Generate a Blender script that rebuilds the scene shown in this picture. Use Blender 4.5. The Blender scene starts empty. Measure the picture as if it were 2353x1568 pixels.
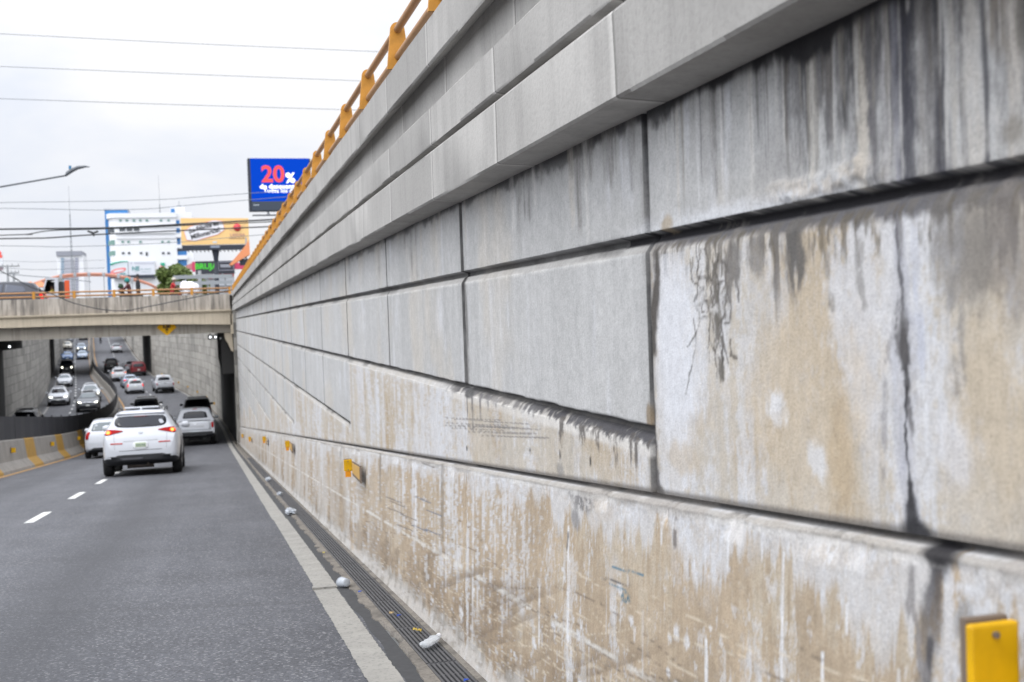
import bpy, bmesh, math, random
import numpy as np
from mathutils import Vector, Matrix
from mathutils.bvhtree import BVHTree
random.seed(7)
R = math.radians
scene = bpy.context.scene
COL = scene.collection

# ------------------------------------------------------------------ survey
# camera at the origin, +Y along the right-hand wall, Z up; (x, y) below are
# pixels of a 2353 x 1568 view of the photograph
FPX, PCX, PCY = 2615.0, 1176.5, 784.0
YAW, PITCH, ROLL = R(14.8953), R(1.37377), R(1.95)
def _axes():
    f = Vector((math.sin(YAW)*math.cos(PITCH), math.cos(YAW)*math.cos(PITCH), -math.sin(PITCH)))
    r = Vector((math.cos(YAW), -math.sin(YAW), 0)); u = r.cross(f)
    c, s = math.cos(ROLL), math.sin(ROLL)
    return c*r - s*u, s*r + c*u, f
AR, AU, AF = _axes()
def ray(x, y): return AF + AR*((x-PCX)/FPX) - AU*((y-PCY)/FPX)
def on_x(x, y, X): d = ray(x, y); return d*(X/d.x)
def on_y(x, y, Y): d = ray(x, y); return d*(Y/d.y)
PROF = [(-20, .32), (0, -1.3), (30, -3.72), (55, -5.72), (70, -6.5), (85, -6.88), (105, -7.0), (135, -6.85), (170, -6.2),
        (210, -5.0), (250, -3.6), (300, -1.7), (350, .1), (400, .78), (440, .78), (900, .78)]
PATH = [(-20, 0), (60, 0), (75, -.12), (86, -.5), (101, -1.35), (114, -2.7), (125, -4.0), (140, -6.0), (160, -8.7), (190, -11.6),
        (204, -13.1), (253, -17.7), (282, -20.4), (400, -31), (900, -76)]
LEFTW = [(-20, -13.2), (60, -13.2), (80, -13.35), (100, -14.15), (130, -17.0), (163, -20.6), (200, -24.2), (300, -33.2), (400, -42.5), (900, -88)]
LEFTD = [(-20, -9.9), (60, -9.9), (85, -10.3), (103, -11.5), (119, -12.9), (149, -16), (188, -20.2), (267, -28.6), (400, -41), (900, -87)]
def lut(tab):
    a = np.array(tab, float); ys = np.arange(-20, 900, 2.0)
    v = np.interp(ys, a[:, 0], a[:, 1]); k = np.ones(7)/7
    w = np.convolve(np.pad(v, 3, mode='edge'), k, 'valid'); w[:6] = v[:6]
    return lambda y: np.interp(y, ys, w)
zroad, cpath, leftw, leftd = lut(PROF), lut(PATH), lut(LEFTW), lut(LEFTD)
RSL = 0.0807
def zr(y): return float(zroad(y))
def ground(x, y):
    d = ray(x, y); t = 2.0
    while t < 700:
        p = d*t
        if p.z < zr(p.y): break
        t += .05 + t*.0008
    return d*t
def heading(y, left=False):
    g = leftd if left else cpath
    return math.atan2(-(float(g(y+4))-float(g(y-4))), 8.0)
def grade(y): return math.atan2(zr(y+3)-zr(y-3), 6.0)

# ------------------------------------------------------------------ materials
def new_mat(name):
    m = bpy.data.materials.new(name); m.use_nodes = True
    nt = m.node_tree; b = nt.nodes['Principled BSDF']
    return m, nt, b
def N(nt, t, **kw):
    n = nt.nodes.new(t)
    for k, v in kw.items():
        if k in n.inputs: n.inputs[k].default_value = v
        else: setattr(n, k, v)
    return n
def L(nt, a, b): nt.links.new(a, b)
def noise_val(nt, scale, detail=4, rough=.55, vec=None, dist=0):
    n = N(nt, 'ShaderNodeTexNoise'); n.inputs['Scale'].default_value = scale
    n.inputs['Detail'].default_value = detail; n.inputs['Roughness'].default_value = rough; n.inputs['Distortion'].default_value = dist
    if vec is not None: L(nt, vec, n.inputs['Vector'])
    return n.outputs['Fac']
def ramp(nt, fac, stops):
    r = N(nt, 'ShaderNodeValToRGB'); e = r.color_ramp.elements
    while len(e) < len(stops): e.new(.5)
    for i, (p, c) in enumerate(stops):
        e[i].position = p; e[i].color = (c, c, c, 1) if isinstance(c, (int, float)) else (*c, 1)
    L(nt, fac, r.inputs['Fac']); return r.outputs['Color']
def mix(nt, fac, a, b, mode='MIX'):
    n = N(nt, 'ShaderNodeMix', data_type='RGBA', blend_type=mode)
    for s, v in ((n.inputs[0], fac), (n.inputs[6], a), (n.inputs[7], b)):
        if hasattr(v, 'is_linked') or isinstance(v, bpy.types.NodeSocket): L(nt, v, s)
        elif isinstance(v, (int, float)): s.default_value = v
        else: s.default_value = (*v, 1)
    return n.outputs[2]
def objvec(nt, scale=(1, 1, 1), src='Object'):
    tc = N(nt, 'ShaderNodeTexCoord'); mp = N(nt, 'ShaderNodeMapping'); mp.inputs['Scale'].default_value = scale
    L(nt, tc.outputs[src], mp.inputs['Vector']); return mp.outputs['Vector']
def posvec(nt, scale=(1, 1, 1)):
    g = N(nt, 'ShaderNodeNewGeometry'); mp = N(nt, 'ShaderNodeMapping'); mp.inputs['Scale'].default_value = scale
    L(nt, g.outputs['Position'], mp.inputs['Vector']); return mp.outputs['Vector']
def bump(nt, b, h, strength=.3, dist=.01):
    n = N(nt, 'ShaderNodeBump'); n.inputs['Strength'].default_value = strength; n.inputs['Distance'].default_value = dist
    L(nt, h, n.inputs['Height']); L(nt, n.outputs['Normal'], b.inputs['Normal'])
def plain(name, col, rough=.6, metal=0, coat=0, var=.08, vscale=6, spec=.5, emit=0, ecol=None):
    m, nt, b = new_mat(name)
    f = noise_val(nt, vscale, 3, vec=objvec(nt))
    c = mix(nt, f, tuple(min(1, v*(1-var)) for v in col), tuple(min(1, v*(1+var)) for v in col))
    L(nt, c, b.inputs['Base Color'])
    b.inputs['Roughness'].default_value = rough; b.inputs['Metallic'].default_value = metal
    b.inputs['Specular IOR Level'].default_value = spec
    if coat: b.inputs['Coat Weight'].default_value = coat; b.inputs['Coat Roughness'].default_value = .06
    if emit:
        b.inputs['Emission Color'].default_value = (*(ecol or col), 1); b.inputs['Emission Strength'].default_value = emit
    return m
M = {}
def mat(key, *a, **k):
    if key not in M: M[key] = plain(key, *a, **k)
    return M[key]

def concrete(name, base, dark, streak=.5, speck=.25, seg=0, tan=None, lo=.47, hi=.75):
    m, nt, b = new_mat(name)
    v1 = posvec(nt, (1, 1, 1)); vs = posvec(nt, (2.2, 2.2, .12)); vf = posvec(nt, (1, 1, 1))
    n1 = noise_val(nt, 1.3, 6, .65, v1); n2 = noise_val(nt, 3.2, 5, .65, vs); n3 = noise_val(nt, 60, 3, .6, vf)
    c = mix(nt, ramp(nt, n1, [(.3, 0), (.7, 1)]), tuple(x*.80 for x in base), base)
    c = mix(nt, ramp(nt, n2, [(lo, 0), (hi, streak)]), c, dark)
    if tan: c = mix(nt, ramp(nt, noise_val(nt, 1.7, 5, .6, posvec(nt, (1.2, 1.2, .5))), [(.45, 0), (.65, .8)]), c, tan)
    c = mix(nt, ramp(nt, n3, [(.35, speck), (.5, 0)]), c, tuple(x*.45 for x in base))
    if seg:
        g = N(nt, 'ShaderNodeNewGeometry'); sx = N(nt, 'ShaderNodeSeparateXYZ'); L(nt, g.outputs['Position'], sx.inputs[0])
        a = N(nt, 'ShaderNodeMath', operation='SUBTRACT'); L(nt, sx.outputs['Y'], a.inputs[0]); a.inputs[1].default_value = .33
        d = N(nt, 'ShaderNodeMath', operation='DIVIDE'); L(nt, a.outputs[0], d.inputs[0]); d.inputs[1].default_value = seg
        fl = N(nt, 'ShaderNodeMath', operation='FLOOR'); L(nt, d.outputs[0], fl.inputs[0])
        w = N(nt, 'ShaderNodeTexWhiteNoise', noise_dimensions='1D'); L(nt, fl.outputs[0], w.inputs['W'])
        c = mix(nt, 1.0, c, ramp(nt, w.outputs['Value'], [(0, .84), (1, 1.04)]), 'MULTIPLY')
        fr = N(nt, 'ShaderNodeMath', operation='FRACT'); L(nt, d.outputs[0], fr.inputs[0])
        c = mix(nt, ramp(nt, fr.outputs[0], [(0, .75), (.012, .6), (.03, 0), (1, 0)]), c, tuple(min(1, x*1.3) for x in base))
        c = mix(nt, ramp(nt, fr.outputs[0], [(0, 0), (.985, 0), (.99, .7), (1, .8)]), c, tuple(x*.4 for x in base))
    L(nt, c, b.inputs['Base Color']); b.inputs['Roughness'].default_value = .88; b.inputs['Specular IOR Level'].default_value = .25
    h = N(nt, 'ShaderNodeMath', operation='ADD'); L(nt, n3, h.inputs[0]); L(nt, noise_val(nt, 14, 4, .6, v1), h.inputs[1])
    bump(nt, b, h.outputs[0], .25, .006)
    return m

# ------------------------------------------------------------------ mesh helpers
class MB:
    def __init__(s): s.v, s.f, s.mi = [], [], []
    def add(s, vs, fs, mi=0):
        o = len(s.v); s.v += [tuple(p) for p in vs]
        for f in fs: s.f.append([i+o for i in f]); s.mi.append(mi)
    def box(s, a, b, mi=0, M4=None):
        (x0, y0, z0), (x1, y1, z1) = a, b
        v = [Vector(p) for p in ((x0,y0,z0),(x1,y0,z0),(x1,y1,z0),(x0,y1,z0),(x0,y0,z1),(x1,y0,z1),(x1,y1,z1),(x0,y1,z1))]
        if M4 is not None: v = [M4 @ p for p in v]
        s.add(v, [(0,3,2,1),(4,5,6,7),(0,1,5,4),(1,2,6,5),(2,3,7,6),(3,0,4,7)], mi)
    def cyl(s, p, q, r0, r1=None, n=10, mi=0, cap=True):
        p, q = Vector(p), Vector(q); r1 = r0 if r1 is None else r1
        d = (q-p).normalized(); a = d.orthogonal().normalized(); b = d.cross(a)
        vs = []
        for c, r in ((p, r0), (q, r1)):
            for i in range(n):
                t = 2*math.pi*i/n; vs.append(c + a*math.cos(t)*r + b*math.sin(t)*r)
        fs = [(i, (i+1) % n, n+(i+1) % n, n+i) for i in range(n)]
        if cap: fs += [tuple(range(n-1, -1, -1)), tuple(range(n, 2*n))]
        s.add(vs, fs, mi)
    def tube(s, pts, r, n=8, mi=0):
        pts = [Vector(p) for p in pts]; vs = []; ref = None
        for i, p in enumerate(pts):
            d = (pts[min(i+1, len(pts)-1)] - pts[max(i-1, 0)]).normalized()
            a = (ref - d*ref.dot(d)).normalized() if ref is not None and (ref - d*ref.dot(d)).length > 1e-4 else d.orthogonal().normalized()
            ref = a; b = d.cross(a); rr = r[i] if isinstance(r, (list, tuple)) else r
            for k in range(n):
                t = 2*math.pi*k/n; vs.append(p + a*math.cos(t)*rr + b*math.sin(t)*rr)
        fs = []
        for i in range(len(pts)-1):
            for k in range(n): fs.append((i*n+k, i*n+(k+1) % n, (i+1)*n+(k+1) % n, (i+1)*n+k))
        m = len(pts)-1
        fs += [tuple(range(n-1, -1, -1)), tuple(m*n+k for k in range(n))]
        s.add(vs, fs, mi)
    def lathe(s, prof, axis='z', n=16, c=(0, 0, 0), mi=0):
        vs = []; c = Vector(c)
        for (r, h) in prof:
            for k in range(n):
                t = 2*math.pi*k/n; x, y = r*math.cos(t), r*math.sin(t)
                vs.append(c + (Vector((x, y, h)) if axis == 'z' else Vector((h, x, y)) if axis == 'x' else Vector((y, h, x))))
        fs = []
        for i in range(len(prof)-1):
            for k in range(n): fs.append((i*n+k, i*n+(k+1) % n, (i+1)*n+(k+1) % n, (i+1)*n+k))
        s.add(vs, fs, mi)
    def prism(s, poly, d0, d1, plane='xz', mi=0):
        f = {'xz': lambda a, b, d: (a, d, b), 'yz': lambda a, b, d: (d, a, b), 'xy': lambda a, b, d: (a, b, d)}[plane]
        n = len(poly); vs = [f(a, b, d0) for a, b in poly] + [f(a, b, d1) for a, b in poly]
        fs = [(i, (i+1) % n, n+(i+1) % n, n+i) for i in range(n)] + [tuple(range(n-1, -1, -1)), tuple(range(n, 2*n))]
        s.add(vs, fs, mi)
    def mesh(s, name, mats, smooth=False):
        me = bpy.data.meshes.new(name); me.from_pydata(s.v, [], s.f); me.update()
        for m in (mats if isinstance(mats, (list, tuple)) else [mats]): me.materials.append(m)
        if any(s.mi): me.polygons.foreach_set('material_index', s.mi)
        bm = bmesh.new(); bm.from_mesh(me); bmesh.ops.recalc_face_normals(bm, faces=bm.faces); bm.to_mesh(me); bm.free()
        if smooth: me.polygons.foreach_set('use_smooth', [True]*len(me.polygons))
        return me
    def build(s, name, mats, parent=None, smooth=False):
        return link(name, s.mesh(name, mats, smooth), parent)
def link(name, me, parent=None):
    o = bpy.data.objects.new(name, me); COL.objects.link(o)
    if parent is not None: o.parent = parent
    return o
def tag(o, label=None, cat=None, group=None, kind=None):
    for k, v in (('label', label), ('category', cat), ('group', group), ('kind', kind)):
        if v: o[k] = v
    return o
def empty(name, label, cat, loc=(0, 0, 0), rot=(0, 0, 0), group=None):
    o = bpy.data.objects.new(name, None); COL.objects.link(o); o.location = loc; o.rotation_euler = rot
    o.empty_display_size = .2
    return tag(o, label, cat, group)
def copy_tree(o, parent=None):
    c = o.copy(); COL.objects.link(c); c.parent = parent
    for ch in list(o.children): copy_tree(ch, c)
    return c
def smooth_angle(o, ang=35):
    me = o.data
    me.polygons.foreach_set('use_smooth', [True]*len(me.polygons))
    bm = bmesh.new(); bm.from_mesh(me); lim = R(ang)
    for e in bm.edges:
        if len(e.link_faces) == 2 and e.calc_face_angle(0) > lim: e.smooth = False
    bm.to_mesh(me); bm.free()
    return o
def text_mesh(body, size, bold=0.0, extrude=.01, align='CENTER', shear=0, sx=1):
    cu = bpy.data.curves.new('lettering', 'FONT'); cu.body = body; cu.size = size; cu.offset = bold; cu.extrude = extrude
    cu.align_x = align; cu.align_y = 'CENTER'; cu.shear = shear; cu.resolution_u = 3
    t = bpy.data.objects.new('lettering', cu); COL.objects.link(t)
    bpy.context.view_layer.update()
    me = bpy.data.meshes.new_from_object(t.evaluated_get(bpy.context.evaluated_depsgraph_get()))
    bpy.data.objects.remove(t)
    if sx != 1: me.transform(Matrix.Diagonal((sx, 1, 1, 1)))
    return me
def put_text(name, body, size, m, parent, loc, rot=(R(90), 0, 0), **k):
    me = text_mesh(body, size, **k); me.materials.clear(); me.materials.append(m)
    o = link(name, me, parent); o.location = loc; o.rotation_euler = rot
    return o

# ------------------------------------------------------------------ numpy noise
def _h(ix, iy, s):
    v = np.sin(ix*127.1 + iy*311.7 + s*74.7)*43758.5453
    return v - np.floor(v)
def vnoise(x, y, s=0):
    ix, iy = np.floor(x), np.floor(y); fx, fy = x-ix, y-iy
    fx = fx*fx*(3-2*fx); fy = fy*fy*(3-2*fy)
    a, b, c, d = _h(ix, iy, s), _h(ix+1, iy, s), _h(ix, iy+1, s), _h(ix+1, iy+1, s)
    return a + (b-a)*fx + (c-a)*fy + (a-b-c+d)*fx*fy
def fbm(x, y, s=0, o=4, g=.55):
    t = 0; amp = 1; tot = 0
    for i in range(o):
        t = t + amp*vnoise(x*2**i, y*2**i, s+i*3.7); tot += amp; amp *= g
    return t/tot
def sst(a, b, x):
    t = np.clip((x-a)/(b-a), 0, 1); return t*t*(3-2*t)
# ------------------------------------------------------------------ camera, sky, sun
cam = bpy.data.cameras.new('camera'); co = bpy.data.objects.new('camera', cam); COL.objects.link(co)
cam.sensor_width = 36; cam.lens = FPX/2353*36; cam.clip_start = .05; cam.clip_end = 5000
co.matrix_world = Matrix(((AR.x, AU.x, -AF.x, 0), (AR.y, AU.y, -AF.y, 0), (AR.z, AU.z, -AF.z, 0), (0, 0, 0, 1)))
cam.dof.use_dof = True; cam.dof.focus_distance = 5.2; cam.dof.aperture_fstop = 4.0; cam.dof.aperture_blades = 9
scene.camera = co
SUN_EL, SUN_AZ = R(58), R(235)
w = bpy.data.worlds.new('World'); scene.world = w; w.use_nodes = True
nt = w.node_tree; bg = nt.nodes['Background']; bg.inputs['Strength'].default_value = .1
sky = N(nt, 'ShaderNodeTexSky'); sky.sky_type = 'NISHITA'; sky.sun_disc = False
sky.sun_elevation = SUN_EL; sky.sun_rotation = SUN_AZ; sky.dust_density = 3
tc = N(nt, 'ShaderNodeTexCoord'); sx = N(nt, 'ShaderNodeSeparateXYZ'); L(nt, tc.outputs['Generated'], sx.inputs[0])
mp = N(nt, 'ShaderNodeMapping'); mp.inputs['Scale'].default_value = (1, 1, 2.2); L(nt, tc.outputs['Generated'], mp.inputs['Vector'])
n1 = noise_val(nt, 3.4, 6, .52, mp.outputs['Vector'], .25)
cl = mix(nt, ramp(nt, n1, [(.40, 0), (.58, 1)]), (8.7, 9.15, 10.1), (10.3, 10.35, 10.6))
el = N(nt, 'ShaderNodeMath', operation='MULTIPLY_ADD'); L(nt, sx.outputs['Z'], el.inputs[0]); el.inputs[1].default_value = 1.0; el.inputs[2].default_value = 0
lift = ramp(nt, el.outputs[0], [(0, .352), (.14, .372), (.34, .42), (.55, .84), (1, .84)])
sc3 = N(nt, 'ShaderNodeVectorMath', operation='SCALE'); L(nt, cl, sc3.inputs[0]); sc3.inputs['Scale'].default_value = 2.62
dt = N(nt, 'ShaderNodeVectorMath', operation='DOT_PRODUCT'); L(nt, tc.outputs['Generated'], dt.inputs[0]); dt.inputs[1].default_value = (math.sin(SUN_AZ)*.9, math.cos(SUN_AZ)*.9, .35)
glow = ramp(nt, dt.outputs['Value'], [(0, 0), (.15, .06), (.6, .26), (1, .40)])      # sky glow added behind the camera to brighten faces turned towards it
lift = mix(nt, 1.0, lift, glow, 'ADD')
cov = mix(nt, 1.0, sc3.outputs[0], lift, 'MULTIPLY')
fin = mix(nt, .96, sky.outputs['Color'], cov)
L(nt, fin, bg.inputs['Color'])
sd = bpy.data.lights.new('sun', 'SUN'); so = bpy.data.objects.new('sun', sd); COL.objects.link(so)
sd.energy = 1.0; sd.angle = R(25); sd.color = (1, .97, .93)
dv = Vector((math.sin(SUN_AZ)*math.cos(SUN_EL), math.cos(SUN_AZ)*math.cos(SUN_EL), math.sin(SUN_EL)))
so.rotation_euler = dv.to_track_quat('Z', 'Y').to_euler(); so.location = (-20, -20, 60)
scene.view_settings.view_transform = 'Standard'; scene.view_settings.look = 'None'
scene.view_settings.exposure = 0; scene.view_settings.gamma = 1
scene.cycles.use_denoising = True; scene.cycles.denoising_prefilter = 'ACCURATE'; scene.cycles.denoising_input_passes = 'RGB_ALBEDO_NORMAL'
scene.cycles.max_bounces = 6; scene.cycles.diffuse_bounces = 4; scene.cycles.glossy_bounces = 3; scene.cycles.transmission_bounces = 4
scene.cycles.transparent_max_bounces = 6; scene.cycles.sample_clamp_indirect = 8
# ------------------------------------------------------------------ the retaining wall on the right
XW, XB = 1.25, 1.19
Y0, Y1 = -1.5, 54.6
JS, JD = 3.115, 2.51
LV = [.205, -.362, -.98, -1.6, -2.2, -2.8, -3.4, -4.0]
def gz(y): return -.285 - .0835*y
wall = empty('retaining_wall', 'weathered grey concrete retaining wall with panel joints and black stains along the right lane', 'wall', (0, 0, 0))

def columns():
    ys = [Y0]
    while ys[-1] < Y1:
        y = ys[-1]; ys.append(y + min(.16, max(.0035, (1.15 if y < 4.2 else 1.8)*max(.9, y)**2/1523)))
    for k in range(-1, 21):
        j = JS + JD*k
        ys += [j + d for d in (-.05, -.035, -.028, -.02, -.012, 0, .012, .02, .028, .035, .05)]
    ys = np.array(sorted(ys)); ys = ys[(ys >= Y0) & (ys <= Y1)]
    keep = np.concatenate(([True], np.diff(ys) > .0018)); return ys[keep]
YC = columns()

def streak(Y, Z, yc, zt, zb, wd, s=0, wob=.6, taper=1.0):
    t = (zt-Z)/(zt-zb)
    c = yc + wd*wob*2*(fbm(Z*9, Z*0+s*3.1, s, 3)-.5)
    ww = wd*(1-taper*np.clip(t, 0, 1)**1.6)*(.55+.9*fbm(Z*14, Y*10, s+5, 2))
    return sst(1.15, .2, np.abs(Y-c)/np.maximum(ww, 1e-4))*(t > 0)*sst(1.0, .8, t)*(.45+.55*sst(.32, .55, fbm(Y*70, Z*12, s+9, 4, .62)))
def blob(Y, Z, yc, zc, ry, rz, s=0, edge=.7, f=22):
    d = np.sqrt(((Y-yc)/ry)**2 + ((Z-zc)/rz)**2) + edge*(fbm(Y*f, Z*f*.7, s, 6, .66)-.5)
    return sst(1.1, .45, d)
def pline(Y, Z, pts, wd, s=0, f=30):
    d = np.full(Y.shape, 9.0)
    for (a, b), (c, e) in zip(pts[:-1], pts[1:]):
        vx, vy = c-a, e-b; l2 = vx*vx+vy*vy+1e-9
        t = np.clip(((Y-a)*vx+(Z-b)*vy)/l2, 0, 1)
        d = np.minimum(d, np.hypot(Y-a-t*vx, Z-b-t*vy))
    d = d + wd*1.3*(fbm(Y*f, Z*f, s, 5, .66)-.5)
    return sst(1.15, .3, d/wd)
class Painter:
    """adds stains to the colour grid C of a wall face, working only on the columns and rows each stain covers"""
    def __init__(s, Y, Z, C, zs=None): s.Y, s.Z, s.C, s.zs = Y, Z, C, zs
    def on(s, col, op, y0, y1, fn, z0=None, z1=None):
        i0, i1 = np.searchsorted(YC, [y0, y1])
        k0, k1 = 0, s.Y.shape[1]
        if s.zs is not None and z0 is not None:
            k0 = int(np.searchsorted(-s.zs, -z1)); k1 = int(np.searchsorted(-s.zs, -z0))+1
        if i1 <= i0 or k1 <= k0: return
        q = (slice(i0, i1), slice(k0, k1))
        s.C[q] = lay(s.C[q], col, op*fn(s.Y[q], s.Z[q]))
    def streak(s, col, op, yc, zt, zb, wd, seed=0, wob=.6, taper=1.0, x=None):
        s.on(col, op, yc-3*wd, yc+3*wd, lambda Y, Z: streak(Y, Z, yc, zt, zb, wd, seed, wob, taper)*(x(Y, Z) if x else 1), zb-.01, zt+.01)
    def blob(s, col, op, yc, zc, ry, rz, seed=0, edge=.7, f=22, x=None):
        k = 1.1+edge*.5
        s.on(col, op, yc-ry*k, yc+ry*k, lambda Y, Z: blob(Y, Z, yc, zc, ry, rz, seed, edge, f)*(x(Y, Z) if x else 1), zc-rz*k, zc+rz*k)
    def pline(s, col, op, pts, wd, seed=0, f=30, x=None):
        ys = [p[0] for p in pts]; zs = [p[1] for p in pts]; k = 2*wd
        s.on(col, op, min(ys)-k, max(ys)+k, lambda Y, Z: pline(Y, Z, pts, wd, seed, f)*(x(Y, Z) if x else 1), min(zs)-k, max(zs)+k)
def W(x, y): p = on_x(x, y, XW); return (p.y, p.z)
def WB(x, y): p = on_x(x, y, XB); return (p.y, p.z)
def lay(c, col, m): m = np.clip(m, 0, 1)[..., None]; return c*(1-m) + np.array(col)*m

GREY = (.455, .455, .45); TAN = (.465, .40, .315); MUD = (.31, .245, .175); WHITE = (.575, .585, .61); DARK = (.022, .021, .024)
SLATE = (.30, .305, .345); BROWN = (.15, .12, .085)

def wall_mesh(name, Y, Z, X, C, keep, m):
    ny, nz = Y.shape
    idx = np.arange(ny*nz).reshape(ny, nz)
    q = np.stack([idx[:-1, :-1], idx[1:, :-1], idx[1:, 1:], idx[:-1, 1:]], -1)[keep].reshape(-1, 4)
    me = bpy.data.meshes.new(name)
    co = np.stack([X, Y, Z], -1).reshape(-1, 3).astype(np.float32)
    me.vertices.add(len(co)); me.vertices.foreach_set('co', co.ravel())
    me.loops.add(q.size); me.loops.foreach_set('vertex_index', q.ravel().astype(np.int32))
    me.polygons.add(len(q)); me.polygons.foreach_set('loop_start', np.arange(0, q.size, 4, dtype=np.int32))
    me.update(calc_edges=True)
    at = me.attributes.new('tone', 'FLOAT_COLOR', 'POINT')
    rgba = np.concatenate([C.reshape(-1, 3), np.ones((len(co), 1))], 1).astype(np.float32)
    at.data.foreach_set('color', rgba.ravel())
    me.polygons.foreach_set('use_smooth', np.ones(len(q), bool)); me.materials.append(m)
    return me

def weathered_mat():
    m, nt, b = new_mat('weathered_concrete')
    a = N(nt, 'ShaderNodeAttribute', attribute_name='tone')
    v = posvec(nt, (1, 1, 1)); vs = posvec(nt, (1, 30, 5))
    f1 = noise_val(nt, 26, 5, .65, v); f2 = noise_val(nt, 150, 3, .6, v); f3 = noise_val(nt, 3, 4, .6, vs)
    c = mix(nt, 1, a.outputs['Color'], ramp(nt, f1, [(.25, .88), (.75, 1.12)]), 'MULTIPLY')
    c = mix(nt, 1, c, ramp(nt, f2, [(.3, .84), (.55, 1.06)]), 'MULTIPLY')
    c = mix(nt, 1, c, ramp(nt, f3, [(.3, .95), (.7, 1.05)]), 'MULTIPLY')
    L(nt, c, b.inputs['Base Color']); b.inputs['Roughness'].default_value = .86; b.inputs['Specular IOR Level'].default_value = .3
    h = N(nt, 'ShaderNodeMath', operation='ADD'); L(nt, f1, h.inputs[0]); L(nt, f2, h.inputs[1])
    bump(nt, b, h.outputs[0], .35, .004)
    return m
M['wall'] = weathered_mat()

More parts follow.
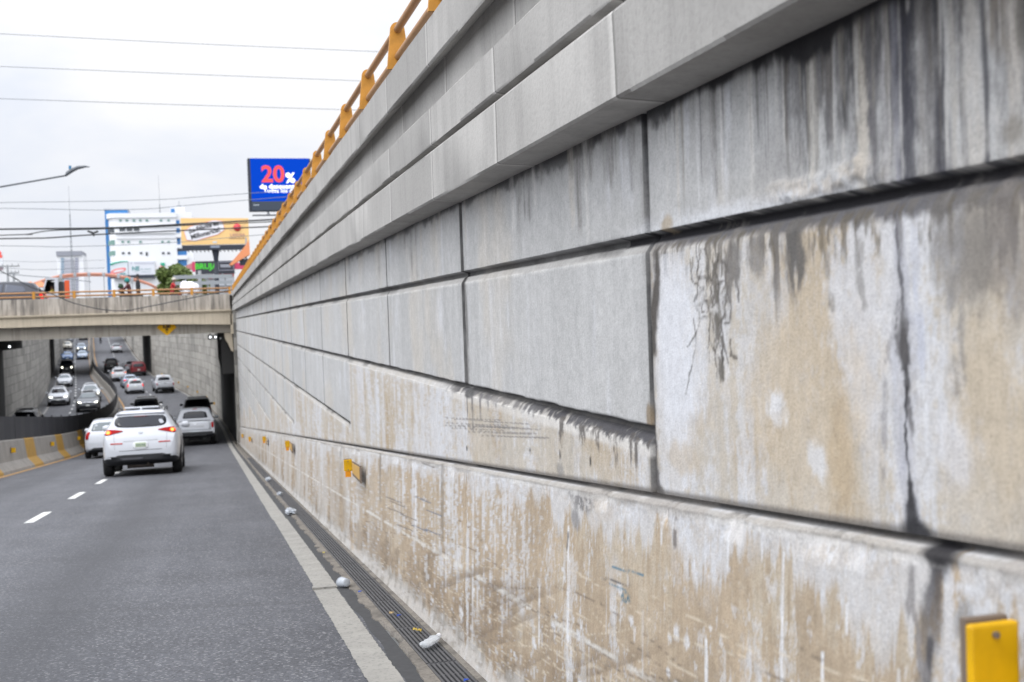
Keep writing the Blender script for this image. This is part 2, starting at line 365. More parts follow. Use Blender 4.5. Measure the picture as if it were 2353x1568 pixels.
def build_upper():
    zs = np.concatenate([np.arange(.585, -.55, -.0058), np.arange(-.55, -1.4, -.009), np.arange(-1.4, -5.0, -.03)])
    for l in LV: zs = np.concatenate([zs, l + np.array([-.058, -.05, -.042, -.03, -.024, -.017, -.008, 0, .008, .017, .024, .03])])
    zs = np.unique(np.round(zs, 4))[::-1]; zs = zs[(zs <= .585)]; zs = zs[np.concatenate(([True], -np.diff(zs) > .0025))]
    Yr, Zr = np.meshgrid(YC, zs, indexing='ij')
    G = gz(Yr) + .006; Z = np.maximum(Zr, G); Y = Yr
    keep = ~((Zr[:-1, :-1] < G[:-1, :-1]) & (Zr[1:, :-1] < G[1:, :-1]))
    step = np.clip(np.floor((Y-JS)/(3*JD)).astype(int)+1, 0, len(LV)-1)
    lev = np.array(LV)[step]
    X = np.full(Y.shape, XW); C = np.empty(Y.shape+(3,)); C[:] = GREY
    # ---- panels: tone of each, faint vertical runs
    kcol = np.floor((Y-JS)/JD); krow = np.digitize(-Z, [-v for v in LV])
    tone = .93 + .12*_h(kcol, krow, 3)
    C *= tone[..., None]
    run = fbm(Y*11, Z*.8, 11, 6, .62); C *= (.86 + .27*run)[..., None]
    C *= (.93 + .14*fbm(Y*5, Z*4, 10, 6, .65))[..., None]
    C *= (.95 + .1*fbm(Y*1.3, Z*1.5, 12, 4))[..., None]
    C = lay(C, WHITE, .6*sst(.58, .76, fbm(Y*16, Z*1.6, 13, 4))*sst(.35, .6, fbm(Y*1.5, Z*2, 14, 3)))
    C = lay(C, (.50, .465, .41), .6*sst(.48, .72, fbm(Y*2.0, Z*1.2, 15, 4)))
    insitu = (Z < lev)
    rag = fbm(Y*3, Z*2.2, 21, 5); runs = fbm(Y*22, Z*1.4, 22, 4); runs2 = fbm(Y*7, Z*.55, 23, 4)
    big = fbm(Y*1.9, Z*1.5, 21, 6, .62); rn = fbm(Y*13, Z*1.0, 22, 6, .62); fine = fbm(Y*75, Z*48, 23, 4, .7)
    base = np.empty_like(C); base[:] = (.475, .435, .375)
    base *= (.90 + .20*fbm(Y*2.6, Z*2.4, 24, 6, .62))[..., None]
    base = lay(base, (.43, .36, .27), .9*sst(.43, .58, .6*fbm(Y*2.3, Z*1.7, 20, 6, .62)+.25*rn+.15*fine))
    base = lay(base, (.37, .28, .175), .6*sst(.51, .64, .6*fbm(Y*3.6, Z*2.2, 26, 6, .62)+.2*rn+.2*fine))
    base = lay(base, WHITE, .8*sst(.47, .60, .45*big+.35*rn+.2*fine))
    base = lay(base, WHITE, .6*sst(.53, .63, .7*fbm(Y*6, Z*.5, 27, 5, .6)+.3*fine))
    base = lay(base, (.33, .29, .235), .35*sst(.56, .68, .5*fbm(Y*9, Z*3, 28, 5, .62)+.5*fine))
    runs = rn
    below = lev - Z
    base = lay(base, (.60, .59, .57), .6*sst(.05+.05*runs, .02, below)*(below > 0)*(Y > JS))  # ledge under the panels painted pale, as if catching the sky
    for s in range(0, 7):
        j = JS + 3*JD*s
        base = lay(base, WHITE, .8*sst(.045+.02*s, .02, np.abs(Y-j-.05*(1+s)))*sst(.3, .45, fbm(Y*12, Z*3, 31+s, 3)))
    C = np.where(insitu[..., None], base, C)
    X = np.where(insitu & (Y > JS), XW-.005, X)
    X = np.where(insitu & (Y <= JS), XW-.004, X)
    # ---- grooves: level l runs from Y of its step onward
    for k, l in enumerate(LV):
        ok = (Y > (JS + 3*JD*(k-1) if k else -9))
        wv = .005*(fbm(Y*6, Y*0+k, 40+k, 3)-.5)
        d = Z-l-wv
        wide = np.interp(Y, [2, 8, 20, 50], [1, 1, 1.2, 1.5])
        dd = d/wide
        g = sst(-.014, -.008, dd)*sst(.015, .010, dd)*ok
        slope = np.clip((dd+.042)/.030, 0, 1)*(dd < -.011)*ok
        X = X + .034*g + .020*slope
        C = lay(C, (.045, .042, .039), .92*sst(-.018, -.010, dd)*sst(.02, .012, dd)*ok*(.65+.35*fbm(Y*5, Z*8, 50+k, 4)))  # shadow inside the groove painted near black
        C = lay(C, (.27, .255, .235), .65*(slope > .02)*(.55+.45*fbm(Y*9, Z*20, 48+k, 5, .65)))
        lip = sst(-.056, -.046, dd)*sst(-.034, -.042, dd)*ok*(Y > JS if k else 1)
        C = lay(C, (.60, .585, .56), .45*lip*sst(.3, .6, fbm(Y*7, Y*0, 45+k, 4)))  # skylight on the ledge put into the lip colour
        gr = sst(.56, .70, fbm(Y*1.9, Y*0+k*7, 60+k, 4))
        C = lay(C, (.05, .048, .047), .7*gr*sst(-.045, -.02, dd)*sst(.03, .012, dd)*ok*(.5+.5*fbm(Y*30, Z*30, 47+k, 4)))
    A = Painter(Y, Z, C, zs)
    for k in range(-1, 21):
        j = JS + JD*k
        lo = LV[int(np.clip(math.floor((j-.1-JS)/(3*JD))+1, 0, 7))] if k > 0 else (gz(j) if k == 0 else LV[0])
        strong = {0: 1, 1: 1, 2: .8, 3: .9, -1: .4}.get(k, .45+.5*random.random())
        hw = {0: .021, 1: .03}.get(k, .017)*(1+.05*max(j-5, 0))
        i0, i1 = np.searchsorted(YC, [j-3*hw, j+3*hw])
        q = slice(i0, i1); Yq, Zq = Y[q], Z[q]
        d = np.abs(Yq-j-.005*(fbm(Zq*8, Zq*0, 70+k, 2)-.5))
        g = sst(hw*.8, hw*.55, d)*(Zq > lo)
        X[q] = X[q] + .022*g*strong
        g = sst(hw*1.35, hw*.9, d)*(Zq > lo)
        C[q] = lay(C[q], (.032, .031, .030), g*strong*(.62+.38*fbm(Zq*9, Yq*3, 80+k, 4)))
        C[q] = lay(C[q], DARK, .9*strong*sst(hw*.75, hw*.4, d+.008*(fbm(Zq*30, Yq*30, 88+k, 4)-.5))*(Zq > lo))
        C[q] = lay(C[q], (.2, .195, .19), .5*strong*sst(3*hw, hw, d)*(Zq > lo)*sst(.45, .62, fbm(Zq*6, Yq*14, 84+k, 5, .62)))
    P = W
    # ---- grime on the ledge of the top groove, thickening towards the camera
    def near(col, op, fn, y0=.6, y1=3.35, z0=-.45, z1=.59): A.on(col, op, y0, y1, fn, z0, z1)
    nz_ = lambda Y, Z: fbm(Y*26, Z*26, 90, 6, .68)-.5
    thk = lambda Y: np.interp(Y, [-2, 1.4, 2.2, 3.0, 3.3], [.062, .056, .045, .03, 0])
    d0 = lambda Z: Z-LV[0]
    near((.085, .083, .09), .93, lambda Y, Z: sst(-thk(Y)-.014, -thk(Y)+.012, d0(Z)+.04*nz_(Y, Z))*sst(.012, -.004, d0(Z)+.012*nz_(Y, Z))*(Y < 3.2), z0=.05, z1=.25)
    near(DARK, 1, lambda Y, Z: sst(-.020, -.011, d0(Z))*sst(.024, .010, d0(Z)+.03*nz_(Y, Z)), z0=.1, z1=.3)
    def drips(Y, Z):
        ln = .05+.36*sst(.40, .75, fbm(Y*7, Z*0, 92, 3))*np.interp(Y, [1.2, 1.7, 2.6, 3.1], [.6, 1.1, 1, .3])
        t = (-d0(Z)-.03)/ln
        return sst(.42, .60, fbm(Y*30, Z*4.5, 91, 6, .64) - .20*t + .22*nz_(Y, Z))*sst(1.05, .25, t)*(t > -.2)*(Y < 3.08)*(d0(Z) < -.02)
    near((.115, .107, .10), .85, drips)
    near((.10, .085, .062), .7, lambda Y, Z: sst(.5, .62, fbm(Y*55, Z*11, 93, 4)-.22*(-d0(Z)-.03)/.12)*sst(-.02, -.03, d0(Z))*sst(-.17, -.08, d0(Z))*(Y < 3.0))
    # crazing below the groove
    cr = [[(1603, 560), (1608, 640), (1600, 690), (1612, 735), (1604, 770), (1590, 850), (1580, 905)],
          [(1622, 575), (1630, 640), (1622, 690), (1640, 740), (1645, 790), (1650, 865)], [(1640, 585), (1652, 650), (1660, 720), (1662, 800), (1665, 870)],
          [(1608, 640), (1630, 640), (1652, 655), (1690, 640)], [(1600, 690), (1622, 660)], [(1612, 735), (1640, 720), (1660, 735)], [(1604, 700), (1640, 690)],
          [(1660, 600), (1700, 640), (1700, 690)]]
    dr = lambda Y, Z: sst(.42, .55, fbm(Y*34, Z*8, 94, 4))
    # pale wash right of the joint at JS, warm field in the middle of the bay
    lim = lambda Y, Z: (Y < JS-.02)*(Z < LV[0]-.05)
    A.blob((.62, .635, .67), .85, *P(1560, 800), .20, .34, 125, .6, 9, lim)
    A.blob(TAN, .6, *P(1570, 1050), .14, .05, 126, 1.1)
    A.blob((.50, .425, .325), .6, *P(1850, 960), .36, .24, 127, 1.7, 6, lambda Y, Z: Y < 2.95)
    A.blob((.64, .645, .66), .85, *P(1790, 930), .055, .045, 128, 1.5, 26)
    A.blob((.60, .61, .63), .7, *P(1880, 1060), .05, .05, 129, 1.6, 26)
    A.blob((.42, .32, .20), .45, *P(1935, 1060), .06, .14, 130, 1.3, 14)
    A.blob((.47, .38, .26), .5, *P(2280, 930), .12, .25, 131, 1.5, 8)
    A.blob((.60, .60, .62), .6, *P(2200, 1040), .08, .09, 119, 1.6, 12)
    rw_ = random.Random(5)
    def wig(pts, a=.007):
        o = []
        for (y0, z0), (y1, z1) in zip(pts[:-1], pts[1:]):
            for k in range(5): t = k/5; o.append((y0+(y1-y0)*t+rw_.uniform(-a, a), z0+(z1-z0)*t+rw_.uniform(-a, a)*.6))
        return o+[pts[-1]]
    for i, c in enumerate(cr): A.pline((.075, .067, .06), .8, wig([P(*q) for q in c]), .0062 if i else .0045, 100+i, 40, lambda Y, Z: .45+.55*sst(.36, .5, fbm(Y*30, Z*30, 113, 4)))
    for i in range(26):
        x = 1590+95*rw_.random(); y = 560+230*rw_.random(); q = [(x, y), (x+rw_.uniform(-12, 12), y+rw_.uniform(20, 60)), (x+rw_.uniform(-20, 20), y+rw_.uniform(40, 90))]
        A.pline((.08, .07, .06), .8, wig([P(*v) for v in q], .004), rw_.uniform(.002, .006), 170+i, 50)
    A.blob((.14, .13, .115), .7, *P(1650, 640), .08, .16, 114, 1.6, 30, lambda Y, Z: sst(.46, .58, fbm(Y*60, Z*22, 112, 5, .66)))
    A.pline((.12, .11, .095), .85, [P(*q) for q in [(1645, 590), (1650, 700), (1655, 800), (1662, 870)]], .018, 120, x=lambda Y, Z: sst(.36, .5, fbm(Y*40, Z*20, 118, 3)))
    A.blob((.11, .105, .10), .9, *P(1830, 590), .06, .10, 121, 1.2, x=dr)
    A.blob((.16, .15, .14), .85, *P(1690, 630), .06, .11, 122, 1.3, x=dr)
    A.blob((.17, .16, .15), .75, *P(1740, 580), .07, .06, 117, 1.3, x=dr)
    A.blob((.15, .14, .13), .75, *P(2250, 560), .10, .12, 123, 1.0)
    A.blob((.2, .18, .165), .6, *P(2330, 560), .06, .14, 124, 1.0)
    A.blob((.2, .19, .18), .6, *P(2180, 560), .06, .10, 116, 1.2)
    # dark rag at the joint
    A.pline((.07, .062, .055), .95, [P(1512, 575), P(1514, 640), P(1506, 720), P(1503, 800)], .032, 132, 18, lambda Y, Z: (Y < JS+.012)*(Z < LV[0]))
    A.pline((.06, .055, .055), .85, [P(1504, 930), P(1507, 1000), P(1510, 1060), P(1515, 1130)], .022, 133, 20)
    A.blob((.22, .165, .1), .8, *P(1492, 960), .03, .05, 134, .8, x=lambda Y, Z: Y > JS)
    # the long wet streak
    zt_ = lambda Y, Z: sst(LV[0]-.04, LV[0]-.07, Z)*(.5+.5*sst(.4, .56, fbm(Y*34, Z*10, 202, 6, .66)))
    for i, (x, y, ry, rz) in enumerate([(2072, 540, .022, .07), (2070, 640, .03, .09), (2078, 740, .042, .10), (2086, 830, .052, .11), (2088, 930, .048, .10), (2084, 1020, .034, .09), (2092, 1110, .03, .08), (2100, 1190, .03, .06)]):
        A.blob((.36, .365, .41), .5, *P(x, y), ry, rz, 180+i, 1.5, 18, zt_)
    A.blob((.47, .49, .56), .8, *P(2108, 600), .016, .16, 190, 1.4, 20, zt_)
    A.blob((.45, .47, .54), .7, *P(2122, 800), .014, .10, 191, 1.4, 20)
    A.blob((.45, .46, .50), .6, *P(2060, 860), .016, .10, 192, 1.4, 20)
    A.pline((.24, .23, .24), .6, wig([P(2050, 740), P(2040, 900), P(2035, 1050), P(2030, 1180)], .006), .012, 141, 26, lambda Y, Z: sst(.42, .56, fbm(Y*60, Z*30, 115, 4)))
    A.pline((.09, .088, .095), .9, wig([P(2064, 450), P(2068, 560), P(2074, 640), P(2086, 720)], .004), .009, 137, 40, lambda Y, Z: .4+.6*sst(.36, .52, fbm(Y*50, Z*14, 193, 4)))
    A.blob((.035, .034, .037), .95, *P(2083, 800), .017, .05, 138, 1.3, 50)
    A.blob((.05, .048, .05), .9, *P(2090, 880), .013, .045, 194, 1.4, 50)
    A.blob((.10, .095, .095), .8, *P(2078, 770), .026, .07, 195, 1.8, 60)
    A.pline(DARK, .9, wig([P(2088, 890), P(2085, 960), P(2086, 1010), P(2092, 1080), P(2096, 1150)], .003), .0055, 139, 40)
    A.blob((.12, .115, .115), .8, *P(2096, 960), .012, .04, 196, 1.5, 60)
    A.pline((.04, .039, .043), .95, wig([P(2095, 1110), P(2099, 1160)], .003), .012, 140, 40); A.pline((.04, .039, .043), .97, [P(2099, 1160), P(2103, 1226)], .026, 197, 30)
    for i, (a, b_) in enumerate([((2190, 650), (2200, 900)), ((2205, 700), (2215, 860)), ((1975, 560), (1985, 700)), ((1905, 590), (1915, 700))]):
        A.pline((.22, .21, .2), .65, [P(*a), P(*b_)], .018, 142+i, 40, lambda Y, Z: sst(.42, .58, fbm(Y*40, Z*24, 146+i, 4)))
    # ---- the soaked top course near the camera
    tp = lambda Y, Z: Z > LV[0]+.012
    soak = lambda Y: np.interp(Y, [1, 2.05, 2.25, 2.5], [1, 1, .6, 0])
    near((.16, .155, .155), .75, lambda Y, Z: soak(Y)*sst(.38, .60, .75*fbm(Y*12, Z*1.3, 160, 6, .64)+.25*fbm(Y*50, Z*22, 166, 5, .66)+.10*(Z-.4)/.2)*tp(Y, Z), y1=2.7, z0=.2)
    near((.045, .043, .048), .8, lambda Y, Z: soak(Y)*sst(.47, .65, .75*fbm(Y*15, Z*1.1, 162, 6, .64)+.25*fbm(Y*60, Z*26, 167, 5, .66)+.14*(Z-.38)/.2)*tp(Y, Z), y1=2.7, z0=.2)
    near((.50, .485, .46), .75, lambda Y, Z: soak(Y)*sst(.56, .70, .7*fbm(Y*14, Z*1.0, 168, 6, .64)+.3*fbm(Y*60, Z*30, 169, 5, .66)-.10*(Z-.36)/.2)*tp(Y, Z), y1=2.7, z0=.2)
    A.blob((.33, .325, .32), .6, *P(1770, 390), .13, .13, 198, 1.3, 8, tp)
    A.blob((.36, .355, .35), .5, *P(1620, 330), .12, .10, 199, 1.3, 8, tp)
    for (x, wd, dep, col) in [(1552, .012, 1.1, (.50, .48, .45)), (1600, .02, 1.0, (.54, .54, .54)), (1640, .014, .9, (.20, .195, .19)), (1655, .012, 1.1, (.56, .55, .54)), (1722, .018, 1.2, (.54, .53, .51)), (1800, .008, .7, (.5, .49, .47)),
                              (1865, .02, 1.2, (.48, .46, .42)), (1905, .018, .75, (.18, .17, .165)), (1940, .035, .72, (.045, .043, .045)), (1978, .022, 1.2, (.43, .40, .35)), (2005, .03, 1.15, (.15, .145, .15)), (2036, .016, 1.2, (.42, .41, .41)),
                              (2060, .02, 1.2, (.27, .27, .30)), (2085, .045, 1.25, (.05, .05, .064)), (2115, .018, 1.2, (.26, .25, .24)), (2140, .03, 1.2, (.12, .115, .115)), (2165, .03, 1.2, (.04, .04, .052)), (2190, .012, 1.2, (.42, .40, .37)),
                              (2212, .014, 1.1, (.06, .056, .06)), (2240, .032, 1.25, (.46, .44, .41)), (2266, .012, 1.2, (.06, .06, .07)), (2300, .04, .6, (.23, .205, .175)), (2328, .022, 1.2, (.47, .44, .40)), (2350, .02, .6, (.17, .16, .14))]:
        A.streak(col, .86, P(x, 200)[0], .60, .60-.40*dep, wd, x, .45, .2, tp)
    A.blob((.52, .485, .43), .75, *P(1985, 320), .022, .12, 200, 1.8, 60, tp)
    A.blob((.20, .185, .16), .7, *P(2330, 300), .05, .03, 201, 1.4, 20, tp)
    for i in range(70):
        yc = 1.05 + 2.0*random.random(); wd = .003+.012*random.random(); dep = .2+.9*random.random()
        col = random.choice([(.08, .08, .085), (.12, .11, .10), (.48, .47, .45), (.55, .54, .52), (.24, .225, .2), (.05, .05, .055)])
        A.streak(col, .75 if yc < 2.3 else .45, yc, .60, .60-.38*dep, wd, 200+i, .5, .5, tp)
    crest = lambda Y: np.interp(Y, [1, 2.3, 2.9, 3.3, 6, 12, 30, 50], [1, 1, .9, .7, .55, .5, .4, .3])
    A.on(DARK, .97, -2, 60, lambda Y, Z: sst(.43, .62, fbm(Y*5, Z*3, 150, 6, .64)+.30*(Z-.535)/.05)*sst(.40, .50, Z)*crest(Y), .38, .59)
    A.on(DARK, .9, -2, 60, lambda Y, Z: sst(.535, .57, Z+.03*(fbm(Y*9, Z*4, 151, 3)-.5))*crest(Y), .48, .59)
    # efflorescence crust over the top groove
    cz = lambda Y: LV[0]+.03+.035*fbm(Y*8, Y*0, 152, 3)
    crust = lambda Y, Z: sst(.030, .010, np.abs(Z-cz(Y))+.03*nz_(Y, Z))*sst(1.85, 2.0, Y)*sst(2.5, 2.2, Y)
    near((.60, .61, .63), .85, lambda Y, Z: sst(.07, .02, d0(Z)+.07*nz_(Y, Z))*(d0(Z) > .018)*sst(1.9, 2.2, Y)*sst(3.4, 2.9, Y), z0=.2, z1=.34)
    near((.50, .45, .385), .6, lambda Y, Z: crust(Y, Z)*sst(.35, .55, fbm(Y*30, Z*26, 164, 5, .66)), z0=.2, z1=.35)
    i0, i1 = np.searchsorted(YC, [1.7, 2.65]); X[i0:i1] -= .016*crust(Y[i0:i1], Z[i0:i1])*fbm(Y[i0:i1]*40, Z[i0:i1]*40, 165, 4)
    A.blob((.34, .27, .18), .75, *P(1530, 515), .05, .03, 153, 1.0)
    # runs further along the top course
    for i in range(90):
        yc = 3.2 + 36*random.random()**1.7; wd = .01+.035*random.random()*(1+yc/12); dep = .25+.8*random.random()
        col = random.choice([(.14, .135, .13), (.20, .19, .18), (.58, .57, .55), (.5, .465, .41), (.25, .24, .23)])
        A.streak(col, .6, yc, .60, .60-.40*dep, wd, 300+i, .3, .5, tp)
    # ---- second groove: grime, lip painted bright as if skylit, drips
    d1 = lambda Z: Z-LV[1]
    lm = lambda Y: np.interp(Y, [3.1, 3.15, 4.3, 5.0, 5.8, 6.3], [0, 1, .95, .5, .95, 0])
    A.on((.62, .60, .57), .85, 3.1, 6.4, lambda Y, Z: lm(Y)*sst(-.085, -.065, d1(Z))*sst(-.03, -.045, d1(Z)+.02*nz_(Y, Z)), -.47, -.36)
    A.on((.05, .049, .056), .95, 3.1, 6.4, lambda Y, Z: lm(Y)*sst(-.050, -.032, d1(Z)+.05*nz_(Y, Z))*sst(.0, -.012, d1(Z))*sst(.36, .46, fbm(Y*30, Z*12, 154, 3)+.15*(Y < 3.9)), -.45, -.34)
    def drip1(Y, Z):
        t1 = (-d1(Z)-.05)/(.06+.12*fbm(Y*9, Y*0, 155, 2))
        return sst(.47, .62, fbm(Y*20, Z*5, 156, 6, .68)-.12*t1)*sst(1, .3, t1)*(t1 > -.2)
    A.on((.085, .076, .07), .85, 3.12, 4.1, drip1, -.62, -.38)
    for (x, y0_, y1_, wd) in [(1086, 905, 1000, .04), (1075, 905, 965, .025), (1104, 905, 975, .03), (1122, 910, 955, .025), (1140, 915, 945, .025)]:
        a = P(x, y0_); b_ = P(x, y1_); A.streak((.13, .125, .13), .9, a[0], a[1], b_[1], wd, x, .2, .9)
    A.blob((.07, .07, .07), .9, *P(1078, 905), .12, .03, 157, .6)
    A.blob((.08, .08, .08), .85, *P(1072, 628), .10, .02, 158, .6)
    A.pline((.12, .115, .11), .75, [P(1066, 640), P(1072, 720), P(1076, 880)], .03, 159, 10)
    for (x, y, w_, h_) in [(1075, 1030, .02, .02), (1290, 1045, .012, .03), (1140, 1015, .012, .03), (1182, 1000, .012, .02), (1220, 1035, .012, .02), (1360, 1060, .01, .03)]:
        A.blob((.06, .055, .05), .9, *P(x, y), w_, h_*.8, x, .8)
    for i in range(14):
        x = 1080+110*random.random(); y = 960+50*random.random()
        A.pline((.2, .19, .18), .7, [P(x-60, y-2), P(x, y+1), P(x+30+60*random.random(), y+4)], .003, 400+i, 40)
    A.blob((.22, .22, .22), .6, *P(1290, 1080), .05, .03, 160, .7)
    # ---- foot of the upper wall, just over the long groove
    A.on((.13, .12, .11), .85, -2, 60, lambda Y, Z: sst(.020, .004, Z-gz(Y)-.006))
    A.blob((.03, .03, .034), .97, P(2112, 1222)[0], P(2112, 1222)[1], .06, .03, 161, .5)
    A.blob((.08, .075, .07), .85, P(1520, 1128)[0], P(1520, 1128)[1], .04, .02, 163, .5)
    return wall_mesh('upper_face', Y, Z, X, C, keep, M['wall'])

def build_lower():
    n = 160; u = np.concatenate([np.linspace(0, .09, 26)[:-1], np.linspace(.09, 1, n-25)])
    Yr = np.repeat(YC[:, None], n, 1)
    zt = gz(Yr)+.006; zb = zroad(Yr)-.06
    U = np.repeat(u[None], len(YC), 0)
    Z = zt + (zb-zt)*U; Y = Yr
    d = gz(Y) - Z; h = Z - zroad(Y)
    wv = .006*(fbm(Y*4, Y*0, 1, 3)-.5)
    # at the top a shadowed slot, then a short sloping lip out to the proud lower face
    X = XW-.004 + .022*sst(.0, .004, d+.006)*sst(.015, .009, d) - .015*sst(.010, .026, d+wv)
    X = X + (.012*(fbm(Y*16, Z*16, 60, 5, .66)-.5) + .02*sst(.60, .72, fbm(Y*7, Y*0, 61, 5, .62)))*sst(.0, .02, d)*sst(.09, .03, d)
    X = X - (XW-.019-XB)*np.clip((d-.04)/np.maximum(d+h-.04, .2), 0, 1) - .015*sst(.10, 0, h)
    C = np.empty(Y.shape+(3,)); C[:] = (.405, .325, .235)
    rag = fbm(Y*3, h*2.4, 2, 6, .62); rn = fbm(Y*14, h*1.3, 3, 6, .62); big = fbm(Y*1.3, h*1.6, 4, 5, .6); fine = fbm(Y*75, h*50, 17, 4, .7); strie = fbm(Y*60, h*5, 18, 5, .62)
    C *= (.80+.40*fbm(Y*3.2, h*3.0, 5, 6, .62))[..., None]
    C *= (.86+.28*strie)[..., None]
    C = lay(C, (.48, .43, .35), .6*sst(.50, .66, .5*rag+.3*strie+.2*fine))
    mud = sst(.62, .22, h+.4*(rag-.5))
    C = lay(C, (.27, .205, .14), .75*mud*sst(.38, .58, .7*fbm(Y*2.6+h*1.2, h*5, 6, 6, .62)+.3*fine))
    C = lay(C, (.17, .13, .09), .6*mud*sst(.48, .62, .65*fbm(Y*4.5+h*3, h*7, 7, 6, .64)+.35*fine))
    C = lay(C, (.25, .20, .15), .5*sst(.48, .62, .5*strie+.5*fine)*sst(.3, .6, big))
    # pale wash hanging from the lip
    edge = .05 + .36*(fbm(Y*7, Y*0, 8, 6, .64)-.32) + .16*(fbm(Y*40, h*3, 9, 5, .66)-.44)
    edge = edge*np.interp(Y, [1, 3, 4.5, 9, 14], [1.35, 1.0, .8, .8, 1.2])
    C = lay(C, (.53, .53, .535), .85*sst(edge+.03, edge-.015, d+.05*(fine-.5))*(.62+.38*sst(.3, .6, .6*fbm(Y*5, h*8, 10, 6, .62)+.4*fine)))
    C = lay(C, WHITE, .75*sst(.545, .64, .45*rn+.3*rag+.25*fine+.04*(1-mud))*sst(.40, .54, big))
    C = lay(C, WHITE, .55*sst(.60, .70, .4*fine+.6*fbm(Y*30, h*14, 19, 4, .66)))
    C = lay(C, (.56, .56, .565), .6*sst(.58, .68, .35*fine+.65*fbm(Y*11, h*3, 63, 5, .64)))
    far = sst(7, 14, Y)
    C = lay(C, (.51, .495, .475), .7*far*sst(.35, .6, fbm(Y*2.3, h*.5, 12, 5)))
    C = lay(C, (.40, .36, .31), .5*far*sst(.5, .62, fbm(Y*3.3, h*.6, 11, 5)))
    # pale footing
    fe = .01+.20*fbm(Y*4.5, Y*0, 13, 6, .62)
    C = lay(C, (.47, .46, .445), .75*sst(fe+.05, fe-.03, h+.16*(fbm(Y*16, h*10, 14, 6, .66)-.5)))
    C = lay(C, (.2, .18, .15), .6*sst(.52, .66, fbm(Y*9, h*9, 15, 6, .66))*sst(.25, .05, h))
    P = WB
    HL = P(1250, 1425)[1]-zr(P(1250, 1425)[0])
    C = lay(C, (.62, .61, .58), .75*sst(.016, .003, np.abs(h-HL-.012*(rag-.5)+.02*(fine-.5)))*sst(.34, .50, fbm(Y*9, Y*0, 16, 5))*sst(2.4, 3.0, Y))
    A = Painter(Y, Z, C)
    for i, (x, y0_, y1_, wd) in enumerate([(1285, 1212, 1568, .018), (1762, 1270, 1568, .011), (1640, 1245, 1330, .008), (1715, 1250, 1300, .006), (1070, 1140, 1500, .022), (943, 1105, 1240, .045),
                              (815, 1040, 1120, .07), (1600, 1470, 1568, .012), (1860, 1500, 1568, .01), (1490, 1200, 1260, .01), (1440, 1440, 1480, .015), (1910, 1390, 1470, .008), (1225, 1330, 1500, .02), (1165, 1200, 1400, .02)]):
        a, b_ = P(x, y0_), P(x, y1_ if y1_ < 1568 else 1900)
        A.streak((.66, .67, .69), .9, a[0], a[1], b_[1], wd, 500+i, .35, .25)
    for i in range(36):
        yc = 1.3+10*random.random()**1.4; z0 = gz(yc)-.12-.5*random.random(); ln = .04+.2*random.random()
        A.streak((.58, .585, .59), .6, yc, z0, z0-ln, .004+.004*yc*random.random(), 600+i, .5, .5)
    for i in range(80):
        yc = 1.3+6*random.random()**1.5; hc = .12+.6*random.random(); r = .006+.02*random.random()
        A.blob((.61, .615, .63), .85, yc, zr(yc)+hc, r*yc*.35+.004, r, 700+i, 1.4, 40)
    # long pale and dark scrapes left by vehicles
    for i in range(100):
        yc = 1.2+8*random.random()**1.4; hc = .08+.62*random.random(); ln = .25+1.1*random.random(); sl = -.10+.24*random.random(); cv = .25*(random.random()-.5)
        def f(Yq, Zq, i=i):
            q = Yq-yc; hh = Zq-zroad(Yq)
            return sst(.0032, .0012, np.abs(hh-hc-sl*q-cv*q*q))*sst(ln, ln*.6, np.abs(q))*sst(.35, .5, fbm(Yq*12, hh*9, 800+i, 2))
        A.on((.62, .55, .44) if i % 3 else (.14, .11, .085), .55, yc-ln, yc+ln, f)
    for i in range(30):
        yc = 1.5+5*random.random(); hc = .15+.35*random.random(); ln = .3+.5*random.random(); sl = .1+.3*random.random()
        def f(Yq, Zq):
            q = Yq-yc; e = Zq-zroad(Yq)-hc+sl*q
            return sst(.06, .0, e)*sst(-.001, .001, e)*sst(ln, 0, np.abs(q))
        A.on((.16, .12, .085), .45, yc-ln, yc+ln, f)
    # black streak continuing from above, smudge, blue paint scrapes
    zlo, zhi = P(2090, 1560)[1], P(2110, 1300)[1]
    A.pline((.055, .053, .06), .95, [P(2106, 1225), P(2110, 1240), P(2108, 1330), P(2100, 1420), P(2094, 1500), P(2088, 1580)], .036, 20, 14, lambda Y, Z: np.interp(Z, [zlo, zhi], [.45, 1]))
    A.pline((.07, .068, .075), .9, [P(2098, 1480), P(2092, 1600)], .012, 21, 14)
    A.pline((.22, .21, .21), .8, [P(2052, 1300), P(2050, 1400), P(2075, 1500), P(2090, 1560)], .018, 22, 16, lambda Y, Z: sst(.4, .52, fbm(Y*40, Z*30, 23, 4)))
    A.blob((.23, .225, .22), .7, *P(2180, 1440), .04, .05, 24, 1.6, x=lambda Y, Z: sst(.4, .55, fbm(Y*50, Z*40, 25, 4)))
    A.blob((.17, .165, .165), .85, *P(1312, 1150), .15, .06, 26, .9, x=lambda Y, Z: sst(.33, .55, fbm(Y*50, Z*50, 27, 5, .66)))
    A.blob((.20, .195, .195), .75, *P(1300, 1195), .06, .04, 28, .8)
    A.pline((.15, .145, .14), .8, [P(1285, 1230), P(1283, 1260)], .012, 29)
    A.pline((.12, .10, .085), .8, [P(1513, 1150), P(1520, 1200), P(1522, 1250)], .016, 30, 24, lambda Y, Z: sst(.4, .5, fbm(Y*40, Z*20, 31, 3)))
    for i, (a, b_) in enumerate([((1385, 1305), (1455, 1325)), ((1380, 1345), (1420, 1362)), ((1365, 1330), (1430, 1350))]):
        A.pline((.045, .16, .24) if i != 2 else (.09, .09, .09), .85, [P(*a), P(*b_)], .004, 32+i, 60)
    A.blob((.05, .15, .21), .85, *P(1418, 1378), .045, .022, 35, 1.6, 40, lambda Y, Z: sst(.42, .5, fbm(Y*60, Z*70, 36, 3)))
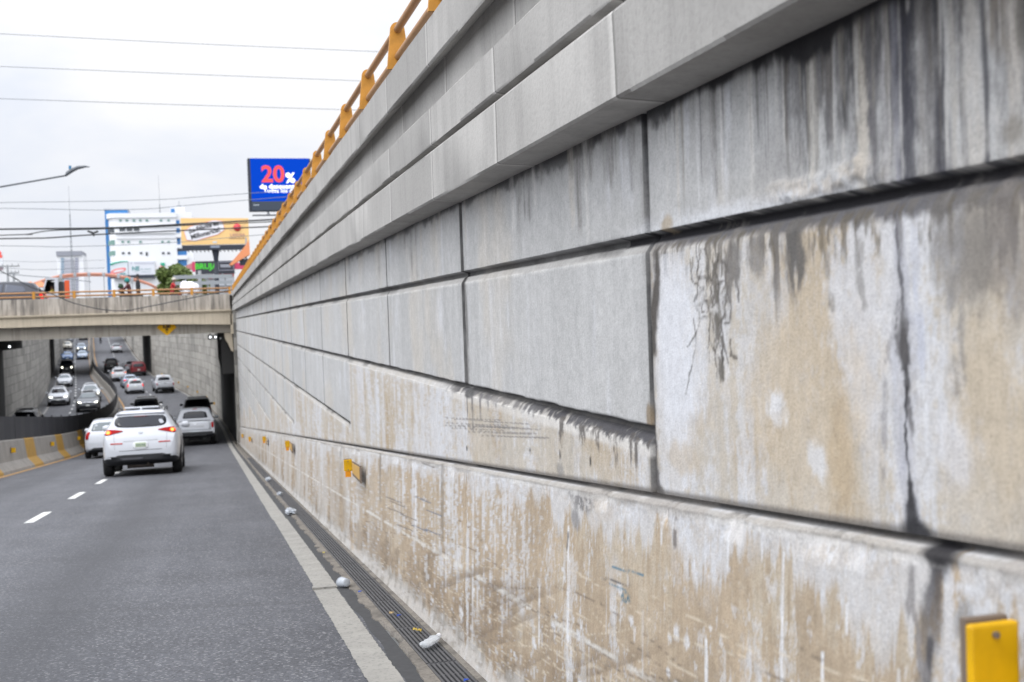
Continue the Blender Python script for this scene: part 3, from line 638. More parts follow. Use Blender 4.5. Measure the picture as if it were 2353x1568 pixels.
    for i, (x, y) in enumerate([(985, 1180), (955, 1215), (985, 1225), (960, 1150), (930, 1190), (905, 1160), (900, 1175), (925, 1215), (895, 1150)]):
        A.pline((.12, .15, .2) if i < 4 else (.16, .15, .14), .7, [P(x-18, y-8), P(x+18, y+7)], .006, 40+i, 40)
    A.pline((.12, .115, .11), .7, [P(955, 1065), P(980, 1075), P(1000, 1068)], .007, 55, 30)
    A.blob((.2, .19, .18), .6, *P(975, 1065), .25, .02, 56, 1.0)
    A.on((.09, .085, .08), .95, -2, 60, lambda Y, Z: sst(.014, .007, gz(Y)-Z))  # shadow line of the slot put into the colour
    A.on((.30, .28, .25), .75, -2, 60, lambda Y, Z: sst(.012, .018, gz(Y)-Z)*sst(.036, .026, gz(Y)-Z+.014*(fbm(Y*8, Z*8, 57, 5, .64)-.5)))
    A.on((.62, .61, .59), .55, -2, 60, lambda Y, Z: sst(.40, .52, fbm(Y*6, Y*0, 62, 5, .64))*sst(.026, .034, gz(Y)-Z)*sst(.052, .04, gz(Y)-Z+.014*(fbm(Y*8, Z*8, 58, 5, .64)-.5)))  # painted highlight along the lip below the slot
    A.on((.3, .28, .26), .6, -2, 60, lambda Y, Z: sst(.06, .03, gz(Y)-Z)*sst(.52, .64, fbm(Y*2.1, Y*0, 59, 4)))
    A.blob(DARK, .95, P(2105, 1240)[0], gz(P(2105, 1240)[0])-.02, .07, .032, 57, .4)
    for i in range(18):
        yc = 5.8+2.5*i+random.random(); A.streak((.15, .14, .125), .6, yc, gz(yc)-.02, gz(yc)-.5*random.random()-.1, .03+.004*yc, 900+i, .3, .4)
    keep = np.ones((len(YC)-1, n-1), bool)
    return wall_mesh('lower_face', Y, Z, X, A.C, keep, M['wall'])

link('upper_face', build_upper(), wall)
link('lower_face', build_lower(), wall)

# coping: two profiled bands, in lengths of 1.3 m
M['coping'] = concrete('coping_concrete', (.455, .443, .422), (.27, .262, .25), .6, .18, seg=1.31)
def sweep(name, prof, y0, y1, step, m, parent, wob=.0025):
    ys = np.arange(y0, y1+step*.5, step); vs = []; fs = []; n = len(prof)
    for i, y in enumerate(ys):
        for k, (x, z) in enumerate(prof):
            s = wob*(math.sin(y*1.9+k)+math.sin(y*5.3+2*k))
            vs.append((x+s, y, z+s*.6))
    for i in range(len(ys)-1):
        for k in range(n-1): fs.append((i*n+k, (i+1)*n+k, (i+1)*n+k+1, i*n+k+1))
    b = MB(); b.add(vs, fs); b.add([vs[k] for k in range(n)], [tuple(range(n))]); b.add([vs[-n+k] for k in range(n)], [tuple(range(n))])
    o = b.build(name, m, parent); return smooth_angle(o, 20)
CX_ = 1.10
sweep('lower_coping', [(1.30, .572), (1.245, .572), (CX_+.008, .577), (CX_, .585), (CX_, .812), (CX_+.004, .820), (CX_+.035, .824), (CX_+.035, .846), (CX_+.003, .850), (CX_, .858), (CX_, 1.028), (CX_+.012, 1.040), (1.19, 1.075), (1.30, 1.075)], -1.5, 54.6, .29, M['coping'], wall)
sweep('upper_coping', [(1.30, 1.0755), (1.188, 1.0755), (1.188, 1.288), (CX_+.004, 1.238), (CX_-.004, 1.246), (CX_-.004, 1.452), (CX_+.008, 1.464), (1.42, 1.466), (1.42, 1.0755)], -1.5, 54.6, .29, M['coping'], wall)
b = MB(); b.box((1.302, -1.5, -7), (2.2, 54.6, 1.07)); b.build('wall_core', mat('core_grey', (.3, .3, .29), .9), wall)

# ------------------------------------------------------------------ guard rail on the coping
M['rail_y'] = plain('ochre_paint', (.50, .225, .025), .55, var=.4, vscale=16)
M['rail_b'] = plain('rusty_ochre_pipe', (.36, .19, .08), .55, var=.3, vscale=7)
rail = empty('guard_rail', 'ochre yellow two pipe guard rail on flat posts along the top of the long wall', 'railing', (0, 0, 1.465))
XR = 1.145
def post_mesh():
    b = MB(); n = 10
    poly = [(-.068, 0), (.068, 0), (.042, .235)] + [(.042*math.cos(t), .235+.042*math.sin(t)) for t in [math.pi*k/n for k in range(1, n)]] + [(-.042, .235)]
    b.prism(poly, -.014, .014, 'xz')
    return b.mesh('post', M['rail_y'])
pm = post_mesh()
yk = 6.70-1.287*5
while yk < 54:
    o = link('post', pm, rail); o.location = (XR, yk, 0); yk += 1.287
for zz in (.075, .235):
    b = MB(); b.tube([(XR, y, zz) for y in np.arange(-1.5, 54.5, 4)], .0235, 12); b.build('pipe', M['rail_b'], rail, True)
# ------------------------------------------------------------------ road, markings, kerb side
def asphalt():
    m, nt, b = new_mat('asphalt')
    v = posvec(nt, (1, 1, 1)); vl = posvec(nt, (1.3, .06, 1))
    n1 = noise_val(nt, 2.2, 4, .6, vl); n2 = noise_val(nt, 220, 2, .6, v); n3 = noise_val(nt, .8, 6, .65, v); n4 = noise_val(nt, 75, 3, .7, v)
    c = mix(nt, ramp(nt, n1, [(.35, 0), (.65, 1)]), (.078, .081, .093), (.102, .105, .118))
    c = mix(nt, 1, c, ramp(nt, n3, [(.32, .76), (.68, 1.10)]), 'MULTIPLY')
    vo = N(nt, 'ShaderNodeTexVoronoi'); vo.inputs['Scale'].default_value = 78; L(nt, v, vo.inputs['Vector'])
    sp = N(nt, 'ShaderNodeSeparateColor'); L(nt, vo.outputs['Color'], sp.inputs[0])
    c = mix(nt, ramp(nt, sp.outputs[0], [(.80, 0), (.95, .6)]), c, (.30, .30, .31))
    c = mix(nt, ramp(nt, sp.outputs[1], [(.6, 0), (.9, .6)]), c, (.035, .036, .04))
    c = mix(nt, 1, c, ramp(nt, n2, [(.3, .75), (.7, 1.2)]), 'MULTIPLY')
    g = N(nt, 'ShaderNodeNewGeometry'); sx = N(nt, 'ShaderNodeSeparateXYZ'); L(nt, g.outputs['Position'], sx.inputs[0])
    # oil-dark strip down the middle of the near lane, worn lighter wheel paths, one cold joint
    wv = N(nt, 'ShaderNodeMath', operation='MULTIPLY_ADD'); L(nt, noise_val(nt, .35, 3, .5, v), wv.inputs[0]); wv.inputs[1].default_value = .7; L(nt, sx.outputs['X'], wv.inputs[2])
    for ctr, amt in ((-1.15, .62), (-4.3, .45)):
        a = N(nt, 'ShaderNodeMath', operation='SUBTRACT'); L(nt, wv.outputs[0], a.inputs[0]); a.inputs[1].default_value = ctr+.35
        ab = N(nt, 'ShaderNodeMath', operation='ABSOLUTE'); L(nt, a.outputs[0], ab.inputs[0])
        c = mix(nt, ramp(nt, ab.outputs[0], [(0, amt), (.2, amt*.7), (.62, 0)]), c, (.045, .046, .052))
    j = N(nt, 'ShaderNodeMath', operation='MULTIPLY_ADD'); L(nt, noise_val(nt, 3, 3, .5, v), j.inputs[0]); j.inputs[1].default_value = .06; L(nt, sx.outputs['Y'], j.inputs[2])
    j2 = N(nt, 'ShaderNodeMath', operation='MULTIPLY_ADD'); L(nt, sx.outputs['X'], j2.inputs[0]); j2.inputs[1].default_value = .35; L(nt, j.outputs[0], j2.inputs[2])
    j3 = N(nt, 'ShaderNodeMath', operation='SUBTRACT'); L(nt, j2.outputs[0], j3.inputs[0]); j3.inputs[1].default_value = 8.08
    c = mix(nt, ramp(nt, j3.outputs[0], [(0, 0), (.0001, .35), (.25, 0), (1, 0)]), c, (.045, .046, .05))
    L(nt, c, b.inputs['Base Color']); b.inputs['Roughness'].default_value = .72; b.inputs['Specular IOR Level'].default_value = .4
    h = N(nt, 'ShaderNodeMath', operation='ADD'); L(nt, sp.outputs[0], h.inputs[0]); L(nt, n4, h.inputs[1])
    bump(nt, b, h.outputs[0], .5, .006)
    return m
M['asphalt'] = asphalt()
def worn_paint(name, col, worn, amt=.5):
    m, nt, b = new_mat(name); v = posvec(nt)
    c = mix(nt, ramp(nt, noise_val(nt, 38, 5, .7, v), [(.52, 0), (.68, amt)]), col, worn)
    c = mix(nt, 1, c, ramp(nt, noise_val(nt, 5, 4, .6, v), [(.3, .8), (.7, 1.05)]), 'MULTIPLY')
    L(nt, c, b.inputs['Base Color']); b.inputs['Roughness'].default_value = .7
    bump(nt, b, noise_val(nt, 90, 3, .6, v), .3, .004)
    return m
M['line_w'] = worn_paint('dirty_white_line', (.31, .30, .275), (.13, .13, .125), .75)
M['dash_w'] = worn_paint('white_line', (.66, .66, .64), (.3, .3, .3), .35)
M['line_y'] = worn_paint('yellow_line', (.55, .30, .09), (.3, .22, .13), .5)
ROADY = np.unique(np.concatenate([np.arange(-12, 20, .5), np.arange(20, 440, 2.0)]))
def ribbon(name, fa, fb, ys, dz, m, parent=None, jag=0):
    b = MB(); vs = []
    for y in ys:
        a, c = float(fa(y)), float(fb(y)); z = zr(y)+dz
        ja = jag*(random.random()-.5); jb = jag*(random.random()-.5)
        vs += [(a+ja, y, z), (c+jb, y, z)]
    b.add(vs, [(2*i, 2*i+1, 2*i+3, 2*i+2) for i in range(len(ys)-1)])
    o = b.build(name, m, parent)
    if o.data.polygons and o.data.polygons[0].normal.z < 0: o.data.flip_normals()
    return o
road = tag(ribbon('road', lambda y: leftw(y)-.1, lambda y: cpath(y)+.915, ROADY, 0, M['asphalt']), kind='structure')
ny = np.concatenate([np.arange(-1, 14, .04), np.arange(14, 60, .6), np.arange(60, 430, 3)])
def edge_piece(y0, y1, dx):
    ys = np.concatenate([np.arange(y0, y1, .035 if y1 < 15 else .5), [y1]])
    return ribbon('edge_line', lambda y: cpath(y)+.672+dx, lambda y: cpath(y)+.838+dx, ys, .004, M['line_w'], road, .008)
edge_piece(-1, 8.42, -.004); edge_piece(8.45, 14.4, .012); edge_piece(14.4, 58, 0); edge_piece(58, 430, 0)
b = MB(); b.box((.662, 8.40, zr(8.4)+.002), (.835, 8.455, zr(8.4)+.02)); b.build('marker_ridge', M['line_w'], road)
dash0 = 16.85
for k in range(-3, 75):
    y = dash0 + 4.87*k
    if k < -1: continue
    ys = np.linspace(y, y+1.9, 3)
    ribbon('lane_dash', lambda q: cpath(q)-2.57, lambda q: cpath(q)-2.44, ys, .004, M['dash_w'], road)
    if y > 70: ribbon('lane_dash', lambda q: leftd(q)-.09, lambda q: leftd(q)+.05, ys, .004, M['dash_w'], road)
ribbon('centre_line', lambda y: cpath(y)-5.74, lambda y: cpath(y)-5.6, ny, .004, M['line_y'], road)
ribbon('centre_line', lambda y: cpath(y)-6.72, lambda y: cpath(y)-6.58, ny, .004, M['line_y'], road)
ribbon('edge_line', lambda y: leftw(y)+.75, lambda y: leftw(y)+.9, ny, .004, M['line_w'], road)
ribbon('gutter', lambda y: leftw(y)-.1, lambda y: leftw(y)+.55, ny, .003, mat('gutter_dark', (.07, .07, .07), .9), road)

ribbon('tar_seam', lambda y: cpath(y)+.845+.01*math.sin(y*2.1)+.008*math.sin(y*7.3), lambda y: cpath(y)+.935, np.arange(-1, 58, .08), .002, plain('tar', (.042, .043, .046), .8, var=.4, vscale=25), road)

# concrete margin and grated drain between the edge line and the wall
M['kerb'] = concrete('gutter_concrete', (.22, .20, .175), (.055, .052, .048), 1.0, .8)
M['grate'] = plain('grate_iron', (.095, .095, .10), .6, .3, var=.3, vscale=20)
M['void'] = plain('drain_void', (.012, .012, .012), .95)
ys = np.arange(-1, 58, .05); b = MB(); vs = []
for y in ys:
    e = .93 + .018*(vnoise(np.array(y*2.2), np.array(0.), 5)-.5)*2 + .045*(vnoise(np.array(y*7.0), np.array(0.), 6)-.5) + .02*(vnoise(np.array(y*19.0), np.array(0.), 8)-.5)
    if 5.9 < y < 6.8: e += .03*math.sin((y-5.9)*3.4)
    e = float(e); z = zr(y)
    vs += [(e, y, z-.02), (e+.004, y, z+.010), (.985, y, z+.014), (.985, y, z-.05), (1.145, y, z-.05), (1.145, y, z+.016), (1.21, y, z+.022)]
fs = []
for i in range(len(ys)-1):
    for k in range(6): fs.append((i*7+k, (i+1)*7+k, (i+1)*7+k+1, i*7+k+1))
b.add(vs, fs); 
drain = empty('drain_channel', 'iron grated drain channel set in a concrete strip at the foot of the long wall', 'drain', (0, 0, 0))
smooth_angle(b.build('concrete_strip', M['kerb'], drain), 40)
def grate_mesh():
    b = MB(); ln = 1.0
    for i in range(7):
        x = .990 + i*.0235; b.box((x, 0.004, -.03), (x+.0125, ln-.004, 0))
    for y in (0.0, .245, .495, .745, .985): b.box((.988, y, -.028), (1.143, y+.012, -.004))
    b.box((.986, 0, -.04), (1.144, ln, -.035), 1)
    return b.mesh('grate', [M['grate'], M['void']])
gm = grate_mesh()
for k in range(34):
    y = 2.6+k*1.004
    o = link('grate', gm, drain); o.location = (0, y, zr(y)+.010+.002*random.random()); o.rotation_euler = (-math.atan(RSL), 0, 0)
ribbon('road_shoulder', lambda y: cpath(y)+.915, lambda y: cpath(y)+1.3, np.arange(56, 430, 2.0), 0, M['kerb'], road)

# ------------------------------------------------------------------ ground at street level, in one sheet with the trench left open
STREET = .70
def ground_mesh():
    b = MB(); vs = []; ys = [-60, -20, 0, 20, 40, 56, 70, 90, 110, 130, 150, 170, 200, 250, 300, 350, 395]
    for y in ys:
        r = float(cpath(max(y, -20)))+1.45; l = float(leftw(max(y, -20)))-.35
        vs += [(-900, y, STREET), (l, y, STREET), (r, y, STREET), (900, y, STREET)]
    n = len(ys)
    fs = []
    for i in range(n-1):
        fs += [(4*i, 4*i+1, 4*i+5, 4*i+4), (4*i+2, 4*i+3, 4*i+7, 4*i+6)]
    o = len(vs); vs += [(-900, 3000, STREET), (900, 3000, STREET)]
    fs.append((4*(n-1), 4*(n-1)+1, 4*(n-1)+2, 4*(n-1)+3, o+1, o))
    b.add(vs, fs)
    m, nt, bs = new_mat('street_ground'); v = posvec(nt)
    L(nt, mix(nt, ramp(nt, noise_val(nt, .08, 5, .6, v), [(.4, 0), (.6, 1)]), (.20, .20, .19), (.12, .12, .115)), bs.inputs['Base Color']); bs.inputs['Roughness'].default_value = .9
    return b.build('ground', m)
tag(ground_mesh(), kind='structure')

# ------------------------------------------------------------------ walls beyond the first bridge
def blocks(name, base, seed=0):
    m, nt, b = new_mat(name)
    v = objvec(nt, (1, 1, 1), 'UV')
    br = N(nt, 'ShaderNodeTexBrick'); br.inputs['Scale'].default_value = 1; br.inputs['Brick Width'].default_value = 2.6; br.inputs['Row Height'].default_value = .64
    br.inputs['Mortar Size'].default_value = .03; br.inputs['Color1'].default_value = (*[x*1.25 for x in base], 1); br.inputs['Color2'].default_value = (*[x*.72 for x in base], 1); br.inputs['Mortar'].default_value = (*[x*.42 for x in base], 1)
    br.offset = .5; L(nt, v, br.inputs['Vector'])
    vs = posvec(nt, (1.3, 1.3, .16)); c = mix(nt, ramp(nt, noise_val(nt, 1.1, 5, .6, vs), [(.42, 0), (.7, .75)]), br.outputs['Color'], tuple(x*.55 for x in base))
    c = mix(nt, ramp(nt, noise_val(nt, .5, 4, .6, posvec(nt)), [(.4, 0), (.65, .5)]), c, tuple(min(1, x*1.3) for x in base))
    L(nt, c, b.inputs['Base Color']); b.inputs['Roughness'].default_value = .9
    return m
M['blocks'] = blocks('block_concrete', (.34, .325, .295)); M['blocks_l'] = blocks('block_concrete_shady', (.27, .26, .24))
def side_wall(name, fx, y0, y1, m, label, out, top=lambda y: 1.45, nofar=None):
    root = empty(name, label, 'wall', (0, 0, 0))
    ys = np.arange(y0, y1+.1, 2.0); b = MB(); vs = []; uv = []
    for y in ys:
        x = float(fx(y)); z0 = zr(y)-.15; z1 = top(y)
        vs += [(x, y, z0), (x, y, z1), (x+out*.6, y, z1), (x+out*.6, y, z0)]
    fs = []
    for i in range(len(ys)-1):
        for k in range(3): fs.append((i*4+k, (i+1)*4+k, (i+1)*4+k+1, i*4+k+1))
    n = len(ys)-1
    fs += [(0, 1, 2, 3), (4*n, 4*n+1, 4*n+2, 4*n+3)]
    b.add(vs, fs); o = b.build('wall_face', m, root)
    uvl = o.data.uv_layers.new(name='UVMap')
    for lp in o.data.loops:
        p = o.data.vertices[lp.vertex_index].co; uvl.data[lp.index].uv = (p.y, p.z)
    b = MB(); vs = []
    for y in ys:
        x = float(fx(y)); z = top(y)
        vs += [(x-out*.12, y, z-.55), (x-out*.12, y, z+.02), (x+out*.61, y, z+.02), (x, y, z-.55)]
    fs = []
    for i in range(n):
        for k in range(3): fs.append((i*4+k, (i+1)*4+k, (i+1)*4+k+1, i*4+k+1))
    b.add(vs, fs); b.build('coping', M['coping_far'], root)
    return root
M['coping_far'] = concrete('far_coping', (.38, .375, .36), (.2, .195, .18), .5, .3)
rw = lambda y: cpath(y)+1.12
side_wall('retaining_wall', rw, 54.6, 430, M['blocks'], 'pale block patterned trench wall curving left beyond the first bridge', 1, top=lambda y: min(1.3, 1.3))
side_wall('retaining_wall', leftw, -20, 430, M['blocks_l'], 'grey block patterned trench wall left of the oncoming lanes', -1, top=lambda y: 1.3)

# ------------------------------------------------------------------ median barrier with its screen
M['barrier'] = concrete('barrier_concrete', (.33, .31, .285), (.16, .15, .135), .6, .5)
M['barrier_y'] = worn_paint('barrier_yellow', (.42, .24, .04), (.22, .16, .09), .6)
def screen_mat():
    m, nt, b = new_mat('black_screen'); v = objvec(nt, (1, 1, 1), 'Generated')
    wv = N(nt, 'ShaderNodeTexWave'); wv.bands_direction = 'Z'; wv.inputs['Scale'].default_value = 7.5; wv.inputs['Distortion'].default_value = 1.0; L(nt, posvec(nt, (1, 1, 1)), wv.inputs['Vector'])
    c = mix(nt, wv.outputs['Fac'], (.012, .013, .017), (.030, .031, .038)); L(nt, c, b.inputs['Base Color']); b.inputs['Roughness'].default_value = .6
    return m
M['screen'] = screen_mat()
med = empty('median_barrier', 'concrete median barrier with yellow stripes and a black slatted screen on top', 'barrier', (0, 0, 0))
def median():
    prof = [(-5.80, 0), (-5.82, .08), (-6.03, .33), (-6.12, .95), (-6.145, .985), (-6.335, .985), (-6.36, .95), (-6.45, .33), (-6.66, .08), (-6.68, 0)]
    ys = np.unique(np.concatenate([np.arange(-15, 100, 1.0), np.arange(100, 425, 3.0), [41.0, 43.1, 48.8, 50.9, 56.6, 58.7, 33.0, 35.1, 25.0, 27.1, 64.4, 66.5]]))
    st = [(33.0, 35.1), (41.0, 43.1), (48.8, 50.9), (56.6, 58.7), (64.4, 66.5), (25.0, 27.1)]
    b = MB(); n = len(prof); vs = []
    for y in ys:
        c = float(cpath(y)); z = zr(y)
        vs += [(c+x, y, z+h) for x, h in prof]
    b.v = vs
    for i in range(len(ys)-1):
        mi = 1 if any(a-.01 <= ys[i] and ys[i+1] <= e+.01 for a, e in st) else 0
        for k in range(n-1): b.f.append([i*n+k, (i+1)*n+k, (i+1)*n+k+1, i*n+k+1]); b.mi.append(mi)
    smooth_angle(b.build('concrete_body', [M['barrier'], M['barrier_y']], med), 25)
    b = MB(); vs = []; ys = np.unique(np.concatenate([np.arange(-15, 140, 1.0), np.arange(140, 425, 3.0)]))
    for y in ys:
        c = float(cpath(y)); z = zr(y); w_ = .012*math.sin(y*3.1)
        vs += [(c-6.215+w_, y, z+.985), (c-6.215+w_, y, z+1.72), (c-6.265+w_, y, z+1.72), (c-6.265+w_, y, z+.985)]
    for i in range(len(ys)-1):
        for k in range(3): b.f.append([i*4+k, (i+1)*4+k, (i+1)*4+k+1, i*4+k+1]); b.mi.append(0)
    b.v = vs; b.build('screen', M['screen'], med)
    pb = MB(); pb.box((-.03, -.03, 0), (.03, .03, .80)); pmesh = pb.mesh('screen_post', mat('post_dark', (.05, .05, .055), .6))
    for y in np.arange(31, 130, 3.0):
        o = link('screen_post', pmesh, med); o.location = (float(cpath(y))-6.24, y, zr(y)+.985)
median()

# ------------------------------------------------------------------ reflectors
M['amber'] = plain('amber_reflector', (.68, .38, .0), .4, var=.35, vscale=14); M['orange_r'] = plain('orange_reflector', (.78, .30, .01), .4); M['bracket'] = plain('bracket_grey', (.17, .13, .10), .7)
M['plate_t'] = plain('faded_amber', (.55, .34, .10), .5, var=.2)
def reflector(name, label, x, y, z, group):
    r = empty(name, label, 'reflector', (x, y, z), group=group)
    b = MB(); P8 = [(-.004, -.57, -.074), (-.014, -.57, -.074), (-.004, -.57, .073), (-.014, -.57, .073), (-.004, -.012, -.078), (-.014, -.012, -.078), (-.004, -.012, .048), (-.014, -.012, .048)]
    b.add(P8, [(0, 1, 3, 2), (4, 6, 7, 5), (0, 4, 5, 1), (2, 3, 7, 6), (1, 5, 7, 3), (0, 2, 6, 4)]); b.build('back_plate', M['bracket'], r)
    b = MB(); v = [(-.0145, -.52, -.050), (-.0145, -.52, .056), (-.0145, -.03, .036), (-.0145, -.03, -.050)]
    b.add(v+[(q[0]-.004, q[1], q[2]) for q in v], [(4, 5, 6, 7), (0, 1, 5, 4), (1, 2, 6, 5), (2, 3, 7, 6), (3, 0, 4, 7)]); b.build('side_lens', M['plate_t'], r)
    b = MB(); b.box((-.085, 0, -.04), (-.013, .016, .062)); o = b.build('front_lens', M['amber'], r)
    bv = o.modifiers.new('edge', 'BEVEL'); bv.width = .004; bv.segments = 2
    b = MB(); b.box((-.083, .0165, -.03), (-.02, .030, .067)); b.build('bracket', M['bracket'], r)
    for bz in (.047, -.028):
        b = MB(); b.cyl((-.05, -.001, bz), (-.05, -.005, bz), .005, n=8); b.build('bolt', M['bracket'], r)
    b = MB(); b.box((-.075, .002, -.092), (-.026, .012, -.041)); b.build('lower_lens', M['orange_r'], r)
    return r
p0 = on_x(2232, 1440, 1.188-.1)
rd = [('large amber box reflector at the lower right corner on the near wall', (p0.y, p0.z-.068)),
      ('amber box reflector with a tan side plate, on the lower wall beside the open road', (10.04, -1.297)),
      ('small amber reflector with its side plate, on the wall second beyond the nearest complete one', (on_x(668, 1030, 1.188).y, on_x(664, 1030, 1.13).z)),
      ('tiny amber reflector on the wall between the small plated one and the bridge', (on_x(612, 1014, 1.188).y, on_x(608, 1014, 1.13).z))]
for i, (lb, p) in enumerate(rd):
    r = reflector('wall_reflector', lb, 1.188, p[0], p[1], 'amber reflectors on the right wall')
    if i == 0: r.scale = (1.18, 1, 1.1)
for yy in (37.6, 46.9): reflector('wall_reflector', 'faint amber reflectors far down the right wall near the bridge', 1.188, yy, gz(yy)-.32, 'faint amber reflectors near the bridge')
for i, (yy, lb) in enumerate([(37.9, 'amber reflector on the median barrier left of the first complete yellow stripe'), (46.8, 'thin amber reflector on the barrier between its two yellow stripes'), (55.8, 'amber reflector on the barrier just left of the white hatchback')]):
    r = empty('barrier_reflector', lb, 'reflector', (-6.03, yy, zr(yy)+.66), group='reflectors on the median barrier'); r.scale = (.75, 1, .75)
    b = MB(); b.box((0, 0, -.10), (.16, .02, .10)); b.build('lens', M['amber'], r)
    b = MB(); b.box((-.05, .021, -.12), (.05, .05, .12)); b.build('bracket', M['bracket'], r)
for i, yy in enumerate(np.arange(92, 150, 9.0)):
    r = empty('wall_reflector', 'faded reflectors low on the curving wall beyond the bridge', 'reflector', (float(rw(yy))-.01, yy, zr(yy)+.7), group='reflectors beyond the bridge')
    b = MB(); b.box((-.14, 0, -.1), (0, .02, .1)); b.build('lens', M['plate_t'], r)

# ------------------------------------------------------------------ litter by the drain
def litter():
    m, nt, bs = new_mat('clear_plastic'); bs.inputs['Base Color'].default_value = (.82, .85, .88, 1); bs.inputs['Roughness'].default_value = .25; bs.inputs['Transmission Weight'].default_value = .55; bs.inputs['IOR'].default_value = 1.2
    M['plastic'] = m
    M['foam'] = plain('white_plastic', (.40, .43, .47), .4, var=.3, vscale=30)
    def g(x, y, X): p = ground(x, y); return p
    p = on_x(749, 1312, .905); yy = p.y
    r = empty('plastic_cup', 'white translucent plastic cup lying by the edge line next to the drain', 'cup', (.905, 8.35, zr(8.35)+.045), (R(100), R(8), R(200)))
    b = MB(); b.lathe([(.0, 0), (.027, 0), (.030, .003), (.038, .075), (.040, .09), (.037, .09), (.028, .006), (0, .006)], 'z', 20); b.build('cup_body', M['foam'], r, True)
    b = MB(); b.lathe([(.040, .088), (.0425, .088), (.0425, .093), (.040, .093)], 'z', 20); b.build('rim', M['foam'], r, True)
    r = empty('plastic_bottle', 'crushed clear plastic bottle on the drain grate', 'bottle', (1.085, 5.98, zr(5.98)+.045), (0, R(90), R(55)))
    b = MB(); b.lathe([(0, -.09), (.022, -.09), (.028, -.082), (.026, -.05), (.029, -.03), (.024, .01), (.029, .04), (.020, .07), (.011, .085), (.011, .095)], 'z', 14)
    for i, v in enumerate(b.v): b.v[i] = (v[0]*.65+.004*math.sin(v[2]*90), v[1]*1.1, v[2])
    b.build('bottle_body', M['plastic'], r, True)
    b = MB(); b.lathe([(0, .112), (.0135, .112), (.0135, .096), (0, .096)], 'z', 12); b.build('cap', mat('cap_white', (.7, .7, .72), .5), r)
    def crumple(name, label, cat, loc, s, m, seed):
        bm = bmesh.new(); bmesh.ops.create_icosphere(bm, subdivisions=3, radius=1)
        rr = random.Random(seed); ph = [rr.random()*6 for _ in range(6)]
        for v in bm.verts:
            k = 1+.28*math.sin(5*v.co.x+ph[0])*math.sin(6*v.co.y+ph[1])+.2*math.sin(9*v.co.z+ph[2]+4*v.co.x); v.co = Vector((v.co.x*s[0], v.co.y*s[1], v.co.z*s[2]))*k
        me = bpy.data.meshes.new(name); bm.to_mesh(me); bm.free(); me.materials.append(m)
        o = link(name, me); o.location = loc; return tag(o, label, cat)
    crumple('plastic_wrapper', 'crumpled white plastic wrapper on the gutter beside the edge line', 'wrapper', (.93, 14.9, zr(14.9)+.05), (.065, .10, .04), M['foam'], 3)
    crumple('plastic_wrapper', 'small pale wrapper at the foot of the wall far along the gutter', 'wrapper', (1.02, 22.9, zr(22.9)+.05), (.05, .08, .035), M['foam'], 5)
    crumple('plastic_wrapper', 'tiny pale scrap in the gutter between the wrapper and the distant scrap', 'wrapper', (1.0, 18.6, zr(18.6)+.035), (.04, .06, .03), M['foam'], 9)
    for (x, y, c, nm, lb, cat) in [(1.03, 7.02, (.45, .33, .17), 'dry_leaf', 'dry tan leaf on the grate beyond the two yellow ones', 'leaf'), (1.075, 6.42, (.42, .30, .05), 'dry_leaf', 'yellow leaf on the grate, the one farther from the wall', 'leaf'),
                           (1.095, 6.38, (.55, .40, .10), 'dry_leaf', 'yellow leaf on the grate, the one nearer the wall', 'leaf'), (.93, 10.4, (.45, .38, .12), 'dry_leaf', 'small yellow leaf in the gutter beyond the cup', 'leaf')]:
        b = MB(); n = 10; t0 = random.random()*6
        pts = [(.017*math.cos(t)*(1+.2*math.sin(3*t)),   .010*math.sin(t)) for t in [2*math.pi*k/n for k in range(n)]]
        vs = [(0, 0, .006)] + [(a*math.cos(t0)-b_*math.sin(t0), a*math.sin(t0)+b_*math.cos(t0), .010*math.sin(3*i)) for i, (a, b_) in enumerate(pts)]
        b.add(vs, [(0, 1+i, 1+(i+1) % n) for i in range(n)]); o = b.build(nm, mat(lb[:12], c, .8)); o.location = (x, y, zr(y)+.03); tag(o, lb, cat, 'leaves in the gutter')
    for (x, y, lb) in [(.945, 8.0, 'blue plastic scrap in the gutter next to the cup'), (1.05, 6.93, 'blue plastic scrap on the grate beside the tan leaf'), (1.075, 5.12, 'blue plastic scrap on the grate at the bottom edge of the view')]:
        b = MB(); b.add([(0, 0, 0), (.03, .008, .006), (.034, .02, .002), (.004, .014, .008)], [(0, 1, 2, 3)]); b.add([(0, 0, -.002), (.03, .008, .004), (.034, .02, 0), (.004, .014, .006)], [(0, 3, 2, 1)])
        o = b.build('plastic_scrap', mat('blue_scrap', (.03, .09, .45), .4)); o.location = (x, y, zr(y)+.022); tag(o, lb, 'scrap', 'blue scraps by the drain')
litter()
# ------------------------------------------------------------------ vehicles
def paint(key, col, rough=.32, metal=0.0): return mat('paint_'+key, col, rough, metal, 0.6 if max(col) > .3 else .2, .03, 2)
PAINT = {'white': paint('white', (.50, .52, .56)), 'black': paint('black', (.010, .010, .013), .4), 'graphite': paint('graphite', (.075, .08, .09), .3, .3),
         'silver': paint('silver', (.42, .44, .47), .3, .35), 'red': paint('red', (.16, .012, .018)), 'blue': paint('blue', (.05, .13, .30)), 'steel': paint('steel', (.22, .29, .40), .3, .2), 'cream': paint('cream', (.60, .56, .46))}
M['trim'] = plain('black_trim', (.014, .015, .018), .55, var=.2)
M['tyre'] = plain('tyre_rubber', (.012, .012, .013), .85, var=.3)
M['rim'] = plain('alloy_rim', (.30, .31, .33), .35, .7)
M['glass'] = plain('dark_car_glass', (.012, .014, .020), .06, spec=.45, var=.02)
M['glass_l'] = plain('pale_car_glass', (.10, .125, .14), .08, spec=.9, var=.05)
M['tail'] = plain('tail_lens', (.30, .005, .006), .4, var=.1, spec=.12)
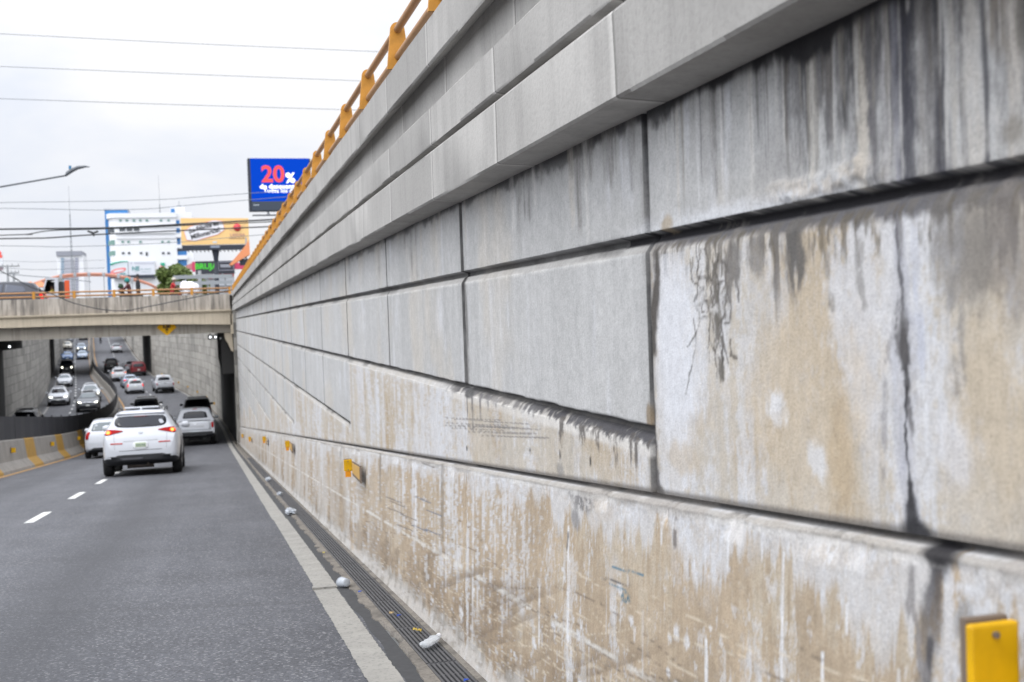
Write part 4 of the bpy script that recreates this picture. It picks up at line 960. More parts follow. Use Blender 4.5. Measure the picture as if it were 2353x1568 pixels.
M['tail_on'] = plain('lit_tail_lens', (.45, .008, .006), .4, spec=.1, emit=.75, ecol=(1, .012, .008))
M['bulb'] = plain('lit_bulb', (.9, .4, .1), .3, spec=.1, emit=1.6, ecol=(1, .16, .01))
M['head_on'] = plain('lit_headlamp', (.9, .9, .85), .2, emit=4, ecol=(1, .98, .80))
M['head'] = plain('headlamp_lens', (.45, .47, .5), .12, spec=.8)
M['chrome'] = plain('chrome', (.6, .61, .63), .15, 1.0, var=.02)
M['plate'] = plain('white_number_plate', (.62, .65, .62), .4); M['plate_ink'] = plain('plate_ink', (.10, .15, .12), .5)
M['reflex'] = plain('red_reflex', (.45, .03, .02), .4, spec=.1)
M['rust'] = plain('muffler_metal', (.10, .085, .075), .55, .4)

KIND = {
 'suv': dict(W=.925, L=4.48, ro=.92, wb=2.67, tr=.36, tw=.235, zb=.27, belt=1.10, roof=.615, clad=True, gs=.9,
   top=[(0, .60), (.02, .78), (.08, .97), (.17, 1.085), (.30, 1.26), (.50, 1.525), (.56, 1.565), (.85, 1.615), (1.6, 1.645), (2.4, 1.60), (2.75, 1.52), (3.42, 1.12), (3.6, 1.06), (4.2, .92), (4.4, .78), (4.48, .55)],
   plan=[(0, .80), (.06, .90), (.2, .96), (.7, 1), (3.5, 1), (4.1, .95), (4.38, .80), (4.48, .66)]),
 'hatch': dict(W=.875, L=4.1, ro=.70, wb=2.6, tr=.325, tw=.21, zb=.22, belt=1.0, roof=.60, clad=False, gs=.9,
   top=[(0, .58), (.02, .74), (.06, .93), (.14, 1.02), (.42, 1.42), (.50, 1.47), (.9, 1.53), (1.7, 1.55), (2.3, 1.50), (3.05, 1.03), (3.3, .97), (3.8, .86), (4.0, .74), (4.1, .5)],
   plan=[(0, .80), (.06, .90), (.2, .97), (.6, 1), (3.2, 1), (3.8, .93), (4.0, .80), (4.1, .62)]),
 'sedan': dict(W=.88, L=4.65, ro=1.0, wb=2.7, tr=.325, tw=.21, zb=.2, belt=.96, roof=.56, clad=False, gs=.9,
   top=[(0, .55), (.03, .82), (.10, 1.00), (.35, 1.04), (.62, 1.06), (1.15, 1.36), (1.5, 1.43), (2.1, 1.455), (2.6, 1.40), (3.35, 1.0), (3.6, .94), (4.3, .82), (4.55, .70), (4.65, .48)],
   plan=[(0, .78), (.06, .88), (.3, .96), (.8, 1), (3.6, 1), (4.3, .92), (4.55, .78), (4.65, .6)]),
 'boxy': dict(W=.93, L=4.6, ro=.85, wb=2.75, tr=.39, tw=.25, zb=.33, belt=1.18, roof=.74, clad=True, gs=.95,
   top=[(0, .62), (.015, .90), (.03, 1.16), (.09, 1.45), (.16, 1.72), (.3, 1.78), (1.0, 1.81), (2.2, 1.80), (2.6, 1.74), (3.05, 1.24), (3.3, 1.18), (4.2, 1.10), (4.5, .98), (4.6, .6)],
   plan=[(0, .90), (.05, .95), (.2, .98), (.6, 1), (3.5, 1), (4.3, .96), (4.53, .88), (4.6, .75)]),
 'pickup': dict(W=.93, L=5.3, ro=1.15, wb=3.2, tr=.39, tw=.25, zb=.36, belt=1.17, roof=.69, clad=True, gs=.9,
   top=[(0, .62), (.015, .95), (.03, 1.13), (.08, 1.15), (1.50, 1.15), (1.56, 1.17), (1.66, 1.66), (1.76, 1.76), (2.1, 1.80), (2.8, 1.79), (3.15, 1.70), (3.75, 1.24), (4.0, 1.18), (4.9, 1.06), (5.2, .92), (5.3, .6)],
   plan=[(0, .92), (.04, .96), (.2, .98), (.6, 1), (4.0, 1), (4.9, .95), (5.2, .84), (5.3, .7)]),
}
_shell = {}
def shell(kind):
    if kind in _shell: return _shell[kind]
    k = KIND[kind]; W, Lc, zb, belt, roof = k['W'], k['L'], k['zb'], k['belt'], k['roof']
    tx = np.array(k['top']); px = np.array(k['plan'])
    ss = sorted(set([round(t, 3) for t, _ in k['top']] + [round(t, 3) for t, _ in k['plan']] + [round(x, 3) for x in np.arange(.25, Lc-.1, .22)]))
    b = MB(); n = None; rows = []
    for s in ss:
        zt = float(np.interp(s, tx[:, 0], tx[:, 1])); w = W*float(np.interp(s, px[:, 0], px[:, 1]))
        e = min(s, Lc-s); z0 = zb + (.10*max(0, 1-e/.25))
        bl = min(belt, zt-.05); g = max(0, min(1, (zt-belt)/.38)); wr = w*.94 + (roof*min(1, w/W*1.02) - w*.94)*g
        zm = z0 + .45*(bl-z0)
        half = [(0, z0), (.6*w, z0), (.92*w, z0+.012), (.985*w, z0+.10), (w, zm), (.992*w, zm+.6*(bl-zm)), (.955*w, bl),
                (.955*w+(wr-.955*w)*.5, bl+(zt-.07-bl)*.5 if g > 0 else bl+.012), (wr, zt-.075 if g > .2 else bl+.022), (wr-.05, zt-.02), (wr*.55, zt), (0, zt+.01)]
        rows.append([(x, s-k['ro'], z) for x, z in half] + [(-x, s-k['ro'], z) for x, z in half[-2:0:-1]])
    n = len(rows[0]); vs = [p for r in rows for p in r]; fs = []; mi = []
    low = {0, 1, n-1, n-2} | ({2, n-3} if k['clad'] else set())
    for i in range(len(rows)-1):
        for j in range(n): fs.append((i*n+j, i*n+(j+1) % n, (i+1)*n+(j+1) % n, (i+1)*n+j)); mi.append(1 if j in low else 0)
    for base in (0, (len(rows)-1)*n):
        m = 12
        for j in range(m-1):
            a, c = j, j+1; d_, e_ = (n-j) % n, (n-j-1) % n
            q = [base+a, base+c, base+e_, base+d_]; q = list(dict.fromkeys(q))
            if len(q) >= 3: fs.append(tuple(q)); mi.append(1 if j < 2 else 0)
    b.v = vs; b.f = [list(f) for f in fs]; b.mi = mi
    me = b.mesh('car_shell', [M['trim'], M['trim']], True)
    o = link('car_shell', me); sm = o.modifiers.new('s', 'SUBSURF'); sm.levels = 2; sm.render_levels = 2
    bpy.context.view_layer.update(); dg = bpy.context.evaluated_depsgraph_get(); dg.update()
    me2 = bpy.data.meshes.new_from_object(o.evaluated_get(dg)); me2.polygons.foreach_set('use_smooth', [True]*len(me2.polygons))
    bpy.data.objects.remove(o)
    bvh = BVHTree.FromPolygons([v.co.copy() for v in me2.vertices], [tuple(p.vertices) for p in me2.polygons])
    _shell[kind] = (me2, bvh); return _shell[kind]
def densify(poly, m=36):
    per = []; n = len(poly)
    tot = sum(math.dist(poly[i], poly[(i+1) % n]) for i in range(n))
    for i in range(n):
        a, c = poly[i], poly[(i+1) % n]; k = max(1, round(m*math.dist(a, c)/tot))
        per += [(a[0]+(c[0]-a[0])*t/k, a[1]+(c[1]-a[1])*t/k) for t in range(k)]
    return per
def rounded(poly, it=2):
    for _ in range(it):
        q = []; n = len(poly)
        for i in range(n):
            a, c = poly[i], poly[(i+1) % n]; q += [(a[0]*.8+c[0]*.2, a[1]*.8+c[1]*.2), (a[0]*.2+c[0]*.8, a[1]*.2+c[1]*.8)]
        poly = q
    return poly
def patch_mesh(bvh, poly, side, name, m, off=.007, mid=None, rings=(1, .8, .55, .28)):
    per = densify(poly); n = len(per)
    cx = sum(p[0] for p in per)/n; cy = sum(p[1] for p in per)/n
    if mid: cx, cy = mid
    def cast(u, v, o_):
        if side == 'rear': org, d = Vector((u, -20, v)), Vector((0, 1, 0))
        elif side == 'front': org, d = Vector((u, 20, v)), Vector((0, -1, 0))
        elif side == 'left': org, d = Vector((-20, u, v)), Vector((1, 0, 0))
        elif side == 'right': org, d = Vector((20, u, v)), Vector((-1, 0, 0))
        else: org, d = Vector((u, v, 20)), Vector((0, 0, -1))
        h = bvh.ray_cast(org, d)
        return None if h[0] is None else h[0]-d*o_
    vs = []; last = None
    ringdef = [(1.0, -.012)] + [(r, off) for r in rings]
    for r, o_ in ringdef:
        for p in per:
            q = cast(cx+(p[0]-cx)*r, cy+(p[1]-cy)*r, o_)
            if q is None:
                for t in (.97, .94, .9, .85, .8, .7, .6, .4, .2, 0):
                    q = cast(cx+(p[0]-cx)*r*t, cy+(p[1]-cy)*r*t, o_)
                    if q is not None: break
            if q is None: q = last or Vector((0, 0, 1))
            last = q; vs.append(q)
    c = cast(cx, cy, off) or last; vs.append(c)
    fs = []; R_ = len(ringdef)
    for i in range(R_-1):
        for j in range(n): fs.append((i*n+j, i*n+(j+1) % n, (i+1)*n+(j+1) % n, (i+1)*n+j))
    for j in range(n): fs.append(((R_-1)*n+j, (R_-1)*n+(j+1) % n, len(vs)-1))
    b = MB(); b.add(vs, fs); return b.mesh(name, m, True)
_mcache = {}
def cached(key, fn):
    if key not in _mcache: _mcache[key] = fn()
    return _mcache[key]
def wheel_meshes(r, wd):
    b = MB(); b.lathe([(r*.62, -wd*.5), (r*.9, -wd*.5), (r*.985, -wd*.36), (r, -wd*.15), (r, wd*.15), (r*.985, wd*.36), (r*.9, wd*.5), (r*.62, wd*.5), (r*.62, wd*.38), (r*.62, -wd*.38), (r*.62, -wd*.5)], 'x', 22)
    t = b.mesh('tyre', M['tyre'], True)
    b = MB(); b.lathe([(0.0, wd*.40), (r*.14, wd*.42), (r*.18, wd*.36), (r*.58, wd*.34), (r*.64, wd*.44), (r*.64, -wd*.3), (0, -wd*.3)], 'x', 20)
    for i in range(5):
        a = 2*math.pi*i/5; c, s = math.cos(a), math.sin(a)
        b.cyl((wd*.40, c*r*.12, s*r*.12), (wd*.43, c*r*.6, s*r*.6), r*.085, r*.06, 6)
    return t, b.mesh('rim', M['rim'], True)
def mirror_poly(p): return [(-x, z) for x, z in p][::-1]
def car(name, label, cat, kind, colour, at, oncoming=False, brake=False, lamps=False, group=None, glass='glass', rails=False, style=None, yaw=0, sc=1.0):
    k = KIND[kind]; me, bvh = shell(kind); body_m = PAINT[colour]
    y = at[1]; h = heading(y, oncoming) + yaw; gr = grade(y)
    rz = h + (math.pi if oncoming else 0)
    root = empty(name, label, cat, (0, 0, 0), (gr*(-1 if oncoming else 1), 0, rz), group)
    ref = Vector((0, k['wb']*sc if oncoming else 0, 0)); ref.rotate(root.rotation_euler)
    root.location = Vector((at[0], y, zr(y))) - ref; root.scale = (sc, sc, sc)
    bm_ = cached(('shell', kind, colour), lambda: me.copy())
    bm_.materials[0] = body_m; bm_.materials[1] = M['trim']
    link('body', bm_, root)
    W, ro, Lc, belt, tr = k['W'], k['ro'], k['L'], k['belt'], k['tr']; top = max(z for _, z in k['top'])
    def part(pn, poly, side, m, rnd=1, off=.008, mid=None):
        key = (kind, pn, tuple(poly), side, m.name, off)
        return link(pn, cached(key, lambda: patch_mesh(bvh, rounded(poly, rnd) if rnd else poly, side, pn, m, off, mid)), root)
    # wheels
    t, r = cached(('wheel', kind), lambda: wheel_meshes(tr, k['tw']))
    for yy in (0, k['wb']):
        for s in (-1, 1):
            w = empty('wheel', None, None, (s*(W-k['tw']*.5+.012), yy, tr)); w.parent = root
            a = link('tyre', t, w); c = link('rim', r, w)
            if s < 0: a.rotation_euler = c.rotation_euler = (0, 0, math.pi)
    for side in ('left', 'right'):
        for yy in (0, k['wb']):
            part('wheel_arch', [(yy+tr*1.16*math.cos(a), max(k['zb']+.13, tr+tr*1.16*math.sin(a))) for a in [2*math.pi*i/20 for i in range(20)]], side, M['trim'], 0, .004)
    # glass, seen from behind / in front / the sides
    g = M[glass]
    if kind == 'suv': rg = [(-.50, 1.475), (.50, 1.475), (.60, 1.42), (.625, 1.30), (.56, 1.215), (.3, 1.19), (-.3, 1.19), (-.56, 1.215), (-.625, 1.30), (-.60, 1.42)]
    elif kind == 'hatch': rg = [(-.52, 1.38), (.52, 1.38), (.60, 1.12), (.58, 1.06), (-.58, 1.06), (-.60, 1.12)]
    elif kind == 'sedan': rg = [(-.47, 1.34), (.47, 1.34), (.60, 1.10), (-.60, 1.10)]
    elif kind == 'boxy': rg = [(-.60, 1.64), (.60, 1.64), (.66, 1.30), (.62, 1.22), (-.62, 1.22), (-.66, 1.30)]
    else: rg = [(-.50, 1.60), (.50, 1.60), (.58, 1.31), (.56, 1.27), (-.56, 1.27), (-.58, 1.31)]
    back = part('rear_window', rg, 'rear', g, 2 if kind == 'suv' else 1)
    ws0 = [s for s, z in k['top'] if z > top-.2][-1]
    zw1, zw0 = top-.12, belt+.06
    part('windscreen', [(-k['roof']*.88, zw1), (k['roof']*.88, zw1), (W*.84, zw0), (-W*.84, zw0)], 'front', M['glass_l'] if glass == 'glass_l' or not oncoming else g, 1)
    y0 = {'suv': -.05, 'hatch': .05, 'sedan': .35, 'boxy': -.55, 'pickup': .62}[kind]; y1 = {'suv': 2.15, 'hatch': 1.95, 'sedan': 1.95, 'boxy': 1.95, 'pickup': 2.3}[kind]; ym = (y0+y1)/2
    zs1 = top-.14
    for side in ('left', 'right'):
        part('side_window', [(y0, belt+.05), (y0+.18, zs1-.02), (ym-.05, zs1), (ym-.05, belt+.03)], side, M['glass'], 0, .006)
        part('side_window', [(ym+.04, belt+.03), (ym+.04, zs1), (y1-.62, zs1-.03), (y1, belt+.03)], side, M['glass'], 0, .006)
    for s in (-1, 1):
        b = MB(); b.lathe([(0, -.10), (.06, -.095), (.085, -.04), (.088, .03), (.06, .09), (0, .10)], 'x', 10)
        for i, v in enumerate(b.v): b.v[i] = (v[0]*1.15, v[1]*.75, v[2])
        mm = cached(('mirror', colour), lambda: b.mesh('mirror', body_m, True)); o = link('mirror', mm, root)
        o.location = (s*(W+.085), {'suv': 2.05, 'hatch': 1.85, 'sedan': 1.85, 'boxy': 1.95, 'pickup': 2.2}[kind], belt+.09)
    TL = M['tail_on'] if brake else M['tail']
    # ---- back end
    if kind == 'suv':
        tl = [(.37, 1.112), (.60, 1.155), (.82, 1.165), (.86, 1.09), (.82, 1.015), (.62, 1.055)]
        for q in (tl, mirror_poly(tl)):
            o = part('tail_light', q, 'rear', M['tail'], 1, .016)
            if brake:
                cxx = .755 if q is tl else -.755
                link('bulb', patch_mesh(bvh, [(cxx+.048*math.cos(a), 1.092+.042*math.sin(a)) for a in [math.pi*i/6 for i in range(12)]], 'rear', 'bulb', M['bulb'], .022), o)
                link('lens_glow', patch_mesh(bvh, rounded([(cxx-.07, 1.122), (cxx+.075, 1.13), (cxx+.078, 1.05), (cxx-.06, 1.06)], 1), 'rear', 'lens_glow', M['tail_on'], .019), o)
        for s in (-1, 1):
            part('reflector_strip', [(s*.42, .795), (s*.70, .80), (s*.70, .825), (s*.42, .822)], 'rear', M['reflex'], 0, .01)
        part('lower_bumper', [(-.86, .50), (-.60, .50), (-.52, .53), (.52, .53), (.60, .50), (.86, .50), (.84, .37), (.6, .335), (-.6, .335), (-.84, .37)], 'rear', M['trim'], 0, .012, (0, .44))
        part('skid_plate', [(-.48, .455), (.05, .455), (.05, .405), (-.46, .405)], 'rear', mat('skid_grey', (.06, .06, .07), .5), 0, .02)
        p = part('number_plate', [(-.18, .66), (.18, .66), (.18, .84), (-.18, .84)], 'rear', mat('plate_frame', (.66, .68, .70), .35), 1, .014)
        link('plate_face', patch_mesh(bvh, [(-.125, .705), (.125, .705), (.125, .815), (-.125, .815)], 'rear', 'plate_face', mat('plate_green', (.40, .47, .33), .5), .02), p)
        for i in range(6):
            xx = -.10+.036*i; link('plate_digit', patch_mesh(bvh, [(xx, .73), (xx+.022, .73), (xx+.022, .785), (xx, .785)], 'rear', 'plate_digit', M['plate_ink'], .0235), p)
        part('emblem', [(.055*math.cos(a), 1.055+.028*math.sin(a)) for a in [math.pi*i/7 for i in range(14)]], 'rear', mat('emblem_grey', (.33, .34, .36), .25, .8), 0, .012)
        part('plate_recess', [(-.40, .865), (.40, .875), (.40, .862), (-.40, .85)], 'rear', mat('recess_grey', (.38, .39, .41), .5), 0, .006)
        part('bumper_gap', [(-.50, .632), (.50, .64), (.50, .63), (-.50, .622)], 'rear', M['trim'], 0, .006)
        for s in (-1, 1): part('tailgate_seam', [(s*.60, .66), (s*.607, .66), (s*.625, 1.03), (s*.618, 1.03)], 'rear', mat('seam', (.2, .2, .2), .7), 0, .004)
        o = part('high_brake_light', [(-.16, 1.452), (.16, 1.452), (.16, 1.468), (-.16, 1.468)], 'rear', mat('brake_strip', (.14, .012, .012), .3), 0, .02)
        b = MB(); b.box((-.58, -.46, 1.515), (.58, -.30, 1.55)); o = b.build('spoiler', body_m, root); bv = o.modifiers.new('b', 'BEVEL'); bv.width = .015; bv.segments = 3
        part('wiper', [(-.03, 1.205), (.0, 1.20), (.22, 1.262), (.21, 1.272)], 'rear', M['trim'], 0, .02)
        part('window_sticker', [(.42, 1.36), (.50, 1.37), (.57, 1.27), (.47, 1.25)], 'rear', mat('sticker', (.4, .42, .46), .6), 1, .012)
        for s in (-1, 1):
            b = MB(); b.tube([(s*.56, -.25, 1.59), (s*.575, -.1, 1.665), (s*.585, .8, 1.70), (s*.575, 1.35, 1.67), (s*.56, 1.5, 1.61)], .018, 8); b.build('roof_rail', M['chrome'] if rails else M['trim'], root, True)
        b = MB(); b.box((-.42, .05, 1.66), (.42, 1.35, 1.705)); o = b.build('roof_cover', body_m, root); bv = o.modifiers.new('b', 'BEVEL'); bv.width = .02; bv.segments = 3
        b = MB(); b.lathe([(.035, 0), (.03, .05), (.012, .09), (0, .095)], 'z', 8); o = b.build('antenna_fin', body_m, root, True); o.location = (0, -.1, 1.605)
        b = MB(); b.cyl((-.35, -.55, .27), (.28, -.55, .27), .085, n=14); b.build('muffler', M['rust'], root, True)
        b = MB(); b.cyl((.15, -.78, .30), (.15, -.5, .30), .03, n=10); b.build('exhaust_pipe', M['rust'], root, True)
    elif kind == 'hatch':
        tl = [(.62, 1.02), (.74, 1.05), (.80, .92), (.82, .74), (.70, .74), (.68, .88)]
        for q in (tl, mirror_poly(tl)): part('tail_light', q, 'rear', TL, 1, .012)
        part('lower_bumper', [(-.70, .34), (-.5, .42), (.5, .42), (.70, .34), (.66, .28), (-.66, .28)], 'rear', M['trim'], 0, .01)
        part('number_plate', [(-.17, .68), (.17, .68), (.17, .80), (-.17, .80)], 'rear', M['plate'], 0, .012)
        if brake: part('high_brake_light', [(-.17, 1.40), (.17, 1.40), (.17, 1.44), (-.17, 1.44)], 'rear', M['tail_on'], 0, .02)
        part('emblem', [(.05*math.cos(a), .92+.035*math.sin(a)) for a in [math.pi*i/6 for i in range(12)]], 'rear', M['chrome'], 0, .01)
        part('window_sticker', [(-.47, 1.31), (-.38, 1.31), (-.38, 1.24), (-.47, 1.24)], 'rear', mat('sticker', (.4, .42, .46), .6), 0, .012)
    elif kind == 'sedan':
        tl = [(.44, .90), (.44, .98), (.72, .99), (.77, .88), (.72, .82)]
        for q in (tl, mirror_poly(tl)): part('tail_light', q, 'rear', TL, 1, .012)
        part('number_plate', [(-.17, .76), (.17, .76), (.17, .88), (-.17, .88)], 'rear', M['plate'], 0, .012)
        part('lower_bumper', [(-.66, .38), (.66, .38), (.62, .30), (-.62, .30)], 'rear', M['trim'], 0, .01)
    elif kind == 'boxy':
        for s in (-1, 1): part('tail_light', [(s*.72, .98), (s*.84, .98), (s*.84, 1.16), (s*.72, 1.16)], 'rear', TL, 1, .015)
        part('number_plate', [(-.17, .80), (.17, .80), (.17, .92), (-.17, .92)], 'rear', M['plate'], 0, .014)
        part('lower_bumper', [(-.82, .64), (.82, .64), (.80, .46), (-.80, .46)], 'rear', M['trim'], 0, .02)
        b = MB(); b.box((-.62, -.1, 1.80), (.62, 1.6, 1.845)); o = b.build('roof_cover', body_m, root); bv = o.modifiers.new('b', 'BEVEL'); bv.width = .02; bv.segments = 2
    else:
        tl = [(.74, .82), (.85, .82), (.85, 1.09), (.74, 1.09)]
        for q in (tl, mirror_poly(tl)): part('tail_light', q, 'rear', TL, 1, .014)
        part('tailgate', [(-.72, .74), (.72, .74), (.72, 1.11), (-.72, 1.11)], 'rear', body_m, 0, .016)
        part('tailgate_handle', [(-.10, 1.0), (.10, 1.0), (.10, 1.05), (-.10, 1.05)], 'rear', M['trim'] if style != 'chrome' else M['chrome'], 0, .022)
        part('number_plate', [(-.16, .55), (.16, .55), (.16, .66), (-.16, .66)], 'rear', mat('plate_teal', (.42, .60, .62), .4), 0, .05)
        b = MB(); b.box((-.80, -ro-.10, .50), (.80, -ro+.06, .66)); o = b.build('rear_bumper', M['trim'], root); bv = o.modifiers.new('b', 'BEVEL'); bv.width = .03; bv.segments = 2
        part('truck_bed', [(-.70, -ro+.12), (.70, -ro+.12), (.70, .32), (-.70, .32)], 'top', M['trim'], 0, .006)
        part('high_brake_light', [(-.10, 1.70), (.10, 1.70), (.10, 1.735), (-.10, 1.735)], 'rear', M['tail_on'] if brake else M['tail'], 0, .02)
        if style == 'chrome': part('lettering_bar', [(-.40, .88), (.40, .88), (.40, .93), (-.40, .93)], 'rear', mat('letter_grey', (.42, .43, .45), .4), 0, .02)
        b = MB(); b.box((-.30, -.55, .24), (.34, -.15, .42)); b.build('axle', M['trim'], root)
    # ---- front end
    HL = M['head_on'] if lamps else M['head']; zf = {'suv': .80, 'hatch': .72, 'sedan': .68, 'boxy': .95, 'pickup': .92}[kind]
    if style == 'round':
        for s in (-1, 1): part('headlight', [(s*.60+.11*math.cos(a), zf+.11*math.sin(a)) for a in [math.pi*i/7 for i in range(14)]], 'front', HL, 0, .02)
    else:
        for s in (-1, 1): part('headlight', [(s*.48, zf-.02), (s*.50, zf+.06), (s*.78, zf+.10), (s*.76, zf)], 'front', HL, 1, .014)
    if oncoming:
        part('grille', [(-.42, zf+.05), (.42, zf+.05), (.40, zf-.10), (-.40, zf-.10)], 'front', M['trim'], 0, .008)
        part('lower_grille', [(-.60, zf-.22), (.60, zf-.22), (.62, max(k['zb']+.13, zf-.42)), (-.62, max(k['zb']+.13, zf-.42))], 'front', M['trim'], 0, .008)
        part('number_plate', [(-.15, zf-.26), (.15, zf-.26), (.15, zf-.17), (-.15, zf-.17)], 'front', M['plate'], 0, .03)
        if colour in ('graphite', 'silver', 'steel'): part('grille_bar', [(-.56, zf+.055), (.56, zf+.055), (.56, zf+.02), (-.56, zf+.02)], 'front', M['chrome'], 0, .018)
    return root
def z1(x, y): return ((x/2.45)/1.7408, (1100+y/2.45)/1.7408)
def z3(x, y): return ((x/4.356)/1.7408, (1300+y/4.356)/1.7408)
def z8(x, y): return ((340+x/4.2018)/1.7408, (1320+y/4.2018)/1.7408)
def gxy(p): q = ground(*p); return (q.x, q.y)
R_ = 'cars heading away in the right lanes'; O_ = 'cars oncoming in the left lanes'
def traffic():
    g = gxy((330, 1090)); car('white_suv', 'white compact suv with lit brake lights, nearest of the cars on the road', 'suv', 'suv', 'white', (-1.72, g[1]), brake=True, group=R_)
    car('white_hatchback', 'white hatchback half hidden behind the left side of the nearest white suv', 'car', 'hatch', 'white', (-3.93, 47.0), group=R_, glass='glass_l')
    car('white_pickup', 'white double cab pickup between the nearest white suv and the right wall', 'pickup truck', 'pickup', 'white', (-.80, 56.6), group=R_, style='chrome')
    car('black_suv', 'black suv just over the roof of the nearest white suv', 'suv', 'boxy', 'black', (-4.5, 85), group=R_)
    car('black_van', 'tall black suv close to the right wall over the roof of the nearer white pickup', 'suv', 'boxy', 'black', (-.95, 80), group=R_)
    g = gxy((311, 905)); car('white_hatchback', 'white hatchback with three bright red brake lights in the middle distance', 'car', 'hatch', 'white', g, brake=True, group=R_)
    g = gxy((378.5, 903)); car('white_pickup', 'white pickup alone beside the curving right wall, the farther of the two', 'pickup truck', 'pickup', 'white', g, group=R_)
    g = gxy(z8(900, 775)); car('red_suv', 'dark red suv against the dark pier of the second bridge', 'suv', 'boxy', 'red', g, group=R_, sc=1.0)
    g = gxy(z8(572, 865)); car('white_suv', 'small white suv with two glowing tail lights left of the braking hatchback', 'suv', 'suv', 'white', g, brake=True, group=R_)
    g = gxy(z8(765, 975)); car('silver_sedan', 'bluish silver car mostly hidden behind the braking white hatchback', 'car', 'sedan', 'steel', g, brake=True, group=R_)
    g = gxy(z8(770, 700)); car('white_sedan', 'white sedan half hidden left of the dark red suv', 'car', 'sedan', 'white', g, group=R_)
    g = gxy(z8(448, 700)); car('black_pickup', 'black car at the foot of the median, left of the small white suv', 'car', 'boxy', 'black', g, group=R_)
    g = gxy(z8(535, 385)); car('silver_suv', 'silver suv alone far up the right carriageway', 'suv', 'suv', 'silver', g, group=R_)
    car('black_suv', 'black suv showing only its roof and windscreen above the median screen', 'suv', 'suv', 'black', (-11.55, 77.5), True, group=O_)
    g = gxy(z3(1025, 1410)); car('white_suv', 'white oncoming suv with lit headlamps beside the left wall', 'suv', 'suv', 'white', g, True, lamps=True, group=O_)
    g = gxy(z3(1540, 1515)); car('grey_sedan', 'dark grey oncoming car with bright headlamps and a chrome bar', 'car', 'suv', 'graphite', g, True, lamps=True, group=O_, glass='glass_l')
    g = gxy(z3(1580, 1345)); car('silver_suv', 'pale silver oncoming car right behind the dark grey one', 'car', 'suv', 'silver', g, True, lamps=True, group=O_, glass='glass_l')
    g = gxy(z3(1130, 1080)); car('silver_sedan', 'pale silver oncoming sedan behind the white oncoming suv', 'car', 'sedan', 'silver', g, True, group=O_, glass='glass_l')
    g = gxy(z3(1170, 855)); car('black_jeep', 'black boxy oncoming off roader with two round lit headlamps', 'off roader', 'boxy', 'black', g, True, lamps=True, group=O_, style='round')
    g = gxy(z3(1175, 628)); car('blue_car', 'blue oncoming car behind the black off roader', 'car', 'sedan', 'blue', g, True, group=O_, glass='glass_l')
    g = gxy(z3(1440, 603)); car('blue_grey_car', 'blue grey oncoming car by the median, below the one with two round glowing lamps', 'car', 'sedan', 'steel', g, True, group=O_, glass='glass_l')
    g = gxy(z3(1420, 470)); car('silver_suv', 'silver oncoming car with two round glowing lamps far up the road', 'car', 'hatch', 'steel', g, True, lamps=True, group=O_, style='round', glass='glass_l')
    g = gxy(z3(1175, 430)); car('cream_car', 'cream oncoming car above the blue one', 'car', 'hatch', 'cream', g, True, group=O_, glass='glass_l')
    g = gxy(z3(1185, 300)); car('white_car', 'white oncoming car right under the beam of the bridge', 'car', 'hatch', 'white', g, True, group=O_, glass='glass_l')
    g = gxy(z3(1450, 268)); car('dark_car', 'dark car just under the bridge beam beside the median', 'car', 'sedan', 'black', g, True, group=O_)
traffic()
# ------------------------------------------------------------------ the street bridge over the trench
M['br_tan'] = concrete('bridge_tan', (.58, .505, .39), (.30, .255, .19), .5, .25)
M['br_par'] = concrete('bridge_parapet', (.52, .47, .41), (.055, .05, .047), 1.0, .45, tan=(.28, .25, .215), lo=.43, hi=.66)
M['br_beam'] = concrete('bridge_beam', (.48, .445, .385), (.21, .185, .15), .7, .3)
M['deck'] = plain('deck_asphalt', (.10, .10, .105), .85)
def overpass(label, y0, y1, xl, xr, zt, zpar, far=False):
    br = empty('overpass', label, 'bridge', (0, y0, 0))
    b = MB(); b.box((xl, .02, .66), (xr, .26, zpar)); b.build('parapet', M['br_par'], br)
    b = MB(); b.prism([(-.17, .655), (.10, .655), (.10, .50), (-.06, .50), (-.17, .60)], xl, xr, 'yz'); b.build('cornice', M['br_tan'], br)
    n = 24; arch = []
    for i in range(n+1):
        t = i/n; x = -16+17.06*t; arch.append((x, .13 - .19*(abs(2*t-1)**2.2)))
    b = MB(); b.prism(arch + [(xr, .498), (xl, .498)], -.05, .40, 'xz'); b.build('fascia_beam', M['br_tan'], br)
    b = MB(); b.prism([(p[0], p[1]-.004) for p in arch][::-1] + [(-16, -.47), (1.06, -.43)], .46, .95, 'xz'); b.build('girder', M['br_beam'], br)
    for k in range(1, 8):
        yy = .95 + (y1-y0-2)*k/8; b = MB(); b.box((xl, yy, -.42), (xr, yy+.5, .10)); b.build('girder', M['br_beam'], br)
    b = MB(); b.box((xl, .28, .10), (xr, y1-y0, .655)); b.build('deck', M['deck'], br)
    b = MB(); b.box((xl, y1-y0-.25, .657), (xr, y1-y0, zpar)); b.build('parapet', M['br_par'], br)
    return br
br = overpass('concrete road bridge with an ochre railing crossing the trench just ahead', 55.0, 83.0, -17.5, 1.06, .66, 1.385)
b = MB(); b.prism([(.70, -.45), (1.06, -.45), (1.10, -1.35), (1.0, -1.3), (.86, -.95), (.74, -.75)], .35, 1.0, 'xz'); o = b.build('corbel', M['br_tan'], br)
b = MB(); b.box((1.0, -.05, -.5), (1.12, .95, .45)); b.build('bearing_block', M['br_tan'], br)
b = MB(); b.box((.55, 1.0, -2.4), (1.12, 27.8, -.45)); b.build('abutment', M['trim'] if False else mat('shaded_concrete', (.035, .034, .033), .95), br)  # coloured near black for the shade below the deck
b = MB(); b.box((-13.3, 1.0, -1.2), (-12.2, 27.8, -.45)); b.build('abutment', mat('shaded_concrete', (.035, .034, .033), .95), br)  # left abutment, with the same underdeck shade in its colour
